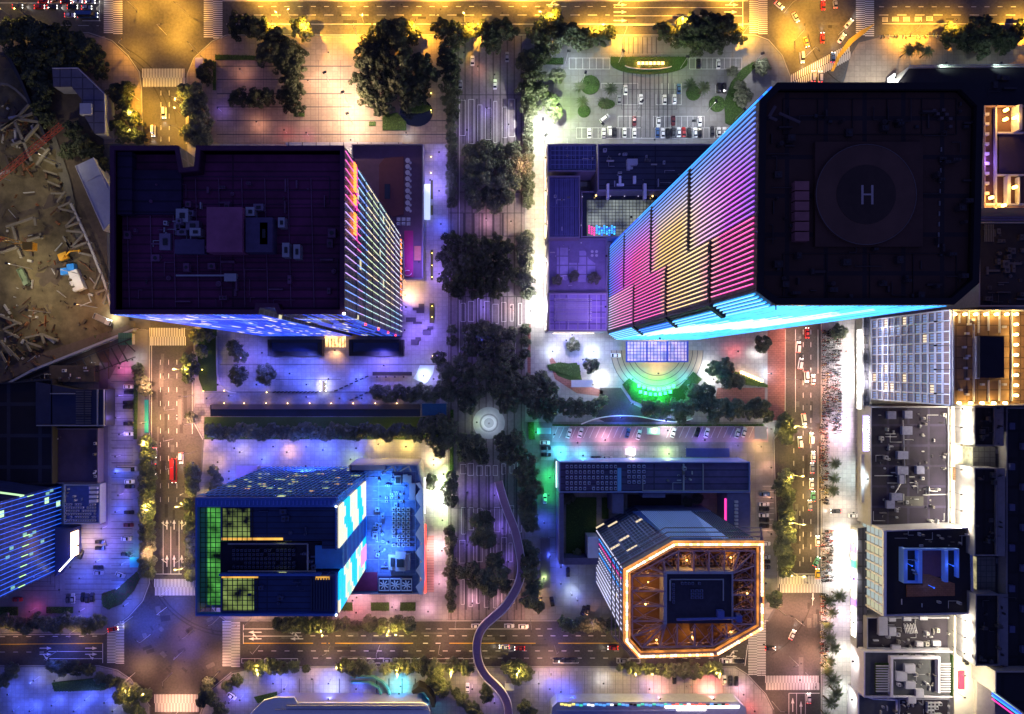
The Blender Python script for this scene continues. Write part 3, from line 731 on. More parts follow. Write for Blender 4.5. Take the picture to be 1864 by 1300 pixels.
# neon signs on the east face, seen edge on
for (y0,y1) in ((292,345),(352,374),(384,430)):
    part(root, 'neon_sign', [L_oran, L_mag], lambda b: [b.box(x627+.3, P(0,yy+3.0,118).y, 113, x627+.7, P(0,yy,118).y, 116.5, 0) for yy in range(y0,y1-4,6)]+[b.box(x627+.2, P(0,y1,118).y, 111.2, x627+.5, P(0,y0,118).y, 111.8, 1)])
sgn = part(root, 'neon_sign', [L_mag, L_oran], lambda b: (b.box(P(732,432).x-1, P(0,545).y, 3, P(732,432).x-.3, P(0,432).y, 9, 0), [b.box(P(732,432).x-.3, P(0,yy+9).y, 5, P(732,432).x+.3, P(0,yy).y, 7, 1) for yy in range(434,540,14)]))
# south face strips
ys = P(200,572,zt).y; xa = P(202,572,zt).x; xb = P(626,572,zt).x
MS = [led('south_blue', (.02,.07,1), 1.5), led('south_pale', (.10,.24,1), 1.6), M_win, M_dark, led('south_red',(1,.05,.1),5)]
for i in range(54):
    x = xa + (xb-xa)*(i+.3)/54
    nar = 472 < 200+427*(i/54) < 505
    rr = random.Random(i); segs = []; z = zt-1
    while z > 2:
        l = rr.uniform(8, 26); mi = 0 if rr.random() < (.75 if i < 38 else .6) else 1
        if i > 38 and rr.random() < .3: mi = 3
        segs.append((max(2, z-l), z, mi)); z -= l
    if nar: continue
    fin(root, x, ys, 0, -1, 2, zt, .2, .08, segs, m=MS)
cnt = 0
rr = random.Random(5)
wp = None
for i in range(75):
    x = xa + (xb-xa)*(rr.randrange(54)+.8)/54; z = rr.choice([6+4.2*k for k in range(27)]); 
    if x > P(480,0,zt).x and rr.random() < .7: continue
    b = MB(); b.box(x-.35, ys-.12, z, x+.35, ys-.02, z+rr.choice((2.6,6.8))); b.build('lit_window', M_win, root)
for x in (665,680,700,716): pass
for z in (20,42,66,92): part(root, 'red_beacon', L_red, lambda b: b.box(xb-.6, ys-.9, z, xb, ys-.3, z+.5))
# ground entrance and pools
part(root, 'entrance_canopy', [emit('entrance_glow', (1,.55,.2), 2.2, var=.5, scale=.6), M_dark], lambda b: (px_box(b, 591,612,629,632, 4.0, 4.4), [px_box(b, 591+i*6,616,592+i*6,632, 4.4, 4.6, None, 1) for i in range(7)]))
for (xx0, xx1) in ((487,586),(635,734)):
    part(root, 'podium_wing', [M_dark, surf('podium_glass',(0.02,0.03,0.09),.2,.3)], lambda b: (px_box(b, xx0,618,xx1,648, .2, 5, None, 0), px_box(b, xx0+8,624,xx1-8,640, 5, 5.4, None, 1), px_box(b, xx0+3,621,xx0+5,645,5,5.6), px_box(b, xx1-5,621,xx1-3,645,5,5.6)))
flood(root, 560,640,14,(.12,.15,1),22000,(540,700)); flood(root, 690,640,14,(.2,.16,1),22000,(700,690))
flood(root, 733,600,14,(.28,.17,1),20000,(790,620)); flood(root, 760,480,20,(.3,.17,1),16000,(790,470)); flood(root, 480,640,16,(.15,.15,1),22000,(440,690))
flood(root, 735,540,7,(1,.55,.25),12000,(752,530)); flood(root, 610,634,4,(1,.5,.2),3500,(610,655))

# podium east of the office tower
root, q = bldg('podium_building', 'low purple terraced podium along the right side of the broad office tower', 'building', [(640,262),(770,262),(770,508),(735,508),(733,440),(640,300)], 9.0, surf('podium_wall',(0.2,0.19,0.26),.7,.2), surf('podium_deck',(0.13,0.075,0.115),.8,.3,.3), par=1.1)
part(root, 'terrace', surf('magenta_deck',(0.40,0.03,0.16),.7,.2), lambda b: px_box(b, 736,420,752,504, 7.9, 8.1))
part(root, 'terrace', surf('plum_terrace',(0.12,0.04,0.05),.7,.2), lambda b: b.prism(pw([(690,300),(700,288),(735,285),(735,390),(715,395),(690,370)],8.5), 7.9, 8.5))
part(root, 'skylight', M_glassd, lambda b: px_box(b, 700,335,710,362, 8, 8.8))
for i in range(9): part(root, 'outdoor_table', M_ac, lambda b: (b.tube(P(742,292+i*11,8.6)-Vector((0,0,.7)), P(742,292+i*11,8.6), 1.1, 8), b.tube(P(747,296+i*11,8.6)-Vector((0,0,.7)), P(747,296+i*11,8.4), .6, 6)))
for i in range(6): part(root, 'planter_box', M_steel, lambda b: px_box(b, 722+(i%3)*9,396+(i//3)*8,729+(i%3)*9,402+(i//3)*8, 7.9, 8.6))
part(root, 'spiral_ornament', M_white, lambda b: [b.tube(P(742+7*math.cos(R(t)),497+5*math.sin(R(t)),8.6), P(742+7*math.cos(R(t+25)),497+5*math.sin(R(t+25)),8.6), .15, 4) for t in range(0,300,25)])
part(root, 'orange_terrace', surf('orange_deck',(0.5,0.2,0.12),.7,.2), lambda b: px_box(b, 754,448,766,474, 7.9, 8.3))
part(root, 'glass_canopy', [M_palerf, M_dark], lambda b: (px_box(b, 520,259,732,269, 5, 5.3), [px_box(b, 525+i*25,259,526+i*25,269,5.3,5.5,None,1) for i in range(9)]))
flood(root, 780,330,10,(.35,.28,1),9000,(800,330))
# long pale canopy and planters east of the podium
for (y0,y1,lab,m_) in ((335,400,'long white glass canopy beside the purple podium', emit('canopy_glass',(.6,.75,1),.9,(.6,.65,.8))),):
    o = MB(); px_box(o, 771,y0,783,y1, 3, 3.2); px_box(o, 776,y0+2,778,y1-2, .1, 3)
    t = o.build('glass_canopy', m_, None); tag(t, lab, 'canopy')

# ---------------------------------------------------------------- 2. octagonal LED tower, roof at 171 m
zt = 171.0
octo = [(1415,150),(1755,150),(1791,187),(1783,515),(1737,555),(1412,555),(1378,530),(1383,182)]
M_hroof = surf('helipad_tower_roof', (0.075,0.035,0.024), 0.85, 0.35, 0.15, pattern='tiles', pscale=8, col2=(0.028,0.018,0.02))
root, q = bldg('skyscraper', 'tallest octagonal skyscraper with black helipad roof and rainbow striped west face', 'skyscraper', octo, zt,
    curtain('tower_b_glass', (0.02,0.018,0.03), (0.05,0.045,0.065), 4.0, 2.4, .0, rough=.35), M_hroof, par=1.6, parw=1.4, mpar=surf('black_parapet',(0.012,0.009,0.012),.8,.2))
twB = root; zr = zt-1.6
part(root, 'plant_deck', surf('plant_deck_felt',(0.085,0.040,0.028),.85,.4,.2), lambda b: px_box(b, 1484,258,1680,449, zr, zr+.8))
def disc(b, cx, cy, r, z, h=.05, n=48, mi=0, r0=None):
    c = P(cx, cy, z); s = K*(H-z)/H
    if r0 is None: b.tube((c.x,c.y,z-h),(c.x,c.y,z), r*s, n, mi)
    else:
        for i in range(n):
            a0 = 2*math.pi*i/n; a1 = 2*math.pi*(i+1)/n
            q4 = [(c.x+rr_*s*math.cos(a), c.y+rr_*s*math.sin(a)) for rr_, a in ((r0,a0),(r,a0),(r,a1),(r0,a1))]
            b.prism(q4, z-h, z, mi)
part(root, 'helipad', [surf('helipad_ring',(0.11,0.055,0.038),.8,.4,.15), surf('helipad_disc',(0.05,0.028,0.02),.8,.3), surf('helipad_line',(0.13,0.10,0.095),.8,.3)], lambda b: (disc(b,1577,354,92,zr+1.5,.7,64,0), disc(b,1577,354,54,zr+1.56,.06,64,1), disc(b,1577,354,92,zr+1.56,.06,64,2,r0=90.6)))
part(root, 'helipad_letter', surf('helipad_paint',(0.45,0.38,0.36),.8,.3), lambda b: (px_box(b,1568,337,1572,372,zr+1.56,zr+1.62), px_box(b,1586,337,1590,372,zr+1.56,zr+1.62), px_box(b,1572,352.5,1586,355.5,zr+1.56,zr+1.62)))
part(root, 'louvre_deck', surf('louvre_slab',(0.30,0.12,0.12),.8,.3), lambda b: [px_box(b, 1447,330+i*18.5,1473,346+i*18.5, zr, zr+1.6) for i in range(6)])
part(root, 'window_cleaning_rig', surf('dim_steel',(0.10,0.07,0.07),.6,.2), lambda b: (b.tube(P(1400,213,zr+2),P(1411,194,zr+2),.35,6), b.tube(P(1400,213,zr+2),P(1414,219,zr+2),.3,6), b.tube(P(1418,206,zr+2),P(1456,223,zr+2),.3,6)))
for i,(x,y) in enumerate(((1701,201),(1708,207),(1715,215),(1718,200),(1724,208),(1731,216),(1731,230))): part(root, 'roof_unit', MATS['dim_steel'], lambda b: px_box(b,x-3,y-2.5,x+3,y+2.5,zr,zr+1))
for i in range(10): part(root, 'skylight', surf('slot_rooflight',(0.22,0.2,0.19),.5,.2), lambda b: px_box(b, 1713-i*.6,268+i*19+(3 if i>4 else 0),1715-i*.6,276+i*19+(3 if i>4 else 0),zr,zr+.3))
roof_lines(root, 1425,180,1740,245, zr, 5, 1, surf('faint_rail',(0.028,0.02,0.022),.7,.2), 'roof_rail')
roof_lines(root, 1425,462,1740,545, zr, 4, 1, MATS['faint_rail'], 'roof_rail')
clutter(root,1425,190,1770,250,zr,26,411,surf('black_plant',(0.05,0.035,0.035),.8,.5),4,16); clutter(root,1690,260,1775,530,zr,22,412,MATS['black_plant'],4,14); clutter(root,1400,455,1700,545,zr,30,413,MATS['black_plant'],4,16); clutter(root,1395,250,1440,450,zr,14,414,MATS['black_plant'],4,14)
# west face fins
def W(i): return Vector((q_[i][0], q_[i][1]))
q_ = pw(octo, zt)
A = W(7); B = W(6)                                    # (1383,182) -> (1378,530)
PB = [L_mag,L_pink,L_gold,L_wht,L_blue,L_sky,L_cyan,L_vio,M_dark]
nW = 31
PALE={0:9,1:10,2:11,3:12,4:13,5:14,7:15}
PBX=PB+[emit('tube_'+n_,c_,s_) for n_,c_,s_ in (('pink',(1,.55,.85),1.3),('rose',(1,.78,.9),1.2),('cream',(1,.93,.72),1.15),('white',(.92,.92,1),1.2),('blue',(.12,.42,1),1.5),('sky',(.35,.75,1),1.4),('lilac',(.85,.68,1),1.2))]
def face_fins(root, A, B, n, segf, w=.42, d=.55, mats=PB, name='led_strip', pale=None):
    dr = (B-A).normalized(); nn = Vector((dr.y, -dr.x))
    ctr = Vector((root.location.x, root.location.y))
    if (A-ctr).dot(nn) < 0: nn = -nn
    for i in range(n):
        c = A + (B-A)*((i+.5)/n); b = MB()
        for z0, z1, mi in segf(i, (i+.5)/n):
            b.obox((c.x+nn.x*d*.3, c.y+nn.y*d*.3), dr, w/2, d*.3, z0, z1, mi)
            if pale and mi in pale: b.obox((c.x+nn.x*(d*.6+.12), c.y+nn.y*(d*.6+.12)), dr, w*.22, .115, z0+.1, z1-.1, pale[mi])
        b.build(name, mats, root)
rj = random.Random(11)
def segW(i, t):
    j = rj.uniform(-1.5,1.5)
    if t > .60:                                        # southern block
        if t > .955: return [(2,170,8)]
        lev = [(146,169,0),(143.0,146,0),(102,140,2 if t<.9 else 1),(56,99,0 if t > .7 else 1),(38,53,1),(3,38,3 if i%2 else 1)]
        if t > .9: lev[1] = (143,146,8)
        return lev
    if t > .575: return [(2,100,1 if i%2 else 0)]
    a = [(150+18*(.6-t),169,7 if t > .3 else 4),(125,150+18*(.6-t),3 if t > .12 else 5),(102,122,2),(82,102,2 if t > .3 else 1),(60,79,0),(37,60,0 if t>.25 else 7),(22,34,7 if i%3 else 4),(3,22,4)]
    if t < .15: a = [(140,169,5 if i%2 else 4),(125,140,3),(82,122,7 if i%2 else 3),(37,79,7 if i%2 else 0),(3,34,4)]
    elif t < .33: a[0] = (150,169,7 if i%2 else 4)
    elif t > .42: a[0] = (148,169,0 if i % 2 else 3)
    return a
MG=(1,.03,.40); GO=(1,.60,.18); WH=(.62,.58,.95); BL=(.03,.18,1); VI=(.38,.07,1); PK=(1,.22,.55)
yA_=A.y-root.location.y; yB_=B.y-root.location.y
NS=[(2,BL),(22,VI),(36,(.8,.05,.7)),(58,MG),(82,PK),(94,GO),(112,GO),(124,(1,.72,.4)),(138,(.85,.40,.80)),(154,(.65,.08,.85)),(170,VI)]
SS=[(2,WH),(30,PK),(50,PK),(62,MG),(92,MG),(106,GO),(134,(1,.7,.32)),(148,MG),(170,MG)]
LN=[ledramp('led_north',NS,1.5,yA_-15,yA_-1),ledramp('led_south',SS,1.5),ledramp('tube_north',NS,1.45,yA_-13,yA_-1,white=.10),ledramp('tube_south',SS,1.6,white=.16),M_dark]
def segW2(i,t):
    r=random.Random(i*7+3); j=lambda: r.uniform(-.8,.8)
    if t>.60:
        if t>.965: return [(2,170,4)]
        br=[3,53+j(),56,99+j(),102,141+j(),143,169]; mi=1
    elif t>.575: return [(2,98,1)]
    else: br=[3,34.5+j(),37,79+j(),82,122+j(),125,169]; mi=0
    out=[(a_,b_,mi) for a_,b_ in zip(br[::2],br[1::2])]
    return out
face_fins(root, A, B, 34, segW2, w=.27, d=.16, mats=LN, pale={0:2,1:3})
# dark mechanical floors as steps on the face
dr = (B-A).normalized()
for (t0,t1,z) in ((.61,.99,141.2),(.61,.99,100.5),(.61,.99,54.5),(.03,.57,123.5),(.03,.57,80.5),(.03,.57,35.5)):
    p = A+(B-A)*t0; r_ = A+(B-A)*t1; part(root, 'mechanical_floor', M_dark, lambda b: b.prism([(p.x,p.y),(r_.x,r_.y),(r_.x-.3,r_.y),(p.x-.3,p.y)], z-.9, z+.9))
C1 = W(5)                                              # SW chamfer
face_fins(root, B, C1, 5, lambda i,t: [(144,169,5),(102,140,5 if i>1 else 8),(56,99,4 if i>1 else 8),(3,53,5)], w=.3, mats=PBX, pale=PALE)
for z in (141.5,100.5,54.5):
    part(root, 'mechanical_floor', M_dark, lambda b: b.prism([(B.x,B.y),(C1.x,C1.y),(C1.x-.5,C1.y-.6),(B.x-.7,B.y-.3)], z-1.2, z+1.2))
D1 = W(4)                                              # south face, floods of cyan
PC = [L_cyan, emit('led_cyan_white',(.60,.92,1),1.7), L_sky, L_blue, M_dark]
def segS(i,t):
    r = random.Random(i*3+1); c = 110-60*t; out = []; z = 169
    while z > 2:
        l = r.uniform(5,16); zc = z-l/2
        mi = 1 if abs(zc-(140-70*(1-t))) < 34 + r.uniform(-10,10) else (0 if r.random() < .75 else 2)
        if t > .75: mi = 2 if r.random() < .4 else 0
        out.append((max(2,z-l), z, mi)); z -= l
    return out
face_fins(root, C1, D1, 40, segS, w=.42, d=.22, mats=PC)
G1 = W(0); face_fins(root, A, G1, 4, lambda i,t: [(60,169,4 if i%2 else 5),(3,57,4)], w=.7, mats=PB)
face_fins(root, W(1), G1, 3, lambda i,t: [(120,168,4)], w=.2, mats=PB)
flood(root, 1106,560,40,(.4,.25,1),26000,(1040,560)); flood(root, 1106,470,60,(.3,.2,1),26000,(1030,450)); flood(root, 1200,612,40,(.2,.45,1),36000,(1180,690))
flood(root, 1320,600,40,(.35,.4,1),20000,(1340,660)); flood(root, 1150,400,70,(.2,.28,1),20000,(1060,330))
# entrance canopy of blue-framed glass
part(root, 'entrance_canopy', [surf('blue_frame',(0.05,0.08,0.55),.5,.1), emit('canopy_panel',(1,.62,.5),.55,(.5,.5,.7),var=.6,scale=.35)], lambda b: (px_box(b,1141,622,1252,658,6,6.3,None,1),
    [px_box(b,1141+i*111/18-.4,622,1141+i*111/18+.4,658,6.3,6.7,None,0) for i in range(19)], [px_box(b,1141,622+j*6-.4,1252,622+j*6+.4,6.3,6.8,None,0) for j in range(7)], [px_box(b,x-1.2,621,x+1.2,659,6.3,7.1,None,0) for x in (1141,1178,1215,1252)], px_box(b,1140,657,1253,659.5,5.8,7.1,None,0)))
spot((P(1196,640).x, P(0,640).y, 5), (1,.6,.35), 6000, .3, root)

# ---------------------------------------------------------------- 3. annex and terraces of the skyscraper (18 m)
M_annexw = surf('annex_wall', (0.22,0.2,0.28), .7, .2)
def lowb(name, label, pts, z, mroof, par=1.1, mw=None, cat='building', base=0.0):
    return bldg(name, label, cat, pts, z, mw or M_annexw, mroof, base=base, par=par, parw=.5)[0]
r1 = lowb('annex_building', 'dark flat roofed annex between the north car park and the rainbow skyscraper', rectpx(1088,262,1300,347), 20, surf('annex_roof',(0.05,0.055,0.085),.8,.35,.2,pattern='planks',pscale=2.5))
clutter(r1, 1100,270,1250,340, 18.9, 22, 21, None, 3, 8); part(r1,'roof_access',M_ac, lambda b: (px_box(b,1142,289,1161,299,18.9,21.5), px_box(b,1142,299,1148,308,18.9,21))); 
part(r1,'duct',M_white, lambda b: (px_box(b,1127,320,1131,337,18.9,20), px_box(b,1123,334,1136,338,18.9,20.2), px_box(b,1153,320,1158,334,18.9,20), px_box(b,1172,334,1177,362,18.9,21), px_box(b,1105,334,1109,362,18.9,21)))
r2 = lowb('annex_building', 'low blue latticed roof annex at the left corner beneath the north car park', rectpx(997,262,1087,312), 16, M_bluerf)
roof_lines(r2, 1003,266,1084,308, 14.9, 11, 5, surf('lattice_beam',(0.2,0.26,0.5),.5,.2), 'pergola_beam')
r3 = lowb('annex_building', 'long blue ribbed roof annex standing left of the lit glass atrium', rectpx(999,320,1056,433), 18, M_bluerf)
roof_lines(r3, 1003,326,1052,428, 16.9, 12, 2, surf('rib_beam',(0.13,0.13,0.3),.6,.2)); clutter(r3, 1010,350,1045,420, 16.9, 5, 31, None, 3, 6)
r4 = lowb('annex_building', 'glass roofed atrium hall glowing behind the rainbow skyscraper base', rectpx(1058,348,1200,432), 12, M_glassd)
part(r4, 'atrium_glass', emit('atrium_lit',(.75,.85,.75),.28,(.05,.07,.1),var=.8,scale=.09), lambda b: px_box(b,1069,364,1200,430,10.9,11.6))
roof_lines(r4, 1070,364,1196,428, 11.6, 20, 11, M_dark, 'glazing_bar')
for i,(x,y,c) in enumerate(((1060,358,L_wht),(1085,356,L_yel),(1111,357,L_wht),(1137,357,L_wht),(1162,357,L_wht),(1188,357,L_yel),(1058,410,L_wht),(1058,442,L_wht))): part(r4,'roof_lamp',c,lambda b: disc(b,x,y,1.1,13,.3,8))
part(r4, 'led_screen', [L_sky,L_cyan,L_blue,L_mag], lambda b: [px_box(b,1071+i*4.6,410+(i%3)*2+j*4,1074+i*4.6,413+(i%3)*2+j*4,11.9,12.1,None,(i*j+i)%3 if i > 2 else 3) for i in range(11) for j in range(4)])
r5 = lowb('terrace_building', 'violet paved roof terrace with shrubs left of the rainbow skyscraper', rectpx(999,434,1105,531), 12, surf('violet_terrace',(0.17,0.15,0.27),.7,.3,.5))
part(r5,'terrace',surf('terrace_stone',(0.33,0.3,0.5),.7,.25,.6,pattern='tiles',pscale=4),lambda b: b.prism(pw([(1014,448),(1036,448),(1036,478),(1055,478),(1055,456),(1066,456),(1072,470),(1085,480),(1087,513),(1053,513),(1050,500),(1030,510),(1014,508)],12),10.9,11.2))
clutter(r5,1002,440,1050,525,10.9,10,441,None,2,5); clutter(r2,1005,268,1080,305,14.9,6,442,None,2,4)
for i in range(4): part(r5,'outdoor_table',M_ac,lambda b: disc(b,1078+(i%2)*8,458+(i//2)*7,2.6,12,.2,10))
r6 = lowb('annex_building', 'violet flat roof annex with rows of small units at the skyscraper foot', rectpx(999,533,1106,603), 17, surf('lilac_roof',(0.24,0.2,0.42),.7,.25,.5,pattern='tiles',pscale=5))
ac_rows(r6, 1008,542,1078,586, 15.9, 14, 6, .9, .55, None, .05)
roof_lines(r6, 1001,536,1103,600, 15.9, 6, 3)
part(r6,'billboard',emit('annex_sign_glow',(1,.8,.6),2.5,var=.5,scale=.5),lambda b: b.box(P(1010,604,17).x, P(0,605.5,17).y, 7, P(1085,604,17).x, P(0,605,17).y, 12))
part(r3,'shop_sign',emit('shop_glow',(1,.78,.4),3.5,var=.6,scale=.4),lambda b: b.box(P(997,300,8).x-.9, P(0,433,6).y, 3, P(997,300,8).x-.6, P(0,268,6).y, 6))
part(r6,'shop_sign',emit('shop_glow_white',(1,.9,.75),4,var=.6,scale=.4),lambda b: b.box(P(997,300,8).x-.9, P(0,600,6).y, 3, P(997,300,8).x-.6, P(0,470,6).y, 6))
flood(r2, 996,290,14,(1,.75,.4),6000,(975,290)); flood(r3, 996,350,14,(1,.8,.45),16000,(975,350)); flood(r3, 996,410,14,(1,.82,.5),20000,(975,410)); flood(r5, 996,480,11,(1,.85,.6),22000,(975,480)); flood(r6, 996,560,14,(1,.95,.9),26000,(975,560)); flood(r6, 1040,606,14,(.9,.85,1),14000,(1040,625))
flood(r1, 1190,258,18,(.6,.7,1),9000,(1190,240))

# ---------------------------------------------------------------- 4. media facade building, roofs at 73 m
zt = 73.0
Mcurt = curtain('media_glass', (0.02,0.03,0.10), (0.05,0.08,0.25), 4.0, 3.0, .04, (.9,1,.4), .8, .25, axis='X')
M_navy = surf('navy_roof',(0.02,0.045,0.14),.7,.4,.2,pattern='planks',pscale=2.0); M_navyw = surf('navy_parapet',(0.05,0.14,0.50),.6,.2)
root = empty('office_building', P(486,930,73)-Vector((0,0,73))); twC = root
tag(root, 'navy office block with green lit glass court and striped cyan and cream east wall', 'building')
nb = pw([(358,905),(614,905),(614,1000),(585,1000),(585,985),(400,985),(400,1048),(585,1048),(585,1043),(614,1043),(614,1120),(358,1120)], zt)
full = pw([(358,905),(614,905),(614,1120),(358,1120)], zt)
part(root, 'wall', [Mcurt], lambda b: b.prism(full, 0, 58, 0, cap=True, bottom=False))
part(root, 'wall', [Mcurt], lambda b: (b.prism(pw(rectpx(400.5,905.2,613.8,985),zt),58,zt-.5), b.prism(pw(rectpx(400.5,1048,613.8,1119.8),zt),58,zt-.5), b.prism(pw(rectpx(358.5,905.2,400.3,1119.8),zt),58,zt-8), b.prism(pw(rectpx(585.3,985.2,613.8,1000),zt),58,zt-.5)))
part(root, 'roof', M_navy, lambda b: (px_box(b,404,925,612,984,zt-.5,zt), px_box(b,404,1050,570,1112,zt-.5,zt-.2), px_box(b,586,985.3,612,998,zt-.5,zt)))
part(root, 'parapet', M_navyw, lambda b: (px_box(b,358,905,614,922,zt-.4,zt+1.2,zt), px_box(b,358,1116,614,1120,zt-1,zt+1,zt), px_box(b,358,922.2,361,1115.8,zt-9,zt+1,zt), px_box(b,611,922.2,614,1000,zt-.4,zt+1,zt), px_box(b,611,1043,614,1115.8,zt-.4,zt+1,zt), px_box(b,400,1044,584,1047.6,zt-1,zt+.8,zt)))
part(root, 'parapet_louvre', surf('bright_blue_fin',(0.1,0.2,0.7),.5,.1), lambda b: [px_box(b,362+i*7.2,910,364+i*7.2,918,zt+1.2,zt+1.5,zt) for i in range(35)])
Mgr = emit('green_court_light',(.13,.60,.10),.42,(.02,.06,.02),var=1.0,scale=.16)
Mye = emit('yellow_court_light',(.45,.62,.16),.26,(.05,.05,.02),var=1.0,scale=.19)
part(root, 'glass_court', Mgr, lambda b: px_box(b,361.5,925,399.5,1115,zt-7.9,zt-7.6,zt))
part(root, 'glass_court', Mye, lambda b: px_box(b,404.5,925.5,455,984,zt+.02,zt+.06,zt)); part(root, 'glass_court', Mye, lambda b: px_box(b,404.5,1051,462,1112,zt-.18,zt-.1,zt))
part(root, 'glazing_bar', M_dark, lambda b: ([px_box(b,362+i*9.3,925,363+i*9.3,1115,zt-1.2,zt-.9,zt) for i in range(5)], [px_box(b,361.5,925+j*9.1,400,926+j*9.1,zt-1.25,zt-.95,zt) for j in range(21)],
    [px_box(b,405+i*9,925.5,406.2+i*9,984,zt+.1,zt+.4,zt) for i in range(7)], [px_box(b,404.5,931+j*9,462,932+j*9,zt+.1,zt+.38,zt) for j in range(6)],
    [px_box(b,405+i*9,1051,406.2+i*9,1112,zt,zt+.3,zt) for i in range(8)], [px_box(b,404.5,1056+j*9,470,1057+j*9,zt,zt+.28,zt) for j in range(7)]))
part(root, 'louvre_panel', surf('navy_louvre',(0.02,0.04,0.10),.5,.2), lambda b: [px_box(b,566+i*5,1052,568.5+i*5,1112,zt,zt+.5,zt) for i in range(8)])
# sunken plant deck
part(root, 'plant_deck', surf('plant_deck_navy',(0.02,0.02,0.05),.7,.3), lambda b: px_box(b,401,986,584.5,1047,58,zt-6,zt-6))
part(root, 'warm_light_panel', emit('amber_light',(1,.5,.06),1.1,var=.4,scale=.2), lambda b: (px_box(b,404,979,470,983,zt+.02,zt+.3,zt), px_box(b,470,979,515,983,zt+.02,zt+.3,zt), px_box(b,404,1049.5,470,1052,zt+.02,zt+.3,zt), px_box(b,575,1049.5,600,1055,zt+.02,zt+.3,zt)))
ac_rows(root, 425,996,540,1034, zt-5.9, 16, 5, 1.8, .6, surf('unit_blue',(0.12,0.14,0.25),.5,.2), .08)
clutter(root,420,1055,560,1108,zt-.2,8,421,surf('navy_plant',(0.05,0.07,0.16),.7,.4)); clutter(root,465,930,600,975,zt,8,422,MATS['navy_plant']); clutter(root, 545,1000,578,1040, zt-5.9, 8, 77, surf('unit_blue2',(0.14,0.16,0.28),.5,.2)); part(root,'pipe',M_steel,lambda b: (b.tube(P(415,990,zt-2),P(560,990,zt-2),.3,6), b.tube(P(560,990,zt-2),P(560,1040,zt-2),.3,6), b.tube(P(415,1040,zt-3),P(575,1040,zt-3),.3,6)))
# slanted north glass skirt
a1 = P(358,904.5,zt-1); a2 = P(614,904.5,zt-1); b1 = P(358,904.5,zt); 
yN = full[0][1]; 
def skirt(b):
    x0 = full[0][0]; x1 = full[1][0]
    for i in range(27):
        x = x0+(x1-x0)*i/26; b.tube((x,yN+.3,zt-1),(x+4.5,yN+.6,4),.12,4)
    for j in range(14):
        z = 5+j*5; b.box(x0,yN+.1,z,x1,yN+.5,z+.25)
part(root,'glazing_bar',surf('blue_mullion',(0.16,0.42,0.85),.5,.2),skirt)
for i in range(40):
    rr = random.Random(i+50); x = full[0][0]+(full[1][0]-full[0][0])*rr.random(); z = 6+rr.randrange(12)*5
    b = MB(); b.box(x,yN+.05,z,x+1.8,yN+.09,z+1.1); b.build('lit_window', emit('olive_window',(.75,.85,.3),.9) if i%3 else emit('amber_window',(1,.55,.15),1.0), root)
# media east wall: horizontal louvres whose colour changes along the wall
PD = [emit('screen_cream',(1,.90,.66),1.15), emit('screen_cyan',(.0,.50,1),1.5), emit('screen_pink',(1,.30,.62),1.2), emit('screen_blue',(.02,.18,.95),1.4), emit('screen_mint',(.35,.85,.75),1.1)]
xE = full[1][0]
def media(y0p, y1p, seed, pal):
    ya, yb = P(0,y0p,zt).y, P(0,y1p,zt).y
    for j in range(24):
        z = 5+j*2.8; b = MB(); n = 40
        for i in range(n):
            t = (i+.5)/n; v = noise.noise(Vector((t*2.2+seed, z*.045, seed)))*1.2 + noise.noise(Vector((z*.11, seed, t)))*.6
            w_ = math.sin(z*.27+seed+t*1.1)+.75*noise.noise(Vector((t*3, z*.10, seed)))
            mi = pal[0] if w_ < -.15 else pal[1] if w_ < .78 else pal[2]
            b.box(xE+.05, ya+(yb-ya)*i/n, z, xE+.45, ya+(yb-ya)*(i+1)/n+.001, z+(2.1 if j%2 else 2.6), mi)
        b.build('led_panel', PD, root)
media(923,1000,2.0,(1,0,0)); media(1044,1118,5.3,(1,0,4))
# pink panels toward the podium and the slanting stair band between the two blocks
part(root,'led_panel',PD,lambda b: [b.box(xE+.5, P(0,1098,zt).y, 6+j*4.4, xE+.7, P(0,1062,zt).y, 9.2+j*4.4, 2) for j in range(6)])
def stairband(b):
    n = 22; ya = P(0,1000,zt).y; yb = P(0,1043,zt).y
    for i in range(n):
        z = 66-i*2.7; b.box(xE-9+i*.42, yb, z, xE+.8+i*.0, ya, z+1.9, i%3==0 and 1 or 0)
part(root,'slanted_terrace',[surf('terrace_blue',(0.06,0.22,0.75),.5,.2), surf('terrace_blue2',(0.1,0.4,0.9),.5,.2)],stairband)
part(root,'led_panel',PD,lambda b: [b.box(xE+.05, P(0,1042.8,zt).y, 6+j*4.4, xE+.3, P(0,1000.2,zt).y, 9.6+j*4.4, 3 if j%3 else 1) for j in range(12)])
part(root,'corner_lamp',emit('corner_lamp2',(.9,.95,1),8),lambda b: (px_box(b,612,1116,615,1119,zt+1,zt+1.4,zt),px_box(b,612,919,615,922,zt+1.3,zt+1.7,zt)))
flood(root,690,900,30,(.06,.30,1),34000,(720,900)); flood(root,690,1000,30,(.08,.25,1),34000,(720,1000)); flood(root,640,1090,20,(1,.35,.45),14000,(680,1110)); flood(root,560,850,20,(.10,.15,1),30000,(560,830)); flood(root,420,860,20,(.12,.14,1),18000,(420,830)); flood(root,358,1000,20,(.15,.15,1),16000,(335,1040))

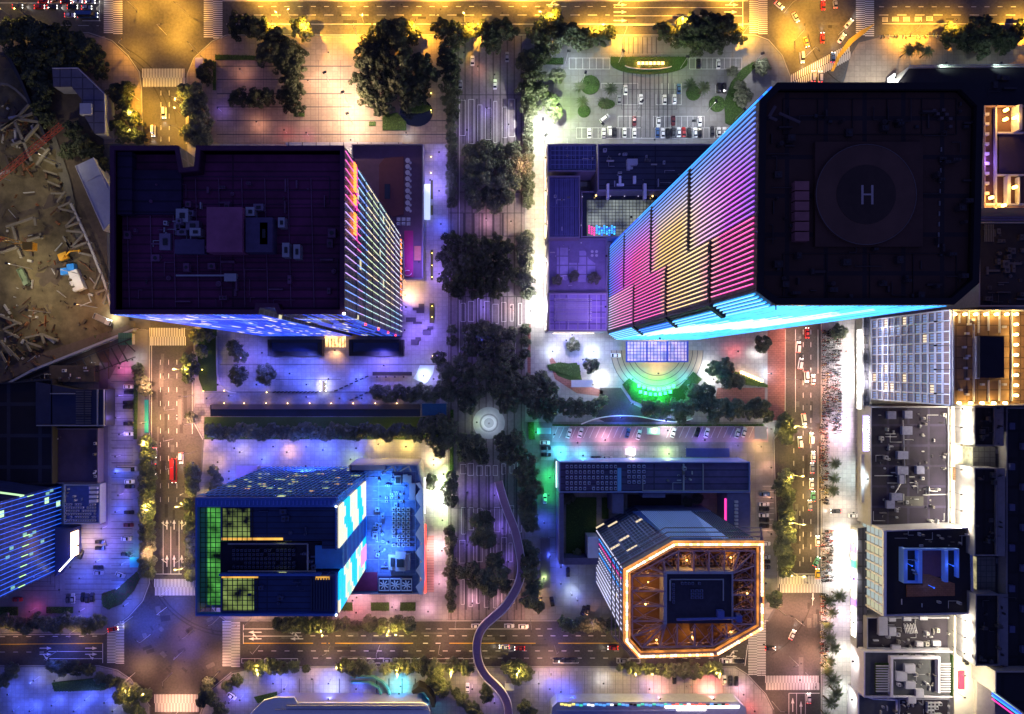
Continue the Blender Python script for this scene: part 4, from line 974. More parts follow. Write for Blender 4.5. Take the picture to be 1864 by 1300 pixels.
# podium of that building
zp = 20
root, q = bldg('podium_building', 'bright blue roofed podium full of plant between the media wall and the white walkway', 'building', [(635,846),(760,846),(768,880),(764,1082),(618,1082),(640,1040),(640,900)], zp, surf('podium_wall_pale',(0.4,0.4,0.48),.6,.2), surf('podium_roof_blue',(0.13,0.18,0.36),.7,.5,.6), par=1.2)
zr = zp-1.2
clutter(root,645,860,755,920,zr,26,431,surf('sky_plant',(0.3,0.38,0.6),.6,.3),3,10); clutter(root,680,925,708,1035,zr,22,432,MATS['sky_plant'],3,10); roof_lines(root,645,858,757,1045,zr,5,7,MATS['sky_plant'],'pipe_rack')
ac_rows(root, 713,922,748,995, zr, 4, 9, 1.5, .7, None, .05); ac_rows(root, 700,895,735,915, zr, 4, 3, 1.2, .6, None, .2)
part(root,'plant_room',M_palerf,lambda b: (px_box(b,707,1010,746,1038,zr,zr+3.5), px_box(b,720,1004,738,1040,zr+3.5,zr+4.5))); part(root,'plant_room',M_palerf,lambda b: px_box(b,640,847,700,856,zr,zr+2.5)); part(root,'plant_room',M_palerf,lambda b: px_box(b,745,880,756,910,zr,zr+2))
part(root,'skylight',[M_dark,M_steel],lambda b: (px_box(b,711,1016,718,1032,zr+4,zr+4.6), px_box(b,722,1018,735,1033,zr+5,zr+5.4,None,0), px_box(b,718,866,730,882,zr,zr+2.5,None,1), px_box(b,720,869,728,880,zr+2.5,zr+2.7,None,0), px_box(b,733,864,742,878,zr,zr+1.8,None,1), px_box(b,742,866,749,880,zr,zr+1.8,None,1)))
for i in range(2): part(root,'roof_gable',M_steel,lambda b: [b.tube(P(700+i*28,858,zr+1),P(716+i*28,849,zr+3),.35,5), b.tube(P(716+i*28,849,zr+3),P(720+i*28,858,zr+1),.35,5)])
part(root,'plant_pit',surf('plum_pit',(0.25,0.03,0.09),.7,.3),lambda b: px_box(b,645,1042,687,1076,zr,zr+.3))
part(root,'fan_deck',surf('fan_deck',(0.05,0.04,0.10),.7,.3),lambda b: px_box(b,688,1050,750,1082,zr,zr+1))
for i in range(3):
    def fan(b):
        cx, cy = 699+i*20.5, 1065; c = P(cx,cy,zr+1.5); r = 2.0
        px_box(b,cx-9.5,cy-11,cx+9.5,cy-10,zr+1,zr+1.8); px_box(b,cx-9.5,cy+10,cx+9.5,cy+11,zr+1,zr+1.8); px_box(b,cx-9.5,cy-10,cx-8.7,cy+10,zr+1,zr+1.8); px_box(b,cx+8.7,cy-10,cx+9.5,cy+10,zr+1,zr+1.8)
        for k in range(8):
            a = math.pi*k/4+.2; b.obox((c.x+r*.55*math.cos(a),c.y+r*.55*math.sin(a)),(math.cos(a),math.sin(a)),r*.45,.2,zr+1.3,zr+1.6)
    part(root,'cooling_fan',M_white,fan)
zig = [(757,880),(765,890),(755,905),(766,922),(755,938),(766,955),(756,972),(768,990),(756,1005),(768,1022),(757,1038),(769,1055),(757,1068),(764,1082),(769,1082),(774,1055),(773,1022),(773,990),(771,955),(771,922),(770,890),(764,878)]
part(root,'zigzag_cornice',M_white,lambda b: b.prism(pw(zig,zp),zp-.4,zp+.6))
part(root,'red_light_strip',L_red,lambda b: b.box(P(773,0,10).x,P(0,1080,10).y,9,P(773,0,10).x+.5,P(0,955,10).y,10))
part(root,'shop_sign',emit('white_sign',(1,.95,.85),3),lambda b: b.box(P(772,0,10).x,P(0,935,10).y,9,P(772,0,10).x+.5,P(0,870,10).y,10))
flood(root,776,900,8,(1,.97,.8),16000,(795,900)); flood(root,776,1000,8,(1,.7,.6),9000,(800,1000)); flood(root,650,1084,8,(1,.5,.6),5000,(650,1100)); flood(root,790,850,6,(1,.85,.5),5000,(790,830))

# ---------------------------------------------------------------- 5. octagonal roofed tower with golden edge, 68 m
zt = 68.0
gold = [(1140,1040),(1228,990),(1388,990),(1388,1144),(1305,1192),(1165,1196),(1140,1168)]
root = empty('office_building', P(1265,1095,zt)-Vector((0,0,zt))); tag(root, 'golden rimmed tower with open steel trusses around its sunken roof', 'building'); twD = root
q = pw(gold, zt)
part(root,'wall',curtain('gold_tower_glass',(0.04,0.05,0.12),(0.20,0.22,0.42),3.6,2.6,.03,(1,.8,.5),1.0,.3,axis='Y'),lambda b: b.prism(q,0,zt-7,0,cap=False,bottom=False))
deck = surf('amber_roof_deck',(0.20,0.10,0.04),.75,.6,.3)
part(root,'roof',deck,lambda b: b.prism(inset(q,.6),zt-8,zt-6.6,bottom=False))
def rim(b):
    b.ring(q,1.0,zt-7,zt); 
part(root,'parapet',surf('rim_steel',(0.30,0.24,0.26),.5,.2,metal=.2),rim)
def rimlight(b):
    o_ = inset(q,-.15); i_ = inset(q,.5); k = len(q); r = random.Random(8)
    for i in range(k):
        j = (i+1)%k; L_ = math.hypot(q[j][0]-q[i][0], q[j][1]-q[i][1]); n = int(L_/1.25)
        f = lambda a,c,t: (a[0]+(c[0]-a[0])*t, a[1]+(c[1]-a[1])*t)
        for m_ in range(n):
            t0 = m_/n; t1 = (m_+.80)/n
            if i == 2 and (.25 < t0 < .28 or .62 < t0 < .70): continue
            if r.random() < .04: continue
            v = r.uniform(-.12,.12); oo = inset(q,-.15-v) if 0 else o_
            b.prism([f(oo[i],oo[j],t0),f(oo[i],oo[j],t1),f(i_[i],i_[j],t1),f(i_[i],i_[j],t0)],zt+.01,zt+.4+v,r.choice((0,0,1,2)))
part(root,'rim_light',[emit('led_rim_a',(1,.60,.28),4.5),emit('led_rim_b',(1,.50,.16),3.0),emit('led_rim_c',(1,.72,.42),6)],rimlight)
part(root,'rim_halo_ring',emit('painted_rim_halo',(1,.33,.05),.8,(.3,.2,.1),var=.5,scale=.3),lambda b: (b.ring(inset(q,-.85),.68,zt-1.2,zt-.6), b.ring(inset(q,1.02),.6,zt-1.2,zt-.7)))  # dim emissive rings painted in for the halo around the rim lights
part(root,'maintenance_gallery',surf('gallery_steel',(0.22,0.18,0.24),.5,.2),lambda b: [b.ring(inset(q,-1.8-.9*k),.35,zt-4-3*k,zt-3.6-3*k) for k in range(3)])
inn = [(1152,1050),(1236,1004),(1376,1004),(1376,1138),(1298,1178),(1170,1180),(1152,1160)]
qi = pw(inn, zt)
def truss(b):
    zt2 = zt-.8; zb = zt-6
    k = len(qi); core = pw(rectpx(1213,1045,1336,1138),zt)
    pts = []
    for i in range(k):
        a = Vector(qi[i]); c = Vector(qi[(i+1)%k]); L_ = (c-a).length; n = max(1,int(L_/5))
        for t in range(n):
            pts.append(a+(c-a)*t/n)
        b.tube((a.x,a.y,zt2),(c.x,c.y,zt2),.3,5); b.tube((a.x,a.y,zb+2),(c.x,c.y,zb+2),.22,5)
    cx0,cy1 = core[0]; cx1,cy0 = core[2]
    for n_,p in enumerate(pts):
        r0_ = pts[n_-1]; tx = min(max(p.x,cx0),cx1); ty = min(max(p.y,cy0),cy1)
        b.tube((p.x,p.y,zt2),(tx,ty,zt2),.28,5); b.tube((p.x,p.y,zb),(tx,ty,zt2),.16,4); b.tube((r0_.x,r0_.y,zt2),(tx,ty,zt2-2),.14,4); b.tube((p.x,p.y,zb),(p.x,p.y,zt2),.2,5)
        b.tube((p.x,p.y,zt2),((p.x+tx)/2,(p.y+ty)/2,zb),.18,4); b.tube(((p.x+tx)/2,(p.y+ty)/2,zb),(tx,ty,zt2),.18,4)
        r2_ = pts[(n_+1)%len(pts)]; mid = ((p.x+tx)/2,(p.y+ty)/2,zb+3); b.tube(mid,(r2_.x,r2_.y,zt2),.16,4)
        b.tube((p.x,p.y,zb+1),(r2_.x,r2_.y,zt2),.16,4)
part(root,'roof_truss',surf('violet_steel',(0.34,0.26,0.34),.5,.2),truss)
part(root,'central_core',surf('core_roof',(0.035,0.032,0.06),.7,.4),lambda b: px_box(b,1213,1045,1336,1138,zt-6.6,zt-1.6,zt))
part(root,'core_parapet',M_palerf,lambda b: (px_box(b,1209,1041,1336,1046,zt-6.6,zt-.6,zt), px_box(b,1209,1046.2,1215,1138,zt-6.6,zt-.6,zt), px_box(b,1334,1046.2,1336,1138,zt-4,zt-.6,zt)))
part(root,'core_pipe',M_steel,lambda b: (px_box(b,1222,1056,1320,1058,zt-1.6,zt-1.2,zt), px_box(b,1318,1058,1320,1096,zt-1.6,zt-1.2,zt), px_box(b,1220,1058,1223,1096,zt-1.6,zt-1.1,zt)))
part(root,'window_cleaning_rig',surf('rig_blue',(0.12,0.16,0.5),.5,.2),lambda b: (b.tube(P(1232,1128,zt),P(1345,1125,zt),.45,6), px_box(b,1306,1112,1318,1124,zt-1.6,zt+.4,zt), px_box(b,1340,1120,1350,1132,zt-3,zt+.6,zt)))
ac_rows(root,1256,1072,1280,1090,zt-1.5,3,3,.5,.8,surf('unit_navy',(0.16,0.17,0.32),.5,.2),0); ac_rows(root,1222,1060,1228,1098,zt-1.5,1,5,1,.7,MATS['unit_navy'],0); ac_rows(root,1238,1058,1275,1064,zt-1.5,6,1,1,.7,MATS['unit_navy'],.1)
brown = surf('unit_brown',(0.32,0.22,0.16),.5,.2)
ac_rows(root,1200,1006,1372,1040,zt-6.5,14,3,1.6,.62,brown,.1,limit=38); ac_rows(root,1340,1042,1370,1125,zt-6.5,3,9,1.6,.6,brown,.1,limit=26)
for (x,y) in ((1175,1100),(1195,1165),(1260,1160),(1330,1150),(1360,1080),(1250,1020),(1330,1015),(1180,1060)):
    p = P(x,y,zt-3); spot(p,(1,.5,.10),1100,.3,root)
    part(root,'roof_lamp',led('amber_lamp',(1,.6,.15),8),lambda b: b.tube((p.x,p.y,zt-3.0),(p.x,p.y,zt-2.8),.3,8))
for (x,y) in ((1137,1100),(1300,1196),(1390,1060),(1180,1010)):
    p = P(x,y,zt+2); 
# west face led lines (run up the tower)
Wa = Vector(q[6]); Wb = Vector(q[0])
def face2(A,B,n,w,mats,segf,name='led_strip'):
    face_fins(root,A,B,n,segf,w=w,d=.4,mats=mats,name=name)
face2(Wb,Wa,12,.22,[emit('pale_line',(.75,.75,1),1.2),L_mag,L_sky,M_dark],lambda i,t: [(z,z+1.6,(0,2,1,0,2,0,0,3,0,3,3,0)[i]) for z in range(4,60,3)] if 1<=i<=6 else [(3,60,0)])
part(root,'roof_glazing',surf('slope_glass',(0.05,0.09,0.32),.3,.3,.3,pattern='planks',pscale=1.5),lambda b: (b.face([P(1228,988,zt-1),P(1150,931,14),P(1262,931,14),P(1300,988,zt-1)]), ))
face2(Vector(q[1]),Vector(q[2]),34,.2,[emit('blue_line',(.22,.38,1),.55),M_dark],lambda i,t: [(14,60,0)] if i < 24 else [(14,60,1)])
face2(Vector(q[0]),Vector(q[1]),14,.14,[emit('dim_line',(.25,.35,.7),.3)],lambda i,t: [(14,60,0)])
flood(root,1135,1100,30,(.4,.35,1),14000,(1060,1080)); flood(root,1388,1170,30,(1,.6,.3),26000,(1395,1200)); flood(root,1390,1060,40,(1,.75,.4),30000,(1420,1060)); flood(root,1240,1198,30,(1,.5,.35),30000,(1250,1250))
# its podium
zp = 14
root, q = bldg('podium_building', 'long blue roofed podium with panel rows behind the golden rimmed tower', 'building', rectpx(1018,841,1366,897), zp, surf('blue_wall',(0.2,0.24,0.5),.6,.2), surf('plum_blue_roof',(0.085,0.07,0.17),.7,.4,.4,pattern='planks',pscale=3), par=1.2)
ac_rows(root,1028,844,1124,894,zp-1.2,12,5,.9,.55,surf('panel_pale',(0.42,0.42,0.65),.5,.15),.03,name='roof_panel'); ac_rows(root,1140,844,1176,882,zp-1.2,4,4,.9,.55,MATS['panel_pale'],.1,name='roof_panel')
clutter(root,1210,846,1265,880,zp-1.2,10,91,None,3,7); part(root,'walkway',surf('sky_walkway',(0.15,0.4,0.7),.6,.1),lambda b: (px_box(b,1124,852,1131,894,zp-1.2,zp-.9)))
part(root,'rail',M_steel,lambda b: (px_box(b,1244,845,1246,893,zp-1.2,zp), px_box(b,1280,845,1281,893,zp-1.2,zp), px_box(b,1170,893,1364,894,zp-1.2,zp-.2), px_box(b,1170,872,1171,893,zp-1.2,zp-.2)))
for r5_,h5_ in (((1018,898,1026,1027),zp-.5),((1026.5,1016,1090,1028),8),((1115,898,1135,935),zp-1),((1324,898,1366,975),zp-.6),((1170,898,1211,906),zp-.6)): part(root,'courtyard_wing',surf('wing_roof',(0.10,0.10,0.22),.7,.3),lambda b: px_box(b,*r5_,0,h5_))
part(root,'eave_light',emit('white_blue',(.7,.85,1),1.6),lambda b: b.box(P(1012,0,9).x,P(0,888,9).y,8,P(1012,0,9).x+.5,P(0,840,9).y,9))
part(root,'magenta_light_strip',L_mag,lambda b: px_box(b,1320,908,1322.5,962,zp-2,zp-1)); 
for i in range(9): part(root,'solar_heater',M_ac,lambda b: (px_box(b,1338,912+i*6.6,1344,916+i*6.6,zp-.6,zp+.5)))
sheet('dark_courtyard', rectpx(1142,900,1240,932), surf('court_black',(0.03,0.02,0.03),.8,.3), Z2+.02)
mb_ = MB(); px_box(mb_,1070,978,1090,1016,0,9); t = mb_.build('stair_tower', surf('stair_white',(0.62,0.68,0.85),.5,.1)); tag(t,'small pale stair tower with coloured lights left of the golden rimmed tower','stair tower')
# ================================================================== EAST SIDE
# hotel with white grid facade, roof at 74 m
zt = 58
root, q = bldg('hotel_building', 'hotel with white window grid facade and roof terrace ringed by gold lamps', 'hotel', rectpx(1735,564,1990,738), zt, surf('hotel_wall',(0.30,0.20,0.19),.7,.2,pattern='bricks',pscale=.8), surf('amber_terrace',(0.22,0.13,0.07),.7,.3,.5,pattern='tiles',pscale=4), par=1.2, mpar=M_conc)
xw = q[0][0]; yt, yb_ = P(0,564,zt).y, P(0,738,zt).y
ncol, nrow = 9, 12                                    # columns run along the facade (y), rows are storeys
z0f, z1f = 5, zt-1
part(root,'facade_frame',surf('white_frame',(0.72,0.72,0.82),.5,.1),lambda b: ([b.box(xw-.75,yb_+(yt-yb_)*j/ncol-.22,z0f,xw-.01,yb_+(yt-yb_)*j/ncol+.22,z1f) for j in range(ncol+1)],[b.box(xw-.6,yb_,z0f+(z1f-z0f)*i/nrow-.25,xw-.02,yt,z0f+(z1f-z0f)*i/nrow+.25) for i in range(nrow+1)]))
Mws = [emit('hotel_window_dark',(.3,.4,.8),.25,(.05,.06,.12)),emit('hotel_window_blue',(.35,.5,1),.5,(.05,.06,.12)),emit('hotel_window_lit',(1,.8,.55),1.1)]
rr = random.Random(9); cw = (yt-yb_)/ncol; rh = (z1f-z0f)/nrow; k = 0
for i in range(nrow):
    for j in range(ncol):
        if k >= 99: break
        k += 1; b = MB(); y0 = yb_+cw*j+.35
        for s in range(3): b.box(xw-.12,y0+s*(cw-.7)/3,z0f+rh*i+1.2,xw-.03,y0+(s+.72)*(cw-.7)/3,z0f+rh*(i+1)-.4)
        b.build('window', Mws[2 if rr.random()<.06 else (1 if rr.random()<.5 else 0)], root)
for k_ in range(4):
    wx=xw-7; wy=yb_+(yt-yb_)*(k_+.5)/4
    part(root,'facade_lamp',M_dark,lambda b: (b.tube((xw,wy,zt-1),(wx,wy,zt+.5),.12,5),b.box(wx-.5,wy-.3,zt+.4,wx+.5,wy+.3,zt+.7)))
    spot((wx,wy,zt),(.62,.68,1),2600,.3,root); spot((xw-4,wy,16),(.75,.8,1),1500,.3,root)
zr = zt-1.2
part(root,'stair_block',[M_blackrf,M_palerf],lambda b: (px_box(b,1784,612,1828,688,zr,zr+3,None,0),px_box(b,1777,612,1783.8,690,zr,zr+1.5,None,1)))
part(root,'terrace_kerb',M_palerf,lambda b: [px_box(b,x,y0,x+1.6,y1,zr,zr+.8) for x,y0,y1 in ((1747,570,588),(1764,566,590),(1773,590,732),(1800,566,602),(1820,566,606),(1842,568,730),(1800,692,732),(1820,692,730),(1782,566,606))])
for x,y in ((1762,607),(1757,632),(1760,652),(1764,648),(1759,670),(1762,690),(1766,590),(1772,582),(1830,595),(1790,700),(1830,700),(1750,710),(1762,718)): part(root,'air_conditioner',M_ac,lambda b: px_box(b,x-3,y-2,x+3,y+2,zr,zr+1))
lampz = [(1740+i*19,572) for i in range(6)]+[(1852,572+i*18.5) for i in range(9)]+[(1748+i*21,734) for i in range(5)]
for i,(x,y) in enumerate(lampz):
    part(root,'terrace_lamp',led('gold_lamp',(1,.72,.25),14),lambda b: disc(b,x,y,2.6,zr+1.6,1.2,8))
    if i%2==0: spot(P(x,y,zr+2.4),(1,.62,.15),1500,.3,root)
# slim blue lit blocks in front of the hotel
o_, _ = bldg('shop_building','narrow grey shop block directly left of the hotel\'s white grid facade','shop',rectpx(1570,575,1586,745),6,M_conc,M_greyrf,par=1.1)
for y in (590,620,650,685,715): part(o_,'air_conditioner',M_dark,lambda b: px_box(b,1573,y-7,1579,y+6,4.9,6.2))
part(o_,'shop_sign',emit('white_shop_sign',(1,.98,.92),3,var=.6,scale=.4),lambda b: b.box(P(1570,0,6).x-.6,P(0,745,6).y,2.5,P(1570,0,6).x-.2,P(0,600,6).y,5.5))

# shopping block with big dark roof
M_mall = surf('mall_roof',(0.017,0.013,0.034),.85,.7,.15,pattern='tiles',pscale=9,col2=(0.03,0.025,0.06))
root, q = bldg('mall_building','long dark roofed mall with pale roof boxes below the white grid hotel','mall',rectpx(1585,740,1728,958),11,surf('mall_wall',(0.3,0.3,0.36),.7,.2),M_mall,par=1.2)
for (x,y,w,d) in ((1624,756,15,14),(1654,755,14,14),(1652,784,18,15),(1644,829,19,14),(1644,857,19,15),(1676,856,14,14),(1633,905,20,13),(1622,919,14,14),(1642,872,9,18)): part(root,'roof_box',surf('roof_box_blue',(0.16,0.17,0.30),.6,.4,1.0),lambda b: px_box(b,x-w/2,y-d/2,x+w/2,y+d/2,9.8,11.6))
clutter(root,1595,750,1720,950,9.8,75,55,None,2,7); clutter(root,1600,750,1715,760,9.8,6,56,None,2,4)
for (x0,y0,x1,y1) in ((1644,765,1648,880),(1592,866,1625,866),(1680,901,1725,900),(1625,905,1640,880),(1612,790,1630,790),(1612,795,1632,795)): part(root,'pipe',M_steel,lambda b: b.tube(P(x0,y0,10.4),P(x1,y1,10.4),.2,5))
part(root,'roof_pit',M_dark,lambda b: px_box(b,1648,904,1681,921,9.8,10.0))
part(root,'led_sign',[emit('sign_white_slat',(.95,.9,1),3.2),L_mag,emit('sign_violet',(.45,.35,1),1.5)],lambda b: ([px_box(b,1572,758+i*4.6,1583,760.4+i*4.6,9.2,9.8,9,0) for i in range(14)],px_box(b,1571,756,1584,822,8.6,9.2,9,2),px_box(b,1584.5,770,1584.4,815,9,9.6,9,1)))
part(root,'sign_panel',M_palerf,lambda b: px_box(b,1568,828,1579,915,5,6,6))
flood(root,1582,780,12,(1,.80,1),30000,(1545,780)); flood(root,1582,690,12,(1,.92,.90),34000,(1545,690)); flood(root,1582,870,12,(.82,1,.93),9000,(1545,870)); flood(root,1582,625,12,(1,.87,.70),13000,(1540,625))
# cream lit alley and wall
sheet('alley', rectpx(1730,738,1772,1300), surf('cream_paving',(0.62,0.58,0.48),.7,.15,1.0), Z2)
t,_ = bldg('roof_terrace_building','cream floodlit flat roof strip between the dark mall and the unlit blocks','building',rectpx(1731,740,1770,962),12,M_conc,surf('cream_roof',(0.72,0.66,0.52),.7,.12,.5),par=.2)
part(t,'roof_hatch',M_wood,lambda b: (px_box(b,1751,767,1758,800,12,12.3),px_box(b,1735,850,1745,874,12,12.5))); clutter(t,1745,850,1760,880,12,5,12,M_steel,2,4)
t2,_ = bldg('roof_terrace_building','cream floodlit roof strip with clutter right of the white stepped house','building',rectpx(1737,1120,1776,1345),12,M_conc,MATS['cream_roof'],par=.2)
clutter(t2,1748,1170,1772,1215,12,12,13,M_dark,3,7); part(t2,'red_awning',surf('red_cloth',(0.6,0.03,0.08),.7,.1),lambda b: px_box(b,1746,1222,1756,1255,12,12.8))
for (r_,x,y) in ((t,1752,745),(t,1750,778),(t,1750,855),(t,1750,930),(t2,1756,1160),(t2,1756,1230),(t,1750,810),(t,1750,900),(t,1750,958),(t2,1756,1130),(t2,1756,1190),(t2,1756,1270)):
    p = P(x,y,20); part(r_,'lamp_post',M_dark,lambda b: (b.tube((p.x,p.y,12),(p.x,p.y,20),.12,5),b.box(p.x-.5,p.y-.3,20,p.x+.5,p.y+.3,20.2)))
    spot((p.x,p.y,19.6),(1,.86,.58),15000,.3,r_)
# office with courtyard well
zt = 20
root, q = bldg('office_building','dark roofed office block with blue lit square light well near the lower right corner','building',[(1612,966),(1770,960),(1773,1118),(1612,1122)],zt,surf('office_e_wall',(0.30,0.30,0.36),.6,.2),M_blackrf,par=1.2,mpar=surf('pale_parapet',(0.35,0.35,0.5),.6,.2))
xw = q[0][0]
part(root,'facade_frame',surf('ivory_frame',(0.65,0.65,0.72),.5,.1),lambda b: ([b.box(xw-.8,q[0][1]+(q[3][1]-q[0][1])*j/9-.35,3,xw-.02,q[0][1]+(q[3][1]-q[0][1])*j/9+.35,19) for j in range(10)],b.box(xw-.9,q[3][1],19,xw+.2,q[0][1],20.2)))
for j in range(9):
    b = MB(); L_ = (q[0][1]-q[3][1])/9
    for k in range(5): b.box(xw-.3,q[3][1]+L_*j+.6,3+k*3.2,xw-.03,q[3][1]+L_*(j+1)-.6,5.2+k*3.2)
    b.build('window_bay', emit('bay_window_lit',(.6,.75,.75),.6,(.05,.06,.12)) if j%3 else emit('bay_window_warm',(.8,.85,.6),.55), root)
part(root,'well_wall',surf('well_blue',(0.22,0.42,0.95),.6,.1),lambda b: (px_box(b,1645,999,1652,1062,19,22.5),px_box(b,1652.3,999,1746,1002,19,21),px_box(b,1672,1002.3,1679,1062,19,21.5),px_box(b,1720,1002.3,1726,1060,19,21.5),px_box(b,1743,1002.3,1746,1052,19,21.2),px_box(b,1652.3,1059,1671.7,1062,19,21)))
part(root,'brick_court',surf('brick_court',(0.30,0.12,0.06),.7,.3,1,pattern='bricks',pscale=.8),lambda b: b.prism(pw([(1650,1064),(1679,1064),(1679,1045),(1690,1045),(1737,1062),(1737,1084),(1650,1086)],19),19,19.4))
part(root,'well_floor',surf('well_slope',(0.16,0.07,0.12),.7,.3),lambda b: px_box(b,1679.3,1002.5,1719.7,1050,18.9,19.2))
clutter(root,1620,970,1765,997,18.8,18,61,None,2,6); clutter(root,1640,1090,1750,1110,18.8,5,62,None,3,6); clutter(root,1653,1004,1670,1056,19,5,63,None,2,4)
for (x,y) in ((1660,1030),(1735,1030),(1700,1070)): p = P(x,y,23); spot(p,(.12,.25,1),1500 if y<1050 else 700,.3,root); part(root,'well_lamp',L_blue,lambda b: (b.tube((p.x,p.y,19),(p.x,p.y,23),.1,5),b.tube((p.x,p.y,23),(p.x,p.y,23.2),.35,8)))
t,_ = bldg('shop_building','long lit shop row in front of the square light well office','shop',[(1562,962),(1580,960),(1578,1118),(1575,1180),(1560,1180)],6,M_conc,M_greyrf,par=.2)
part(t,'shop_sign',[emit('sign_ivory',(1,.97,.85),3.5),emit('sign_green',(.1,.8,.4),2),emit('sign_violet2',(.5,.2,1),2.5)],lambda b: [b.box(P(1560,0,6).x-.8,P(0,965+(i+1)*14,6).y,2.5,P(1560,0,6).x-.3,P(0,967+i*14,6).y,5.5,(0,0,2,0,1,0,2,0,0,2,0,0,0,0)[i]) for i in range(14)])
flood(t,1554,985,10,(1,.96,.80),19000,(1532,985)); flood(t,1554,1050,10,(1,.97,.88),24000,(1532,1050)); flood(t,1554,1130,10,(1,.82,.92),9000,(1532,1130)); flood(t,1552,1200,10,(1,.95,.75),14000,(1532,1200)); flood(t,1550,1270,10,(.92,1,.8),9000,(1532,1270)); flood(t,1555,930,10,(1,.85,.65),7000,(1530,930))
# low roofs beneath it
root,_ = bldg('mall_building','cluttered dark flat roof directly below the square light well office','mall',rectpx(1578,1124,1736,1182),9,surf('mall_wall2',(0.3,0.3,0.36),.7,.2),surf('roof_umber',(0.025,0.02,0.035),.85,.4,.3),par=1.1)
for (x,y,w,d) in ((1625,1150,13,16),(1625,1128,12,7),(1652,1127,14,7),(1682,1126,14,6),(1632,1180,16,9),(1608,1140,16,34),(1675,1173,12,8),(1706,1172,14,9)): part(root,'roof_box',M_palerf,lambda b: px_box(b,x-w/2,y-d/2,x+w/2,y+d/2,7.9,9.4))
part(root,'rack',M_white,lambda b: [b.tube(P(1645+i*3,1135+(i%2)*2,8.4),P(1649+i*3,1153,8.4),.15,4) for i in range(8)]); clutter(root,1590,1130,1730,1178,7.9,34,64,None,2,7)
root,_ = bldg('house_building','white parapet block with striped pergolas and green roof garden at lower right','building',rectpx(1573,1186,1738,1270),11,surf('white_wall',(0.62,0.60,0.72),.6,.15),surf('roof_slate',(0.07,0.075,0.09),.8,.35,.4),par=1.3,mpar=MATS['white_wall'])
part(root,'pergola',M_palerf,lambda b: [px_box(b,1595,1212+i*4.6,1620,1213.6+i*4.6,12,12.4) for i in range(11)])
part(root,'pergola',M_palerf,lambda b: [px_box(b,1712,1208+i*4.6,1731,1209.6+i*4.6,12,12.4) for i in range(12)])
part(root,'inner_wall',MATS['white_wall'],lambda b: (px_box(b,1622,1196,1626,1268,9.7,12),px_box(b,1626.3,1196,1712,1200,9.7,12),px_box(b,1708,1200.3,1712,1262,9.7,12)))
for (x,y,w,d) in ((1657,1218,19,16),(1642,1232,19,17),(1658,1248,18,13),(1675,1262,14,13),(1661,1275,14,12)): part(root,'roof_box',M_palerf,lambda b: px_box(b,x-w/2,y-d/2,x+w/2,y+d/2,9.7,11.2))
clutter(root,1626,1203,1706,1262,9.7,20,66,None,2,6); clutter(root,1640,1276,1682,1310,7.9,14,661,None,2,6); twH=root
part(root,'wall_opening',M_dark,lambda b: [px_box(b,1636+i*22,1190,1644+i*22,1193,11,11.05) for i in range(4)])
root,_ = bldg('house_building','small white stepped building at the bottom edge beside the palm row','building',[(1562,1262),(1590,1272),(1634,1274),(1634,1400),(1562,1400)],9,MATS['white_wall'],MATS['roof_slate'],par=1.2,mpar=MATS['white_wall'])
clutter(root,1600,1285,1628,1300,7.8,4,67,None,3,6)
root,_ = bldg('plant_building','dark roof crowded with square units and round fans at the bottom right','building',rectpx(1636,1272,1740,1400),9,MATS['mall_wall2'],MATS['roof_umber'],par=1.1)
ac_rows(root,1684,1276,1712,1310,7.9,4,5,1.5,.8,None,.05); 
for i in range(3): part(root,'round_fan',M_ac,lambda b: disc(b,1732,1275+i*13,4,9.3,1.3,12))
# dark unlit blocks along the right margin
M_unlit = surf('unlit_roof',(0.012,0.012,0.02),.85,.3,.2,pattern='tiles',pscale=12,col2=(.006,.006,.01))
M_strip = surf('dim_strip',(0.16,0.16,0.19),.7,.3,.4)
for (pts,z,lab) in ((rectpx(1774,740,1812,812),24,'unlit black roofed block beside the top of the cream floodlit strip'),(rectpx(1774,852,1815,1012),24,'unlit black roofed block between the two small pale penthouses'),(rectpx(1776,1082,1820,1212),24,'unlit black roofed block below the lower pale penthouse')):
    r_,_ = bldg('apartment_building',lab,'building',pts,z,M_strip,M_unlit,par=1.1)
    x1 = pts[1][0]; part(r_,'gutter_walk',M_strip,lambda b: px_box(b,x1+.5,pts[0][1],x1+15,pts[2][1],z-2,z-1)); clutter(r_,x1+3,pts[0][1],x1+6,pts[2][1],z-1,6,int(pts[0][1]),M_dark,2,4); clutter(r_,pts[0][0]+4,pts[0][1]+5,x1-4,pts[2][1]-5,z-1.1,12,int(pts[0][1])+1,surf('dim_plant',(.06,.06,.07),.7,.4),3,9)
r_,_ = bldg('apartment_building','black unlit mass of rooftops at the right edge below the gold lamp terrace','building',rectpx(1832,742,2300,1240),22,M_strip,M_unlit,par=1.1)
for i in range(12): part(r_,'roof_box',surf('dim_blue_box',(0.06,0.07,0.16),.7,.2),lambda b: px_box(b,1838+(i%2)*22,770+i*37,1848+(i%2)*22,782+i*37,20.9,22.4))
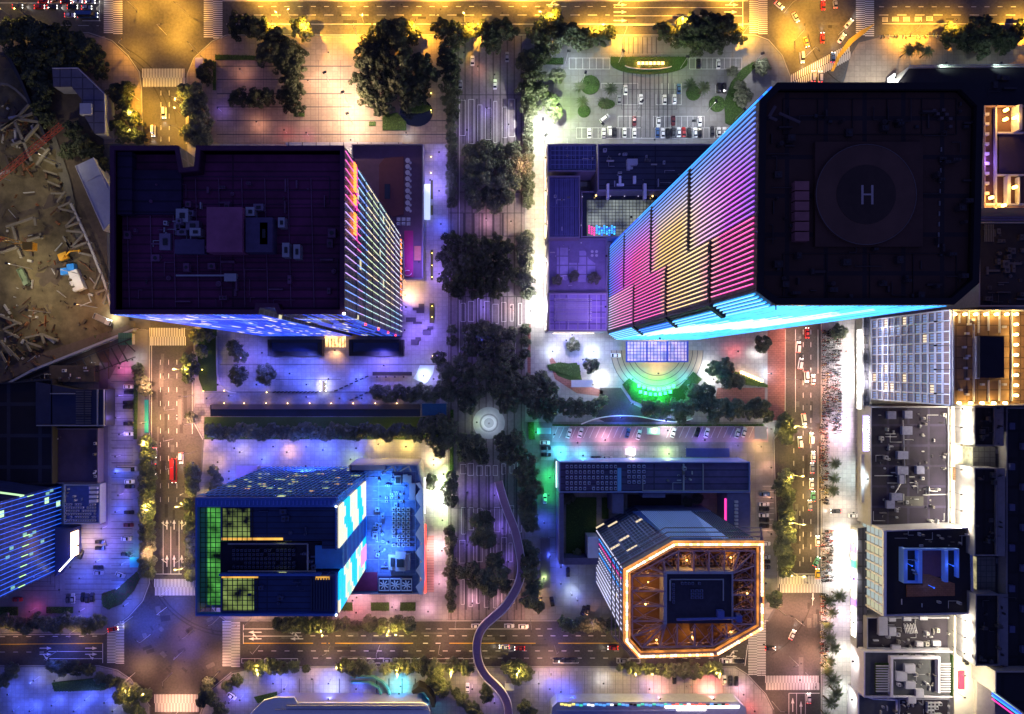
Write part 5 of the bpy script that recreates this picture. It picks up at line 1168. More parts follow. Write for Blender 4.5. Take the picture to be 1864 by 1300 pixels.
for (x0,y0,x1,y1,lab) in ((1766,814,1812,851,'small glass fronted penthouse on the dark blocks, the upper of two'),(1773,1014,1812,1086,'gold lit glass fronted penthouse on the dark blocks, the lower of two')):
    r_,_ = bldg('penthouse',lab,'penthouse',rectpx(x0+6,y0,x1,y1),18,M_conc,surf('penthouse_roof',(0.12,0.12,0.11),.7,.3,pattern='tiles',pscale=2.4),base=0,par=.2)
    qx = P(x0+6,0,18).x; part(r_,'glass_front',emit('penthouse_glass'+str(y0),(1,.85,.45) if y0>900 else (.8,.85,.6),.4,(.2,.2,.15),var=.5,scale=.5),lambda b: b.box(qx-.3,P(0,y1-1,18).y,5,qx-.05,P(0,y0+1,18).y,17.6))
    part(r_,'pergola',M_steel,lambda b: [px_box(b,x1+2+i*3.2,y0+3,x1+3.2+i*3.2,y0+12,17,17.5) for i in range(6)])
root,_ = bldg('apartment_building','pale block with coloured neon lines on its corner, lower right edge','building',[(1812,1222),(1960,1222),(1960,1400),(1864,1300),(1812,1262)],26,surf('pale_block',(0.35,0.33,0.3),.7,.2),M_unlit,par=1.2)
for k_,(c_,o2) in enumerate(((L_mint,0),(L_blue,4),(L_sky,8),(L_mag,14))): part(root,'neon_line',c_,lambda b: b.tube(P(1806,1258+o2,24-k_),P(1880,1310+o2*1.2,24-k_),.35,5))
part(root,'wall',surf('cream_side',(0.5,0.45,0.38),.7,.2),lambda b: px_box(b,1778,1216,1811,1400,0,14))
# NE: black roof and amber terraces
root,_ = bldg('mall_building','black roofed corner mall behind the helipad skyscraper at upper right','mall',[(1655,121),(2100,119),(2100,195),(1790,195),(1640,195),(1632,150)],12,M_conc,surf('ne_roof',(0.022,0.02,0.026),.85,.3),par=1.1)
clutter(root,1800,140,1860,185,10.9,6,71,surf('dim_box',(0.04,0.035,0.04),.7,.2),8,14)
part(root,'illuminated_fascia',emit('fascia_white',(1,1,.95),3),lambda b: b.box(P(1634,0,10).x-1,P(0,160,10).y,4,P(1634,0,10).x-.4,P(0,132,10).y,9)); part(root,'roof_edge_pipe',M_steel,lambda b: b.tube(P(1655,119.5,12.3),P(1864,117.5,12.3),.2,5))
flood(root,1630,145,18,(1,.98,.82),26000,(1585,150)); flood(root,1720,117,16,(.75,1,.8),3500,(1720,100)); flood(root,1820,117,16,(.75,1,.85),3500,(1820,100))
root,_ = bldg('terrace_building','amber and violet lit terraced rooftop on the far right of the helipad skyscraper','building',rectpx(1792,192,2050,378),40,surf('amber_wall',(0.3,0.2,0.2),.7,.2),surf('maroon_roof',(0.06,0.025,0.035),.8,.3,.4),par=1.1)
part(root,'terrace_kerb',M_palerf,lambda b: (px_box(b,1812,192,1815,380,38.9,40),px_box(b,1815.3,240,1864,243,38.9,40),px_box(b,1815.3,317,1864,320,38.9,40),px_box(b,1834,320.3,1840,372,38.9,41),px_box(b,1855,322,1857,372,38.9,41),px_box(b,1855,190,1861,236,38.9,43),px_box(b,1793,370,1864,374,38.9,40)))
for i in range(9): part(root,'air_conditioner',M_ac,lambda b: px_box(b,1793,205+i*18,1801,210+i*18,38.9,40.2))
for (x,y,pw_) in ((1834,199,2500),(1833,216,2500),(1850,213,2500),(1807,359,3000),(1830,373,3000),(1850,340,1500)): part(root,'terrace_lamp',led('amber_globe',(1,.55,.1),16),lambda b: disc(b,x,y,3,42,1.5,8)); spot(P(x,y,43.3),(1,.5,.08),pw_,.3,root)
part(root,'dark_deck',surf('indigo_deck',(0.03,0.02,0.05),.8,.3),lambda b: px_box(b,1818,245,1864,315,38.9,39.2))
spot(P(1800,290,43),(.4,.2,1),2500,.3,root)
root,_ = bldg('shop_building','row of violet grey sloping ribbed roofs just under the amber terraced rooftop','shop',rectpx(1783,380,2050,402),24,M_conc,surf('rib_violet',(0.2,0.17,0.3),.6,.2,pattern='planks',pscale=1.6),par=.2)
root,_ = bldg('apartment_building','grey rooftop cluster with cages and tanks above the hotel terrace','building',rectpx(1782,404,2050,558),24,M_conc,surf('dusk_roof',(0.03,0.028,0.032),.85,.35,.3),par=1.1)
clutter(root,1790,410,1860,550,22.9,34,72,surf('dusk_box',(0.09,0.09,0.10),.7,.3),5,14)
part(root,'cage',surf('cage_steel',(0.16,0.16,0.16),.6,.2),lambda b: [px_box(b,1793+i*3,408,1794+i*3,440,24.5,24.8) for i in range(6)])
flood(root,1760,560,12,(1,.85,.5),14000,(1745,562))
# bottom: white canopied mall and gallery
root = empty('mall_building',P(640,1290,12)-Vector((0,0,12))); tag(root,'white curved roof mall rising from the bottom edge left of the footbridge','mall')
part(root,'roof',M_white,lambda b: b.prism(pw([(455,1300),(480,1275),(500,1270),(535,1270),(541,1280),(770,1280),(778,1284),(783,1296),(783,1420),(430,1420)],12),11,12))
part(root,'wall',surf('mall_blue_wall',(0.2,0.2,0.4),.6,.2),lambda b: b.prism(pw([(468,1300),(500,1282),(765,1284),(778,1300),(778,1420),(460,1420)],11),0,11,cap=False))
part(root,'roof_ridge',M_palerf,lambda b: (px_box(b,520,1285,775,1287,12,12.8),px_box(b,500,1292,778,1293,12,12.6)))
part(root,'ramp_wall',surf('ramp_green',(0.1,0.3,0.35),.5,.2),lambda b: [b.obox(((P(x,y).x+P(x2,y2).x)/2,(P(x,y).y+P(x2,y2).y)/2),(P(x2,y2)-P(x,y)),(P(x2,y2)-P(x,y)).length/2+.1,.35,0,2) for (x,y,x2,y2) in ((640,1230,680,1230),(680,1230,697,1239),(697,1239,708,1252),(708,1252,713,1276),(640,1240,672,1240),(672,1240,690,1250),(690,1250,698,1274))])
part(root,'stair_house',M_dark,lambda b: b.prism(pw([(752,1247),(764,1238),(778,1243),(792,1262),(794,1276),(788,1276),(784,1262),(774,1248),(754,1252)]),0,6))
flood(root,600,1275,8,(.35,.4,1),10000,(600,1250)); flood(root,730,1262,7,(.1,.7,.8),7000,(725,1250))
root,_ = bldg('gallery_building','low glazed gallery with a strip of coloured signs along the bottom edge','building',[(1005,1288),(1015,1278),(1345,1278),(1358,1290),(1364,1420),(1003,1420)],8,surf('gallery_wall',(0.3,0.35,0.5),.5,.2),surf('gallery_roof',(0.30,0.34,0.55),.6,.2),par=.2)
Mg = [emit('panel_yellow',(1,.8,.2),1.5),emit('panel_blue',(.1,.4,1),1.2),emit('panel_teal',(.05,.7,.5),1.1),emit('panel_white',(.9,.95,1),1.6),emit('panel_red',(1,.12,.08),1.4),M_dark]
rr=random.Random(4)
for i in range(44): 
    b=MB(); x=1020+i*7; px_box(b,x,1281+(i%3),x+5.8,1284+(i%3),8.02,8.4); b.build('sign_panel',Mg[0 if i<4 else (4 if i>26 and rr.random()<.6 else rr.choice((1,1,2,3,5)))],root)
part(root,'light_strip',emit('gallery_white_line',(1,.85,.75),6),lambda b: (px_box(b,1211,1285.5,1346,1289,8.02,8.5),px_box(b,1232,1291.5,1285,1294,8.02,8.5)))
part(root,'glass_eave',surf('eave_blue',(0.3,0.4,0.7),.3,.1),lambda b: px_box(b,1012,1293,1230,1295.5,8.02,8.3))
flood(root,1300,1276,6,(1,.22,.16),15000,(1290,1255)); flood(root,1200,1276,6,(1,.35,.3),6000,(1200,1250))

# ================================================================== WEST SIDE
root,_ = bldg('guard_building','angled slate blue roof building in the dark trees beside the construction site','building',[(95,125),(140,124),(190,172),(192,215),(190,243),(172,243),(150,205),(148,180),(130,158),(97,158)],8,surf('slate_wall',(0.3,0.3,0.35),.7,.2),surf('slate_roof',(0.13,0.12,0.17),.7,.3,.4,pattern='tiles',pscale=5),par=.2)
part(root,'skylight',M_palerf,lambda b: px_box(b,145,188,166,208,7,9.2)); part(root,'parapet',M_palerf,lambda b: [b.tube(P(a,b_,8.4),P(c_,d_,8.4),.25,4) for a,b_,c_,d_ in ((142,124,190,171),(190,171,192,242),(95,124.5,142,124))])
root,_ = bldg('shed_building','pale grey wedge roofed shed touching the left wall of the broad office tower','building',[(137,302),(170,287),(205,350),(205,400),(188,420)],7,M_conc,surf('shed_roof',(0.30,0.32,0.45),.6,.15,.5),par=.2)
part(root,'roof_seam',M_palerf,lambda b: (b.tube(P(170,287,7.2),P(196,345,7.2),.2,4),b.tube(P(137,302,7.2),P(188,418,7.2),.2,4),b.tube(P(158,330,7.2),P(186,315,7.2),.12,4)))
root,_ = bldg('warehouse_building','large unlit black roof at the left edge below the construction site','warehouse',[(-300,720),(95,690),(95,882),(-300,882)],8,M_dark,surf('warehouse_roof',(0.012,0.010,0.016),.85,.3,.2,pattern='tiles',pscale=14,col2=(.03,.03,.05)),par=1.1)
root,_ = bldg('canopy_building','dark blue square hall roof with black slatted side at the left','building',[(65,695),(138,709),(192,709),(192,776),(65,776)],8,M_dark,surf('slate_blue_roof',(0.025,0.03,0.075),.75,.3,.3),par=.2)
part(root,'slat',M_greyrf,lambda b: [px_box(b,138,712+i*4.4,165,714.4+i*4.4,8,8.6) for i in range(15)]); part(root,'rail',M_steel,lambda b: (px_box(b,91,716,135,717.5,8,9),px_box(b,66,774,190,775.5,8,8.8),px_box(b,176,709,178,776,8,8.7),px_box(b,188,709,189,776,8,8.7)))
root,_ = bldg('warehouse_building','dark plum flat roof left of the column of parked cars','warehouse',rectpx(90,780,178,880),5,surf('plum_wall',(0.1,0.08,0.12),.7,.2),surf('plum_roof',(0.055,0.035,0.06),.85,.4,.2),par=1.1)
clutter(root,172,790,178,870,3.9,5,81,None,3,5); clutter(root,95,785,160,800,3.9,4,82,None,2,3)
root,_ = bldg('plant_building','blue roof packed with pipes and chillers right of the tilted blue striped tower','building',rectpx(116,882,182,954),5,M_steel,surf('plant_roof_blue',(0.08,0.10,0.25),.7,.3,.5),par=1.1)
ac_rows(root,120,915,176,950,3.9,13,6,1.0,.6,None,.1); 
for i in range(4): part(root,'air_conditioner',M_ac,lambda b: px_box(b,162,886+i*8,177,891+i*8,3.9,5.6))
clutter(root,120,888,155,912,3.9,8,83,None,2,5)
root,_ = bldg('garden_building','thin dark lawned yard building behind the square hall roof at left','building',rectpx(90,665,172,695),4,M_dark,M_soil2,par=.2)
clutter(root,92,668,165,690,4,8,84,None,3,6)
sheet('service_lane', rectpx(181,660,197,955), surf('violet_lane',(0.13,0.11,0.15),.7,.2), Z2)
# tilted blue tower (roof out of view at left)
zt = 60
tp = [(-260,880),(-20,925),(-30,1170),(-260,1170)]
root = empty('office_tower', P(-140,1040,zt)-Vector((0,0,zt))); tag(root,'tower face of tilted blue light lines cut by the left edge','tower')
q=pw([(-400,890),(-73,933),(-73,1124),(-400,1124)],zt)
part(root,'wall',curtain('blue_tower_glass',(0.01,0.02,0.10),(0.015,0.03,0.16),4,3,.02,(.6,1,.5),1.2,.3),lambda b: b.prism(q,0,zt,0))
A=Vector(q[1]); B=Vector(q[2])
MB_=[emit('line_blue',(.02,.14,1),1.3),emit('line_lime',(.55,1,.35),1.6),M_dark]
dr_=(B-A).normalized(); nn_=Vector((-dr_.y,dr_.x)); nn_= nn_ if nn_.x>0 else -nn_
for i in range(19):
    c=A+(B-A)*((i+.5)/19); b=MB()
    for z0,z1 in ((1,60),):
        mi=0; b.obox((c.x+nn_.x*.3,c.y+nn_.y*.3),dr_,.08,.15,z0,z1,0)
    if i%2==0: b.obox((c.x+nn_.x*.4,c.y+nn_.y*.4),dr_,.1,.2,20+i*.3,24+i*.3,1)
    b.build('led_strip',MB_,root)
rr=random.Random(2)
for i in range(14):
    c=A+(B-A)*rr.random(); z=5+rr.random()*48; b=MB(); b.obox((c.x+nn_.x*.1,c.y+nn_.y*.1),dr_,.6,.08,z,z+2.2); b.build('lit_window',emit('teal_window',(.30,.8,.65),.6),root)
part(root,'shop_sign',emit('orange_white_sign',(1,.6,.35),6),lambda b: b.box(P(136,1010,6).x-.6,P(0,1012,6).y,3,P(136,1010,6).x,P(0,968,6).y,8))
part(root,'light_strip',emit('lobby_strip',(1,.95,.9),5),lambda b: b.tube(P(108,1040,6),P(134,1012,6),.3,5))
part(root,'lobby_roof',surf('lobby_roof',(0.03,0.04,0.12),.5,.2),lambda b: b.prism(pw([(100,962),(134,962),(134,1010),(108,1038),(100,1050)],6),.2,6))
flood(root,140,990,8,(1,.6,.4),6000,(165,990)); flood(root,125,1030,20,(.08,.12,1),20000,(190,1020)); flood(root,110,1070,20,(.12,.12,1),12000,(120,1110)); flood(root,112,930,40,(.1,.14,1),12000,(150,920))

# ================================================================== CONSTRUCTION SITE
def strut(name,label,segs,z=4.5,r=.55,m=None):
    b=MB()
    for (x0,y0,x1,y1) in segs:
        a=P(x0,y0,z); c=P(x1,y1,z); d=c-a; b.obox(((a.x+c.x)/2,(a.y+c.y)/2),d,d.length/2,r,z-r*1.6,z)
    for (x0,y0,x1,y1) in segs:
        a=P(x0,y0,z); b.tube((a.x,a.y,0),(a.x,a.y,z-r),r*.7,6)
    o=b.build(name,m or surf('strut_concrete',(0.20,0.18,0.14),.85,.3,.8)); tag(o,label,'strut frame'); return o
strut('strut_frame','upper lattice of concrete struts beside the dark hoarding at upper left',[(0,235,32,212),(32,212,52,190),(30,216,68,203),(32,216,70,222),(26,222,42,258),(42,258,70,226),(20,264,42,256),(42,258,56,292),(0,232,30,216),(66,300,88,270)])
strut('strut_frame','zigzag concrete struts along the right edge of the excavated soil',[(103,368,118,348),(105,378,128,368),(108,380,135,386),(119,412,138,392),(119,414,144,404),(120,420,150,423),(128,452,152,425),(114,430,127,452),(130,452,160,440),(143,460,168,466),(128,452,120,440),(170,525,183,498),(174,534,192,527),(186,552,196,528)],3.2,.45)
strut('strut_frame','concrete capping beam running down the right side of the excavation',[(128,370,140,395),(140,395,160,440),(160,440,176,480),(176,480,190,515),(190,515,202,560)],3.0,.5,M_conc)
strut('strut_frame','square concrete frame around the green soil pit at the far left',[(10,413,60,396),(22,412,30,440),(0,460,30,450),(32,455,38,468),(48,438,76,430),(72,425,76,434),(62,396,64,410)],3.5,.5)
strut('strut_frame','dark lattice of struts at the lower left corner of the excavation',[(0,575,38,590),(5,600,30,588),(8,602,34,615),(0,620,20,648),(45,615,75,608),(75,608,105,620),(75,610,80,625),(45,620,55,640),(45,622,75,632),(10,630,34,655),(0,640,10,660)],3.4,.45)
strut('strut_frame','curved concrete ring beam at the top of the excavation by the dark hoarding',[(0,152,14,154),(14,154,28,163),(28,163,42,176),(42,176,54,190),(54,190,64,208),(64,208,74,232)],3.4,.5)
strut('strut_frame','second row of slanting struts under the curved ring beam',[(60,240,84,262),(64,262,92,280),(70,286,100,300),(78,310,104,318),(86,330,110,340),(92,352,116,352)],3.0,.4)
b=MB(); rr=random.Random(31)
for i in range(520):
    k=rr.random(); x,y=(rr.gauss(118+(i%40)*2.1,10),320+(i%40)*6.2) if k<.4 else ((rr.uniform(5,110),rr.uniform(560,680)) if k<.6 else ((rr.uniform(0,70),rr.uniform(180,320)) if k<.75 else (rr.uniform(5,180),rr.uniform(300,600))))
    p=P(x,y); 
    if not inside((p.x,p.y),pw(dirt)): continue
    th=rr.uniform(0,3.14); L_=rr.choice((.6,1,2,4,5)); b.obox((p.x,p.y),(math.cos(th),math.sin(th)),L_/2,rr.choice((.08,.15,.5)),.9,1.2+rr.random()*.9,rr.choice((0,1,2,2,3)))
o=b.build('rubble',[M_conc,surf('rust_steel',(0.22,0.09,0.04),.8,.3),M_soil2,M_wood]); tag(o,'rubble, bars and planks strewn over the excavated soil','rubble'); o['kind']='stuff'
# tower crane: lattice mast and long red jib
root=empty('tower_crane',P(8,437,0)); tag(root,'tower crane with long thin red jib over the excavated soil','crane')
def lattice(b,a,c,w,n,r=.09,mi=0):
    a=Vector(a);c=Vector(c);d=(c-a).normalized(); u=d.cross(Vector((0,0,1))); u = Vector((1,0,0)) if u.length<.1 else u.normalized(); v=d.cross(u)
    cs=[u*w+v*w,-u*w+v*w,-u*w-v*w,u*w-v*w]
    for k in range(4): b.tube(a+cs[k],c+cs[k],r,4,mi)
    for i in range(n):
        p=a+(c-a)*i/n; q2=a+(c-a)*(i+1)/n
        for k in range(4): b.tube(p+cs[k],q2+cs[(k+1)%4],r*.7,4,mi)
Mcr=surf('crane_red',(0.55,0.10,0.04),.5,.15); Mcy=surf('crane_yellow',(0.80,0.42,0.03),.5,.15)
pm=P(8,437,0)
part(root,'mast',Mcr,lambda b: lattice(b,(pm.x,pm.y,.2),(pm.x,pm.y,34),1.0,16,.14))
part(root,'jib',Mcr,lambda b: lattice(b,(pm.x,pm.y,35),tuple(P(112,228,38)),.8,34,.13))
part(root,'counter_jib',Mcy,lambda b: (lattice(b,(pm.x,pm.y,35),tuple(P(62,450,34)),.9,8,.2),b.box(P(56,447,33).x-2,P(0,452,33).y-1,32,P(56,447,33).x+2,P(0,447,33).y+1,35)))
part(root,'cabin',surf('crane_cab',(0.5,0.3,0.15),.5,.1),lambda b: (b.box(pm.x-2.4,pm.y-2,33,pm.x+1.6,pm.y+2,36),b.tube((pm.x,pm.y,36),(pm.x,pm.y,40),.5,6)))
root=empty('excavator',P(120,468,1),R(20)); tag(root,'small yellow excavator on the soil above the blue cabins','excavator')
part(root,'body',Mcy,lambda b: (b.box(wloc(root).x-2,wloc(root).y-1.5,2,wloc(root).x+2,wloc(root).y+1.5,3.6),b.box(wloc(root).x-.4,wloc(root).y-1.3,3.6,wloc(root).x+1.2,wloc(root).y,4.6)))
part(root,'track',M_tyre,lambda b: (b.box(wloc(root).x-2.4,wloc(root).y-2,1,wloc(root).x+2.4,wloc(root).y-1.2,2),b.box(wloc(root).x-2.4,wloc(root).y+1.2,1,wloc(root).x+2.4,wloc(root).y+2,2)))
part(root,'boom',Mcy,lambda b: (b.tube(wloc(root)+Vector((1.5,0,2.5)),wloc(root)+Vector((5,.2,4.5)),.35,6),b.tube(wloc(root)+Vector((5,.2,4.5)),wloc(root)+Vector((7,.2,1.8)),.28,6),b.box(wloc(root).x+6.4,wloc(root).y-.5,1.0,wloc(root).x+7.4,wloc(root).y+.8,1.9)))
def cabin(x,y,L_,Wd,rz,m,lab,h=2.8):
    p=P(x,y,0); r_=empty('site_cabin',(p.x,p.y,1.0),R(rz)); tag(r_,lab,'site cabin')
    o=p
    def bd(b): b.box(p.x-L_/2,p.y-Wd/2,1,p.x+L_/2,p.y+Wd/2,1+h); [b.box(p.x-L_/2+i*L_/8,p.y-Wd/2+.1,1+h,p.x-L_/2+i*L_/8+.12,p.y+Wd/2-.1,1.08+h) for i in range(1,8)]
    part(r_,'body',m,bd); part(r_,'door',M_steel,lambda b: b.box(p.x-.5,p.y-Wd/2-.06,1.1,p.x+.5,p.y-Wd/2-.01,3.1))
Mcb=surf('cabin_blue',(0.03,0.28,0.75),.4,.1); Mcw=surf('cabin_white',(0.65,0.66,0.64),.5,.1)
cabin(126,496,3.4,3.0,8,Mcb,'blue site cabin, left one of the pair on the soil'); cabin(137,488.5,3.2,3.0,8,Mcb,'blue site cabin, right one of the pair on the soil')
cabin(142.5,500.5,4.0,3.2,20,Mcw,'square white site cabin touching the right blue cabin'); cabin(150.5,517,6.2,3.6,-68,Mcw,'long white site cabin below the square white one')
cabin(137,517,2.0,1.6,-68,Mcw,'tiny white site box left of the long white cabin',1.6); cabin(142,528,1.8,1.5,-68,Mcw,'tiny white site box at the lower end of the long white cabin',1.6)
for x,y,rz,lab,mc,lit in ((50,505,-62,'dusty green tipper truck standing on the bare soil',surf('truck_green',(0.16,0.22,0.15),.6,.2),0),(192,582,-25,'grey tipper truck with headlamps on at the site gate',surf('truck_grey',(0.35,0.38,0.40),.6,.2),1)):
    p=P(x,y,0); r_=empty('tipper_truck',(p.x,p.y,1.0),R(rz)); tag(r_,lab,'truck')
    part(r_,'tipper_body',mc,lambda b: (b.box(p.x-4,p.y-1.25,2.0,p.x+2,p.y+1.25,2.2),b.box(p.x-4,p.y-1.25,2.2,p.x+2,p.y-1.1,3.4),b.box(p.x-4,p.y+1.1,2.2,p.x+2,p.y+1.25,3.4),b.box(p.x-4,p.y-1.1,2.2,p.x-3.85,p.y+1.1,3.4),b.box(p.x+1.85,p.y-1.1,2.2,p.x+2,p.y+1.1,3.6)))
    part(r_,'cab',Mcw if lit else mc,lambda b: b.box(p.x+2.2,p.y-1.2,1.6,p.x+4.2,p.y+1.2,3.9)); part(r_,'windscreen',M_glassd,lambda b: b.box(p.x+4.21,p.y-1.05,2.7,p.x+4.3,p.y+1.05,3.6))
    for wx in (-3,-1.7,3.1):
        for wy in (-1.1,1.1): part(r_,'wheel',M_tyre,lambda b: b.tube((p.x+wx,p.y+wy-.2,1.55),(p.x+wx,p.y+wy+.2,1.55),.55,10))
    if lit: spot(P(204,578,3),(1,.95,.8),2500,.15,None,name='headlamp_light')
t=MB(); t.prism(pw([(0,100),(12,104),(36,150),(60,210),(84,258),(88,256),(64,206),(40,146),(16,98),(0,94)],4),0,4); o=t.build('site_hoarding',M_dark); tag(o,'dark hoarding wall curving round the upper side of the excavation','hoarding')
t=MB(); t.prism(pw([(0,708),(60,676),(243,602),(243,598),(58,672),(0,704)],3),0,3.2); o=t.build('site_hoarding',M_steel); tag(o,'straight pale hoarding along the lower edge of the excavation','hoarding')
r_=empty('green_shed',P(229,617,0)); tag(r_,'dark green roofed shed by the pavement beside the red crosswalk','shed')
part(r_,'roof',surf('green_roof',(0.05,0.16,0.12),.6,.2,pattern='vplanks',pscale=.8),lambda b: px_box(b,215,606,240,628,3,3.3)); part(r_,'wall',M_conc,lambda b: px_box(b,216,607,239,627,.1,3,3.3))
t=MB()
for i in range(17): t.tube(P(20+i*13,706-i*5.2,3.5),P(30+i*13.5,728-i*4.6 if i<16 else 640,3.5),.3,4)
t.tube(P(0,712,3.4),P(240,616,3.4),.3,4); t.tube(P(20,736,3.4),P(246,650,3.4),.3,4)
for i in range(0,17,4): t.tube(P(20+i*13,706-i*5.2,0),P(20+i*13,706-i*5.2,3.5),.25,5)
o=t.build('pergola',M_dark); tag(o,'long dark ribbed pergola running beside the pale hoarding','pergola')
# tower of light for the site
for x,y,lab,pwr,c_ in ((112,300,'site floodlight mast at the upper right of the soil',9000,(1,.86,.5)),(60,490,'site floodlight mast in the middle of the soil',14000,(1,.86,.5)),(95,570,'site floodlight mast at the lower part of the soil',9000,(1,.8,.45)),(150,500,'site floodlight mast behind the long white cabin',6000,(1,.95,.85)),(20,330,'site floodlight mast at the far left of the soil',4500,(1,.86,.5)),(178,560,'orange lamp mast by the site gate',9000,(1,.42,.1))):
    p=P(x,y,0); r_=empty('floodlight_mast',(p.x,p.y,0.6)); tag(r_,lab,'floodlight mast')
    part(r_,'mast',M_steel,lambda b: b.tube((p.x,p.y,.5),(p.x,p.y,17),.15,6)); part(r_,'lamp_head',M_dark,lambda b: b.box(p.x-.6,p.y-.5,17,p.x+.6,p.y+.5,17.4)); spot((p.x,p.y,16.3),c_,pwr,.4,r_)
# ================================================================== VEGETATION
def leaves(b, centres, per, rad, size, rr, squash=.7):
    for (cx,cy,cz,cr) in centres:
        for k in range(per):
            th=rr.uniform(0,2*math.pi); ph=math.acos(rr.uniform(-.35,1)); r=cr*rad*rr.uniform(.7,1.05)
            nx,ny,nz=math.sin(ph)*math.cos(th),math.sin(ph)*math.sin(th),math.cos(ph)
            p=Vector((cx+nx*r,cy+ny*r,cz+nz*r*squash))
            n=Vector((nx+rr.uniform(-.7,.7),ny+rr.uniform(-.7,.7),nz+rr.uniform(-.5,.7))).normalized()
            u=n.orthogonal().normalized(); u=(u*math.cos(th*3)+n.cross(u)*math.sin(th*3)); v=n.cross(u); s=size*rr.uniform(.6,1.25)
            b.face([p-u*s*.5, p+v*s*.42, p+u*s*.6, p-v*s*.42])
def crown_mesh(seed, n=40, per=80, R0=5.0, h=9.0, size=.8, ragged=.25):
    rr=random.Random(seed); cs=[]
    for i in range(n):
        th=rr.uniform(0,2*math.pi); t=math.sqrt(rr.random()); rad=R0*t*(.86+ragged*rr.uniform(-.6,.9)*.8)
        cs.append((rad*math.cos(th),rad*math.sin(th),h-1.6-(t**2)*2.6+rr.uniform(-.7,.7),rr.uniform(.75,1.35)))
    b=MB(); leaves(b,cs,per,1.25,size,rr)
    return b,cs
def trunk_mesh(cs,h,seed):
    rr=random.Random(seed); b=MB(); b.tube((0,0,0),(0,0,h*.5),.32,7,0,.24)
    for c in cs[:7]: b.tube((0,0,h*.42),(c[0]*.8,c[1]*.8,c[2]-.6),.17,5,0,.06)
    return b
PROT=[]
def make_tree(seed, mat, ragged, n=40, per=80, size=.8, name='street_tree'):
    b,cs=crown_mesh(seed,n,per,ragged=ragged,size=size)
    root=empty(name,(0,0,-500)); 
    me_b=MB(); me_b.v=b.v; me_b.f=b.f; me_b.m=b.m
    k=me_b.build('crown',mat,None); k.parent=root
    t=trunk_mesh(cs,9,seed).build('trunk',M_bark,None); t.parent=root
    return root
def freeze(r):
    reg(r); return r
rt=[freeze(make_tree(100+i,M_leaf,.25)) for i in range(6)]
dk=[freeze(make_tree(200+i,M_leafd,.6,38,80,.85,'shade_tree')) for i in range(5)]
used=set()
def place(proto,x,y,rpx,label,group,name=None,hs=1.0,rr=random.Random(77),z=.14):
    s=rpx*K*1.0/5.0*(1-6.5*min(1.6,rpx*K/5.0)/H)
    if proto.name in used:
        o=copy_tree(proto)
    else: o=proto; used.add(proto.name)
    hz=max(.45,min(1.5,s))*hs
    zz=7*hz; p=P(x,y,zz)
    o.location=(p.x,p.y,z); o.scale=(s*rr.uniform(.93,1.07),s*rr.uniform(.93,1.07),hz); o.rotation_euler=(0,0,rr.uniform(0,6.28))
    tag(o,label,'tree',group); return o
TREEPOS=[]
def cluster(proto,pts,phrase,group,axis=0,rdef=16):
    """phrase has {o}: the ordinal counted along the picture axis"""
    rr=random.Random(len(phrase)); pts=sorted(pts,key=lambda p:(p[axis],p[1-axis]))
    side='from the left' if axis==0 else 'from the top'
    for i,p in enumerate(pts):
        r=p[2] if len(p)>2 else rdef
        place(rr.choice(proto),p[0],p[1],r*rr.uniform(.95,1.05),('lone '+phrase.replace('{o} {s}','tree').replace('lone ','').replace('single ','') if len(pts)==1 else ORD[i%40]+' '+phrase.replace('{o} {s}','tree '+side)),group); TREEPOS.append((p[0],p[1],r))
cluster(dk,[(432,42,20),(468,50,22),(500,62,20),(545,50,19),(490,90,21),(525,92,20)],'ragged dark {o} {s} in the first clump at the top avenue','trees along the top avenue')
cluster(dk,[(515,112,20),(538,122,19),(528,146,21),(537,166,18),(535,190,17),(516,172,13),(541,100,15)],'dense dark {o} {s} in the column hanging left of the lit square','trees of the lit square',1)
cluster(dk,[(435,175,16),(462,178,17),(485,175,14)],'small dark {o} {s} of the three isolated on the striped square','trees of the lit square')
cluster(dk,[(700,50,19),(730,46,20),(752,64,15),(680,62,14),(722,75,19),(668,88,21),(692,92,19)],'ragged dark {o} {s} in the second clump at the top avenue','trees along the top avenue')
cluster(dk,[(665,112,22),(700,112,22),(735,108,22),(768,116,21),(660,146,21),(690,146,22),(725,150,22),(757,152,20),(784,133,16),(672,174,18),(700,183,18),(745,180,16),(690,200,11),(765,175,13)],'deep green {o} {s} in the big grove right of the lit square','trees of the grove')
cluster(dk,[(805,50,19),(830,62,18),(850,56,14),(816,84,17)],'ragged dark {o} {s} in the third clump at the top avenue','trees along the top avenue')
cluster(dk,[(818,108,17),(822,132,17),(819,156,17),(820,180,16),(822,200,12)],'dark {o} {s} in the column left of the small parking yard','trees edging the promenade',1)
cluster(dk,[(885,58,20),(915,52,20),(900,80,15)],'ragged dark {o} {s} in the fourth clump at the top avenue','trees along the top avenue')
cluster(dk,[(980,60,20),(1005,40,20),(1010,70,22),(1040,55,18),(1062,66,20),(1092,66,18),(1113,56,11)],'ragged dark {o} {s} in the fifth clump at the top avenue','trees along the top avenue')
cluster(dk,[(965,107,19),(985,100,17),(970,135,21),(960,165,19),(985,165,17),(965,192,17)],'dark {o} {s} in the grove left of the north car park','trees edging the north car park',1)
cluster(rt,[(1016,135,15),(1003,182,17),(1010,203,16)],'green {o} {s} of three by the bright white car park lamp','trees edging the north car park',1)
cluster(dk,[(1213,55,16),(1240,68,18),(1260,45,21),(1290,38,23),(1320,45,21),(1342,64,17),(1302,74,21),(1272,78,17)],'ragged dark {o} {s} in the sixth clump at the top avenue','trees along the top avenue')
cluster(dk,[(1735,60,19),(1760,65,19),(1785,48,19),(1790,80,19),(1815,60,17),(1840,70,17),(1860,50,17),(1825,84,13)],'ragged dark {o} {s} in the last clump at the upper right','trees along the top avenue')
rr=random.Random(12)
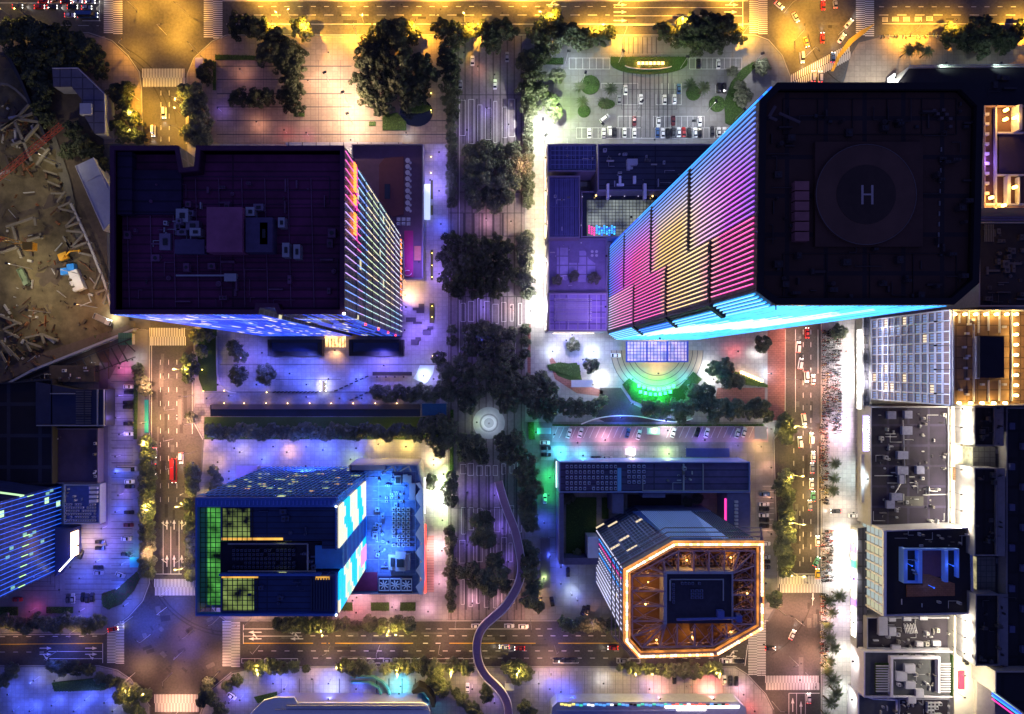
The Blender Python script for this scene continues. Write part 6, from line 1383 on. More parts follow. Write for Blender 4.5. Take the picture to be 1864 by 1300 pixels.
cluster(dk,[(10,60,22),(38,52,22),(62,58,23),(95,62,24),(128,70,22),(155,85,22),(175,105,18),(100,98,22),(65,100,24),(30,95,20),(120,118,18),(145,112,18),(60,135,20),(80,160,20),(70,190,18),(85,215,16),(180,130,14),(48,118,16)],'black green {o} {s} in the unlit wood at the upper left','trees of the unlit wood')
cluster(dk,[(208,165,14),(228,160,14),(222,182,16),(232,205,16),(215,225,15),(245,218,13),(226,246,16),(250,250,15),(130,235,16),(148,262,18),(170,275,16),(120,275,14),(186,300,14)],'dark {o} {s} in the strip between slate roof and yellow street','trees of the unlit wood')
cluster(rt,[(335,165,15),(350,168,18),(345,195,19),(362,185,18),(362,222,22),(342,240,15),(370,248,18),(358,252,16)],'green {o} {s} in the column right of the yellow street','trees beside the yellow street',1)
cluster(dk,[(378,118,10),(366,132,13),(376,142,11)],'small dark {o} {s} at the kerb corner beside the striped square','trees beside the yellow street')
cluster(rt,[(855,275,16),(882,270,17),(910,278,17),(935,272,16),(860,300,17),(888,298,18),(918,303,18),(940,300,14),(856,328,17),(884,326,18),(914,330,18),(936,328,15),(862,355,18),(890,355,18),(920,357,18),(870,374,12),(900,375,13)],'grey green {o} {s} in the upper grove on the central promenade','trees on the promenade')
for side,x in (('left',822),('right',962)):
    cluster(rt,[(x,y,11) for y in (range(215,385,17) if x==822 else range(215,370,17))],'narrow {o} {s} in the upper hedge row along the %s promenade edge'%side,'clipped trees edging the promenade',1)
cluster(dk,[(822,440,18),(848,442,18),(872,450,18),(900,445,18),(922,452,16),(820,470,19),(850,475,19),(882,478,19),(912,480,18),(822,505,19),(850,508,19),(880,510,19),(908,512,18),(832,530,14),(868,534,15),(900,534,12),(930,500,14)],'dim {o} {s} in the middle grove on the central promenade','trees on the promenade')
cluster(rt,[(957,435,17),(955,458,17),(958,478,14),(957,508,16),(960,530,15)],'lamp lit {o} {s} in the row beside the glowing shop walk','trees beside the shop walk',1)
cluster(rt,[(956,600,10),(957,622,10),(956,645,10)],'little {o} {s} of three left of the blue forecourt','clipped trees edging the promenade',1)
cluster(rt,[(822,600,10),(822,620,10),(855,605,15),(880,600,17),(905,605,17),(930,610,14),(858,632,18),(888,635,19),(918,640,19),(838,655,14),(800,652,14),(812,675,17),(845,678,19),(878,672,20),(912,672,20),(940,660,14),(808,705,16),(838,708,18),(865,712,18),(905,705,20),(935,695,18),(852,738,17),(925,735,19),(944,722,15)],'dark {o} {s} in the large grove above the round paving','trees on the promenade')
cluster(rt,[(840,800,13),(862,805,19),(848,825,18),(875,830,17),(915,805,17),(940,800,17),(925,830,19),(945,828,15)],'dark {o} {s} in the clump below the round paving','trees on the promenade')
cluster(rt,[(425,634,16),(436,648,13)],'small {o} {s} of the pair upper left on the violet plaza','trees on the violet plaza'); cluster(rt,[(432,682,19),(482,682,18)],'round {o} {s} of two at the corner lawn of the violet plaza','trees on the violet plaza')
cluster(rt,[(356,612,14),(375,606,14),(366,640,12)],'dim {o} {s} right of the red crosswalk under the tower','trees beside the west street')
cluster(rt,[(x,714+(i%2)*4,15) for i,x in enumerate(range(688,830,19))],'round {o} {s} in the row right of the violet plaza bollards','trees above the canal')
cluster(rt,[(x,783+(i%3)*4,14) for i,x in enumerate(range(382,770,19))],'round {o} {s} in the long row beneath the dark canal','trees below the canal')
cluster(rt,[(778,775,18),(800,772,20),(818,778,14),(790,800,18),(810,805,16),(800,822,13)],'dense {o} {s} in the clump at the end of the dark canal','trees below the canal')
cluster(rt,[(962,695,17),(985,690,17),(1000,705,15),(965,722,17),(990,728,17),(1012,736,17),(1035,740,17),(1058,742,17),(1080,742,15),(975,750,15),(1000,755,14),(1098,730,11)],'dark {o} {s} in the bank left of the curved driveway','trees around the green garden')
cluster(rt,[(1180,742,15),(1205,745,17),(1232,742,17),(1258,738,19),(1285,735,19),(1265,715,17),(1288,712,14),(1312,742,18),(1338,745,18),(1362,748,16),(1385,742,18),(1300,760,14),(1240,762,12),(1398,758,12)],'dark {o} {s} in the bank right of the green garden','trees around the green garden')
cluster(rt,[(1300,672,15),(1318,668,17),(1326,688,18),(1345,695,13)],'round {o} {s} beside the white floodlit forecourt corner','trees around the green garden')
cluster(rt,[(1076,666,15)],'single dark {o} {s} left of the concentric entrance rings','trees around the green garden'); cluster(rt,[(1044,627,13)],'lone small round {o} {s} on the blue forecourt','trees around the green garden')
cluster(rt,[(1390,625,16)],'lone {o} {s} right of the red lit forecourt','trees around the green garden')
cluster(rt,[(964,842,17),(958,866,20),(972,890,19),(960,912,18),(962,935,17),(968,955,17),(958,1000,15),(966,1018,20),(964,1042,19),(972,1068,15),(966,1092,18),(980,1105,12)],'bushy {o} {s} in the column left of the blue courtyard lane','trees beside the courtyard lane',1)
cluster(rt,[(868,948,13),(885,945,15),(880,965,17),(866,982,14),(888,985,15)],'leafy {o} {s} in the small promenade group left of the footbridge','trees on the promenade')
cluster(rt,[(840,1042,14),(858,1040,15),(903,1022,17),(880,1055,19),(905,1048,20),(890,1070,16),(918,1068,14),(862,1062,12)],'leafy {o} {s} in the lower promenade group by the footbridge bend','trees on the promenade')
cluster(rt,[(822,870,13),(818,890,15),(822,912,12)],'yellow lit {o} {s} of three right of the glaring walkway','trees beside the glaring walkway',1)
cluster(rt,[(818,968,11),(821,985,11),(817,1002,10),(822,1025,11),(818,1045,12),(822,1065,11),(820,1085,10),(822,1105,9)],'slim {o} {s} in the lower row along the left promenade edge','clipped trees edging the promenade',1)
cluster(rt,[(266,y,16) for y in range(808,1045,21)],'dark {o} {s} in the left row of the pink lit street','trees beside the west street',1)
cluster(rt,[(348,y,14) for y in (855,872,890,945,965,985,1005,1048)],'dark {o} {s} in the right row of the pink lit street','trees beside the west street',1)
cluster(rt,[(347,760,12)],'lone small {o} {s} on the kerb right of the pink lit street','trees beside the west street')
cluster(rt,[(341,655,13),(344,672,16),(340,688,12)],'glowing yellow {o} {s} of three around the lamp near the broad tower','trees beside the west street',1)
cluster(rt,[(250,672,11),(254,690,13),(262,708,13)],'small {o} {s} beside the top of the parked car column','trees beside the west street',1)
cluster(rt,[(342,918,12)],'lamp lit yellow {o} {s} of the right row of the pink lit street','trees beside the west street')
cluster(rt,[(340,1028,11)],'lamp lit yellow {o} {s} just above the lower left junction crosswalk','trees beside the west street')
cluster(rt,[(x,1136+(i%2)*4,r) for i,(x,r) in enumerate(((505,12),(522,15),(542,15),(562,15),(582,17),(604,14),(625,12),(648,10),(672,15),(690,16),(722,15),(742,16)))],'street {o} {s} in the row below the navy office block','trees beside the south street')
cluster(rt,[(x,1214+(i%2)*4,r) for i,(x,r) in enumerate(((452,11),(470,14),(492,17),(512,14),(535,11),(557,8),(625,14),(645,16),(668,16),(702,13),(724,14),(744,12),(768,16),(790,17),(822,15),(848,14)))],'street {o} {s} on the lower kerb of the south street','trees beside the south street')
cluster(rt,[(788,1240,14),(805,1255,16),(795,1228,12)],'dark {o} {s} behind the turquoise ramp','trees beside the south street')
cluster(rt,[(925,1218,13),(945,1214,14),(958,1228,13),(940,1236,12)],'lamp lit {o} {s} between the footbridge and the lower right plaza','trees beside the south street')
cluster(rt,[(840,1275,14),(858,1290,14),(885,1268,13),(888,1250,10),(830,1262,9),(870,1305,14),(955,1290,14),(968,1300,12)],'small {o} {s} in the garden at the foot of the footbridge','trees of the bridge garden')
cluster(rt,[(x,1132+(i%3)*5,15) for i,x in enumerate(range(5,190,19))],'dark {o} {s} in the row above the lower left road','trees beside the lower left road')
cluster(rt,[(95,1214,12),(112,1218,14),(135,1218,15),(158,1220,13),(20,1222,14),(5,1240,13)],'dark {o} {s} below the lower left road','trees beside the lower left road')
cluster(rt,[(180,1235,11),(200,1242,13),(222,1250,13),(240,1262,16),(262,1268,14),(235,1285,16),(250,1300,14),(215,1272,12)],'dark {o} {s} in the curved belt at the lower left corner','trees of the lower left corner')
cluster(rt,[(378,1245,12),(372,1262,13),(385,1275,14),(365,1280,10),(400,1295,14),(412,1250,11),(430,1240,12)],'dark {o} {s} around the white car right of the lower left junction','trees of the lower left corner')
cluster(rt,[(x,1137+(i%2)*5,13) for i,x in enumerate(range(1028,1125,15))],'round {o} {s} left of the golden rimmed tower base','trees beside the south street')
cluster(rt,[(1129,1216,7),(1148,1216,12),(1160,1222,9),(1180,1219,11),(1200,1220,12),(1222,1222,14),(1245,1222,15),(1268,1224,14),(1290,1218,12),(1306,1220,13)],'lamp lit {o} {s} below the golden rimmed tower','trees beside the south street')
cluster(rt,[(1430,765,14),(1440,782,11),(1422,785,13),(1434,800,12),(1432,868,14),(1424,886,17),(1436,902,16),(1430,925,16),(1436,942,15),(1426,958,17),(1434,978,17),(1426,1000,18),(1434,1020,16),(1430,1040,13)],'street {o} {s} in the median left of the busy brown street','trees beside the east street',1)
cluster(rt,[(1412,1092,16)],'lone {o} {s} at the kerb right of the golden rimmed tower','trees beside the east street')
cluster(rt,[(1529,604,14)],'lone {o} {s} between the scooters and the white glare','trees beside the east street')
cluster(rt,[(1390,120,15),(1355,175,17),(1348,158,11),(1335,130,11)],'green {o} {s} in the corner garden by the LED skyscraper edge','trees edging the north car park')
cluster(rt,[(388,858,11),(390,885,12),(402,890,11),(396,872,10)],'dark {o} {s} in the little bed above the slatted navy block','trees beside the west street')
cluster(rt,[(785,872,10),(784,886,9)],'slim green {o} {s} on the pale walkway by the blue podium','trees beside the glaring walkway',1)
cluster(rt,[(1030,910,10),(1040,905,9),(1052,1008,8)],'small {o} {s} inside the lawn courtyard','trees of the courtyard')
cluster(rt,[(1270,908,11),(1252,915,9)],'small {o} {s} in the dim inner court of the blue podium','trees of the courtyard')
cluster(rt,[(1010,515,9),(1040,508,9),(1075,512,10)],'rooftop {o} {s} on the violet terrace','trees of the violet terrace')
for o in bpy.data.objects:
    if o.get('group')=='trees of the violet terrace': o.location.z=11; 
# palms
def make_palm(seed):
    rr=random.Random(seed); root=empty('palm_tree',(0,0,-500)); t=MB(); t.tube((0,0,0),(0.2,0,6.5),.28,7,0,.18)
    a=t.build('trunk',M_bark,None); a.parent=root
    b=MB()
    for k in range(15):
        th=2*math.pi*k/15+rr.uniform(-.15,.15); L_=rr.uniform(2.6,3.4); d=Vector((math.cos(th),math.sin(th),0)); s=Vector((-d.y,d.x,0)); up=rr.uniform(.2,.9)
        prev=None
        for j in range(8):
            t_=j/7; p=Vector((0.2,0,6.5))+d*L_*t_+Vector((0,0,up*math.sin(t_*math.pi*.9)*1.2-t_*t_*1.4))
            if prev is not None:
                w=.55*math.sin(math.pi*min(1,t_*.8+.15)); 
                for sg in (-1,1):
                    for q_ in (0,.5):
                        m_=prev+(p-prev)*q_
                        b.face([m_,m_+d*.16,m_+s*sg*w+d*.42+Vector((0,0,-.25*w)),m_+s*sg*w*.9+d*.25+Vector((0,0,-.25*w))])
            prev=p
    c=b.build('crown',M_palm,None); c.parent=root; reg(root); return root
pm_=[make_palm(i) for i in range(3)]
def palms(pts,phrase,group,axis=1,hs=1.0):
    pts=sorted(pts,key=lambda p:p[axis]); side='from the top' if axis else 'from the left'
    for i,p in enumerate(pts):
        o=place(random.Random(i).choice(pm_),p[0],p[1],p[2]*1.9 if len(p)>2 else 24,phrase.format(o=ORD[i],s=side),group,hs=.8); o['category']='palm'
palms([(1520,845,11),(1519,870,11),(1517,894,12)],'{o} palm {s} of three beside the pale green paving','palms along the lit shopping street')
palms([(1528,1086,13),(1512,1094,12),(1516,1116,12),(1508,1140,12),(1512,1162,13),(1520,1180,13),(1512,1205,12),(1508,1222,12),(1518,1240,15),(1524,1262,14),(1512,1280,13),(1506,1305,12)],'{o} palm {s} in the lower palm row on the lit shopping street','palms along the lit shopping street')
palms([(1057,157,11),(1112,161,12),(1100,188,12),(1061,186,11)],'{o} palm {s} at the left side of the north car park','palms in the north car park',0); palms([(1258,155,13),(1281,160,13)],'{o} palm {s} at the right side of the north car park','palms in the north car park',0)
palms([(1655,92,13),(1672,88,13),(1690,94,12)],'{o} pale palm {s} by the upper right scooters','palms at the upper right corner',0)

# hedges and beds: leaf cover scattered inside an outline, on a low box of soil
def hedge(pts,label,h=1.2,dens=3.0,size=.45,mat=None,name='hedge',group=None,z=Z1):
    q=pw(pts,z); b=MB(); rr=random.Random(int(sum(p[0] for p in pts)))
    xs=[p[0] for p in q]; ys=[p[1] for p in q]; A=0
    k=len(q); A=abs(sum(q[i][0]*q[(i+1)%k][1]-q[(i+1)%k][0]*q[i][1] for i in range(k)))/2
    n=int(min(9000,A*dens*1.6)); c=0; tries=0
    cx=sum(xs)/k; cy=sum(ys)/k; root=empty(name,(cx,cy,0)); tag(root,label,'hedge' if name=='hedge' else 'flower bed',group)
    s=MB(); s.prism(inset(q,.12) if A>6 else q,0,z+h*.55); s.build('bed',MATS['lawn'],root)
    while c<n and tries<n*6:
        tries+=1; x=rr.uniform(min(xs),max(xs)); y=rr.uniform(min(ys),max(ys))
        if not inside((x,y),q): continue
        zz=z+h*(.55+.45*abs(noise.noise(Vector((x*.5,y*.5,1))))*1.6)+rr.uniform(-.05,.1); th=rr.uniform(0,6.28); t=rr.uniform(-.6,.6); s_=size*rr.uniform(.6,1.3)
        u=Vector((math.cos(th),math.sin(th),t)); v=Vector((-math.sin(th),math.cos(th),rr.uniform(-.5,.5))); p=Vector((x,y,zz))
        b.face([p-u*s_*.5,p+v*s_*.4,p+u*s_*.5,p-v*s_*.4]); c+=1
    b.build('foliage',mat or M_hedge,root); return root
def lawn(pts,z=Z2+.03,name='lawn'):
    o=sheet(name,pts,M_grass,z); return o
def circ(cx,cy,r,a0=0,a1=360,n=18,ry=None): return [(cx+r*math.cos(R(a0+(a1-a0)*i/n)),cy+(ry or r)*math.sin(R(a0+(a1-a0)*i/n))) for i in range(n if a1-a0==360 else n+1)]
hedge(circ(1181,116,70,0,180,20,20)+[(1111,104),(1251,104)],'boat shaped lawn hedge around the glowing red sign at top centre',.9,2.5)
hedge(circ(1074,155,18),'round hedged bed with two palms at its rim','0'and .8,3); hedge(circ(1262,170,14),'dark round bed under the right hand palms of the north car park',.7,3); hedge(circ(1104,190,16,0,360,16,9),'oval bed under the palms beside the white van',.7,3)
hedge(circ(1063,203,12),'small bright round bed below the left hand palms',.6,3); hedge(circ(1305,190,15),'round bed at the right side of the north car park',.9,3)
hedge([(1330,150),(1350,125),(1372,112),(1380,118),(1350,150),(1340,190),(1360,205),(1340,232),(1320,225),(1318,185)],'curved garden strip at the right end of the north car park',1,2)
hedge([(955,212),(970,212),(970,262),(955,262)],'narrow hedge below the white floodlight of the north car park',1.6,4); hedge([(993,106),(1026,106),(1026,118),(993,118)],'small boxy hedge above the round green tree',1.2,3)
hedge([(392,100),(495,103),(495,112),(450,110),(392,110)],'thin green hedge along the top of the striped square',1,3); hedge([(388,112),(394,112),(394,165),(388,165)],'thin upright hedge at the left side of the striped square',1,3)
hedge([(535,205),(555,205),(555,213),(535,213)],'tiny square planter at the foot of the dark tree column',.7,4); hedge([(682,203),(708,203),(708,211),(682,211)],'yellow green planter under the grove',.7,4); hedge([(672,222),(684,222),(684,230),(672,230)],'tiny bright planter beside the brightest floodlight',.7,4)
hedge([(696,212),(722,205),(740,222),(740,238),(696,238)],'clipped garden of mounds below the grove',1.0,3); sheet('pond',circ(758,205,30,0,360,24,26),M_water,Z2+.01); hedge(circ(757,197,28,0,360,18,10),'oval island of lawn in the dark garden pond',.5,2)
sheet('pond',[(383,737),(765,737),(765,758),(383,758)],M_water,Z2+.01); t=MB(); t.prism(pw([(385,736),(764,736),(764,745),(385,745)],.4),0,.6); o=t.build('canal_wall',M_band); tag(o,'long dark stone wall edging the canal below the violet plaza','wall')
o=MB(); px_box(o,768,735,812,757,.2,3.2); t=o.build('glass_shelter',surf('teal_glass_roof',(0.03,0.12,0.25),.3,.2)); tag(t,'flat dark teal shelter roof at the right end of the canal','shelter')
lawn([(372,759),(815,759),(815,800),(372,800)]); lawn([(358,600),(395,600),(395,712),(370,712),(362,690)]); lawn([(1002,665),(1050,660),(1062,700),(1030,690),(1015,684)])
hedge([(995,664),(1020,659),(1055,664),(1058,690),(1022,680),(1000,674)],'lit lawn bed left of the white gatehouse',.7,2.5)
hedge([(1132,700),(1145,688),(1168,704),(1200,714),(1235,706),(1262,676),(1278,690),(1250,726),(1215,740),(1180,742),(1150,728)],'crescent lawn holding the green glowing lights',.5,2.5)
hedge([(1005,772),(1390,772),(1390,776),(1005,776)],'long thin hedge above the slanted parking bays',1,3)
hedge([(960,768),(972,768),(974,800),(962,800)],'small green lit hedge left of the teal kiosk',1.2,4); hedge([(1330,674),(1360,682),(1396,700),(1398,706),(1350,700)],'dark bed with a curved row of warm lamps',.8,3)
hedge([(675,1096),(709,1096),(709,1112),(675,1112)],'bright green square lawn below the fan roof',.5,4); hedge([(728,1096),(757,1096),(757,1112),(728,1112)],'dull green square lawn at the right end below the fan roof',.5,4); hedge([(622,1096),(642,1096),(642,1112),(618,1112)],'dull green square lawn at the left end below the fan roof',.5,4)
hedge([(1030,905),(1086,905),(1086,1010),(1030,1010)],'dark rectangular lawn inside the left courtyard',.5,1.6); hedge([(1095,905),(1108,905),(1108,945),(1095,945)],'narrow lawn strip right of the main courtyard lawn',.5,2)
hedge([(185,1080),(215,1070),(235,1052),(255,1035),(262,1040),(245,1075),(222,1100),(196,1110)],'maroon crescent flower bed at the lower left car park',.6,2.5,mat=leafmat('red_leaves',(0.07,0.02,0.02),(0.14,0.04,0.03)),name='flower_bed')
hedge([(185,1085),(205,1078),(214,1092),(200,1110),(188,1104)],'dark round shrub bed at the tip of the maroon crescent',.9,3); hedge([(85,1104),(134,1104),(134,1116),(85,1116)],'short dark hedge under the parked dark cars',1,3); hedge([(0,1104),(34,1104),(34,1120),(0,1120)],'short dark hedge at the left edge below the red car',1,3)
hedge([(245,690),(252,690),(250,800),(244,800)],'tall narrow hedge right of the parked car column',1.3,3); hedge([(820,745),(826,745),(826,860),(818,860)],'dim hedge left of the round paving',1.2,2)
hedge([(816,1112-150),(826,962),(826,1115),(816,1115)],'low hedge under the slim tree row left of the promenade',1,2); hedge([(462,1268),(505,1258),(505,1265),(470,1280)],'dark hedge by the white curved roof, left end',1,3); hedge([(522,1262),(550,1262),(550,1270),(522,1270)],'small dark hedge by the white curved roof, right end',1,3)
hedge([(170,612),(212,600),(214,606),(172,628)],'bright green shrub bed left of the green shed',1.2,3); hedge([(1592,1206),(1621,1206),(1594,1262),(1592,1262)],'rooftop garden strip left of the striped pergola',.8,3,z=9.8); hedge([(1732,1192),(1737,1192),(1737,1268),(1732,1268)],'rooftop garden strip at the right of the striped pergolas',.8,3,z=10.8)
hedge([(95,1242),(185,1232),(205,1250),(190,1256),(100,1258)],'dark hedge above the blue lit pool terrace',1.2,2)
# ================================================================== VEHICLES
def carmesh(L_=4.6,Wd=1.85,Hh=1.45,kind='sedan'):
    b=MB(); hw=Wd/2
    if kind=='van': prof=[(-L_/2,.5,.95),(-L_/2+.15,1.0,1.0),(L_/2-1.3,1.05,1.0),(L_/2-.3,.95,1.0),(L_/2,.55,.9)]
    else: prof=[(-L_/2,.55,.80),(-L_/2+.2,.92,.95),(-L_/2+1.2,.95,1.0),(L_/2-1.5,.92,1.0),(L_/2-.35,.76,.93),(L_/2,.5,.74)]
    secs=[]
    for x,z,w in prof:
        n=len(b.v); ww=hw*w; b.v+=[(x,-ww,.25),(x,-ww*1.0,z*.75),(x,-ww*.86,z),(x,ww*.86,z),(x,ww,z*.75),(x,ww,.25)]; secs.append(n)
    for a,c in zip(secs,secs[1:]):
        for i in range(6):
            j=(i+1)%6; b.f.append((a+j,a+i,c+i,c+j)); b.m.append(0)
    b.f.append(tuple(secs[0]+i for i in range(6))); b.m.append(0); b.f.append(tuple(secs[-1]+i for i in reversed(range(6)))); b.m.append(0)
    return b
def cabin_parts(L_,Wd,Hh,kind):
    hw=Wd/2
    if kind=='van': r0,r1,w0,w1,zb,zt_=-L_/2+.2,L_/2-1.7,-L_/2+.1,L_/2-.95,1.02,Hh
    else: r0,r1,w0,w1,zb,zt_=-L_*.24,L_*.07,-L_*.38,L_*.2,.93,Hh
    a=hw*.84; c=hw*.70
    roof=MB(); roof.prism([(r0,-c),(r1,-c),(r1,c),(r0,c)],zt_-.06,zt_,0)
    side=MB()
    side=[]
    for s in (-1,1): sd=MB(); sd.face([(w0+.15,s*a,zb),(w1-.15,s*a,zb),(r1,s*c,zt_-.05),(r0,s*c,zt_-.05)][::s]); side.append(sd)
    fr=MB(); fr.face([(w1,-a,zb),(w1,a,zb),(r1,c,zt_-.05),(r1,-c,zt_-.05)])
    re=MB(); re.face([(w0,a,zb),(w0,-a,zb),(r0,-c,zt_-.05),(r0,c,zt_-.05)])
    return roof,side,fr,re
CARM={}
def paint(n,c,met=.2): return surf('car_paint_'+n,c,.28,.08,2,metal=met,spec=.6)
COLS={'white':paint('white',(.78,.78,.78),0),'black':paint('black',(.015,.015,.018)),'silver':paint('silver',(.45,.46,.48),.4),'dark':paint('dark_grey',(.05,.05,.06)),'blue':paint('blue',(.05,.12,.3)),
 'red':paint('red',(.45,.02,.02)),'maroon':paint('maroon',(.12,.02,.03)),'yellow':paint('yellow',(.75,.48,.03),0),'green':paint('green',(.08,.3,.2)),'orange':paint('orange',(.6,.25,.08))}
CN={'dark':'dark grey'}
M_head=led('headlamp',(1,.95,.85),9); M_tail=led('tail_lamp',(1,.03,.02),6)
def protocar(col,kind,lit):
    k=(col,kind,lit)
    if k in CARM: return copy_tree(CARM[k])
    L_,Wd,Hh={'sedan':(4.6,1.85,1.45),'van':(4.9,1.9,1.9),'bus':(11,2.5,3.0),'truck':(9,2.4,3.0)}[kind]
    nm={'sedan':'parked_car' if not lit else 'moving_car','van':'van','bus':'bus','truck':'truck'}[kind]
    root=empty(nm,(0,0,0)); kk='van' if kind!='sedan' else 'sedan'
    def pt(n,b,m,sm=False):
        o=b.build(n,m,None,sm); o.parent=root; return o
    pt('body',carmesh(L_,Wd,Hh,kk),COLS[col],False)
    roof,side,fr,re=cabin_parts(L_,Wd,Hh,kk)
    pt('roof',roof,COLS[col]); [pt('side_window',sd,M_glassd) for sd in side]; pt('windscreen',fr,M_glassd); pt('rear_window',re,M_glassd)
    for wx in (-L_*.3,L_*.31):
        for s in (-1,1):
            b=MB(); b.tube((wx,s*(Wd/2-.22),.33),(wx,s*(Wd/2-.01),.33),.33,10); pt('wheel',b,M_tyre)
    if lit:
        for s in (-1,1):
            b=MB(); b.box(L_/2-.14,s*Wd*.33-.2,.55,L_/2+.03,s*Wd*.33+.2,.72); pt('headlight',b,M_head)
            b=MB(); b.box(-L_/2-.03,s*Wd*.35-.2,.6,-L_/2+.14,s*Wd*.35+.2,.84); pt('tail_light',b,M_tail)
    reg(root); CARM[k]=root; return root
def car(x,y,deg,col,label,group=None,kind='sedan',lit=False,z=None):
    """deg: heading in the picture, 0 = right, 90 = up"""
    o=protocar(col,kind,lit); p=P(x,y,1.0); zz=Z1+.012 if z is None else z
    o.location=(p.x,p.y,zz); o.rotation_euler=(0,0,R(deg)); tag(o,label,'car' if kind=='sedan' else kind,group)
    if lit:
        d=Vector((math.cos(R(deg)),math.sin(R(deg)),0)); q3=Vector((p.x,p.y,.9))+d*2.9
        spot(q3,(1,.93,.8),700,.12,o,'SPOT',q3+d*8+Vector((0,0,-1.6)),80,'headlamp_light')
        for ch in o.children:
            if ch.type=='LIGHT': ch.location=(2.9,0,.9); ch.rotation_euler=(R(78),0,R(-90))
    return o
RD=.022
def row(items,phrase,group,axis=0,deg=90,z=None,kind='sedan',lit=False):
    items=sorted(items,key=lambda t:t[axis]); cnt={}
    side='from the left' if axis==0 else 'from the top'; n=len(items)
    for i,it in enumerate(items):
        col=it[2]; kd=it[3] if len(it)>3 else kind; dg=it[4] if len(it)>4 else deg
        kn={'sedan':'car','van':'van','bus':'bus','truck':'truck'}[kd]
        w='alone' if n==1 else ORD[i]+' vehicle '+side
        car(it[0],it[1],dg,col,('%s %s %s'%(CN.get(col,col),kn,phrase)) if n==1 else '%s %s, %s %s'%(CN.get(col,col),kn,w,phrase),group,kd,lit,z)
G='cars parked in the north car park'
row([(1073,242,'white'),(1099,242,'white'),(1110,239,'white','van'),(1119,241,'dark'),(1137,241,'white'),(1155,242,'white'),(1197,241,'blue'),(1207,242,'white'),(1216,242,'black'),(1226,241,'dark'),(1236,240,'white'),(1245,240,'red'),(1255,241,'black'),(1266,241,'white'),(1274,241,'black'),(1297,238,'dark'),(1309,240,'white'),(1319,240,'white')],'in the north car park bottom row',G)
row([(1155,220,'maroon'),(1199,222,'white'),(1226,219,'maroon'),(1274,221,'white')],'in the north car park upper row',G,deg=-90)
row([(1127,181,'silver'),(1139,163,'white'),(1167,180,'white'),(1210,181,'white'),(1228,180,'white'),(1236,161,'blue'),(1309,160,'black'),(1319,160,'black')],'in the middle of the north car park',G)
row([(1272,115,'black'),(1308,116,'white')],'in the top strip of the north car park',G)
row([(1101,215,'white','van',38)],'standing askew on the open tarmac of the north car park',G)
row([(1100,212,'white')][:0],'','')
G='cars in the small yard on the promenade'
row([(860,110,'white'),(901,153,'white'),(923,103,'silver'),(838,154,'silver')],'in the small yard on the promenade',G,z=Z1+.02)
G='cars in the column beside the left street'
row([(233,704,'white'),(234,714,'black'),(232,733,'black'),(232,741,'black'),(233,771,'black'),(234,790,'white'),(231,854,'silver','truck'),(235,877,'white'),(235,886,'black'),(234,933,'black'),(233,956,'maroon')],'beside the pink lit street',G,1,0)
G='cars in the lower left car park'
row([(181,987,'black'),(181,998,'black'),(146,1010,'black','sedan',70),(228,1009,'dark'),(229,981,'silver'),(178,1033,'black'),(179,1043,'silver'),(218,1047,'silver','sedan',-20)],'on the striped lower left car park',G,1,0)
row([(123,1090,'dark'),(132,1090,'silver'),(150,1088,'black'),(158,1090,'dark'),(167,1088,'dark'),(31,1092,'red','sedan',0)],'above the dark hedge at lower left',G,0,90)
row([(421,1268,'white','sedan',-35)],'on the violet drive right of the lower left junction','cars on side drives')
row([(851,1253,'white')],'in the garden at the foot of the footbridge','cars on side drives')
G='cars parked by the lower right plaza'
row([(1228,1237,'black'),(1319,1239,'white'),(1330,1240,'dark'),(1341,1241,'black')],'on the pink plaza below the golden tower',G)
row([(1034,1042,'black'),(1005,1096,'black','sedan',100),(1062,1112,'black','sedan',70),(1070,1111,'black','sedan',80)],'on the forecourt left of the golden tower','cars on the blue forecourt')
row([(992,908,'white')],'in the green lit lane left of the blue podium','cars on side drives')
row([(992,806,'white'),(994,816,'black'),(994,828,'black'),(1085,834,'black'),(1106,834,'silver')],'on the cyan lit apron above the panel rows','cars on the cyan apron',1,0)
G='cars in the slanted bays'
row([(1036,789,'white'),(1057,788,'white'),(1143,789,'blue'),(1163,792,'white'),(1226,788,'white'),(1270,787,'black'),(1287,788,'white'),(1343,789,'white'),(1355,787,'white')],'in the slanted bays under the tree bank',G,0,74)
row([(1121,647,'white','sedan',0)],'on the blue forecourt left of the concentric rings','cars on side drives')
G='cars in the strip beside the right hand median'
row([(1393,900,'blue'),(1392,918,'white'),(1392,927,'black'),(1391,938,'white'),(1392,947,'black'),(1392,958,'black'),(1394,990,'white'),(1394,1014,'silver'),(1394,1023,'black'),(1394,1033,'dark')],'in the strip beside the tree median',G,1,0)
# moving traffic
G='cars driving on the east street'
row([(1454,632,'white','van',85),(1458,662,'white','van',80),(1469,686,'white','van',-87),(1481,691,'white'),(1464,763,'white','van',-82),(1478,798,'white','van'),(1457,805,'white','van',95),(1481,831,'white'),(1479,852,'silver'),(1478,881,'white'),(1481,904,'green'),(1475,920,'silver','sedan',92),(1489,985,'white'),(1487,1023,'green','sedan',62),(1489,1045,'yellow'),(1470,606,'red')],'on the busy brown street at right',G,1,90,RD,lit=True)
row([(1443,1156,'white','sedan',65)],'crossing the empty lower right junction','cars at junctions',z=RD,lit=True); row([(1473,1272,'white')],'waiting below the lower right crosswalk','cars at junctions',z=RD,lit=True); row([(1403,1181,'black','sedan',0)],'at the junction edge with a red tail lamp right of the golden tower','cars at junctions',z=RD,lit=True)
row([(1522,931,'black','sedan',180)],'crossing the scooter strip with red tail lamps','cars at junctions',lit=True); row([(1554,939,'white','sedan',0)],'in front of the lit shops beneath the palms','cars at junctions')
G='cars driving through the upper right junction'
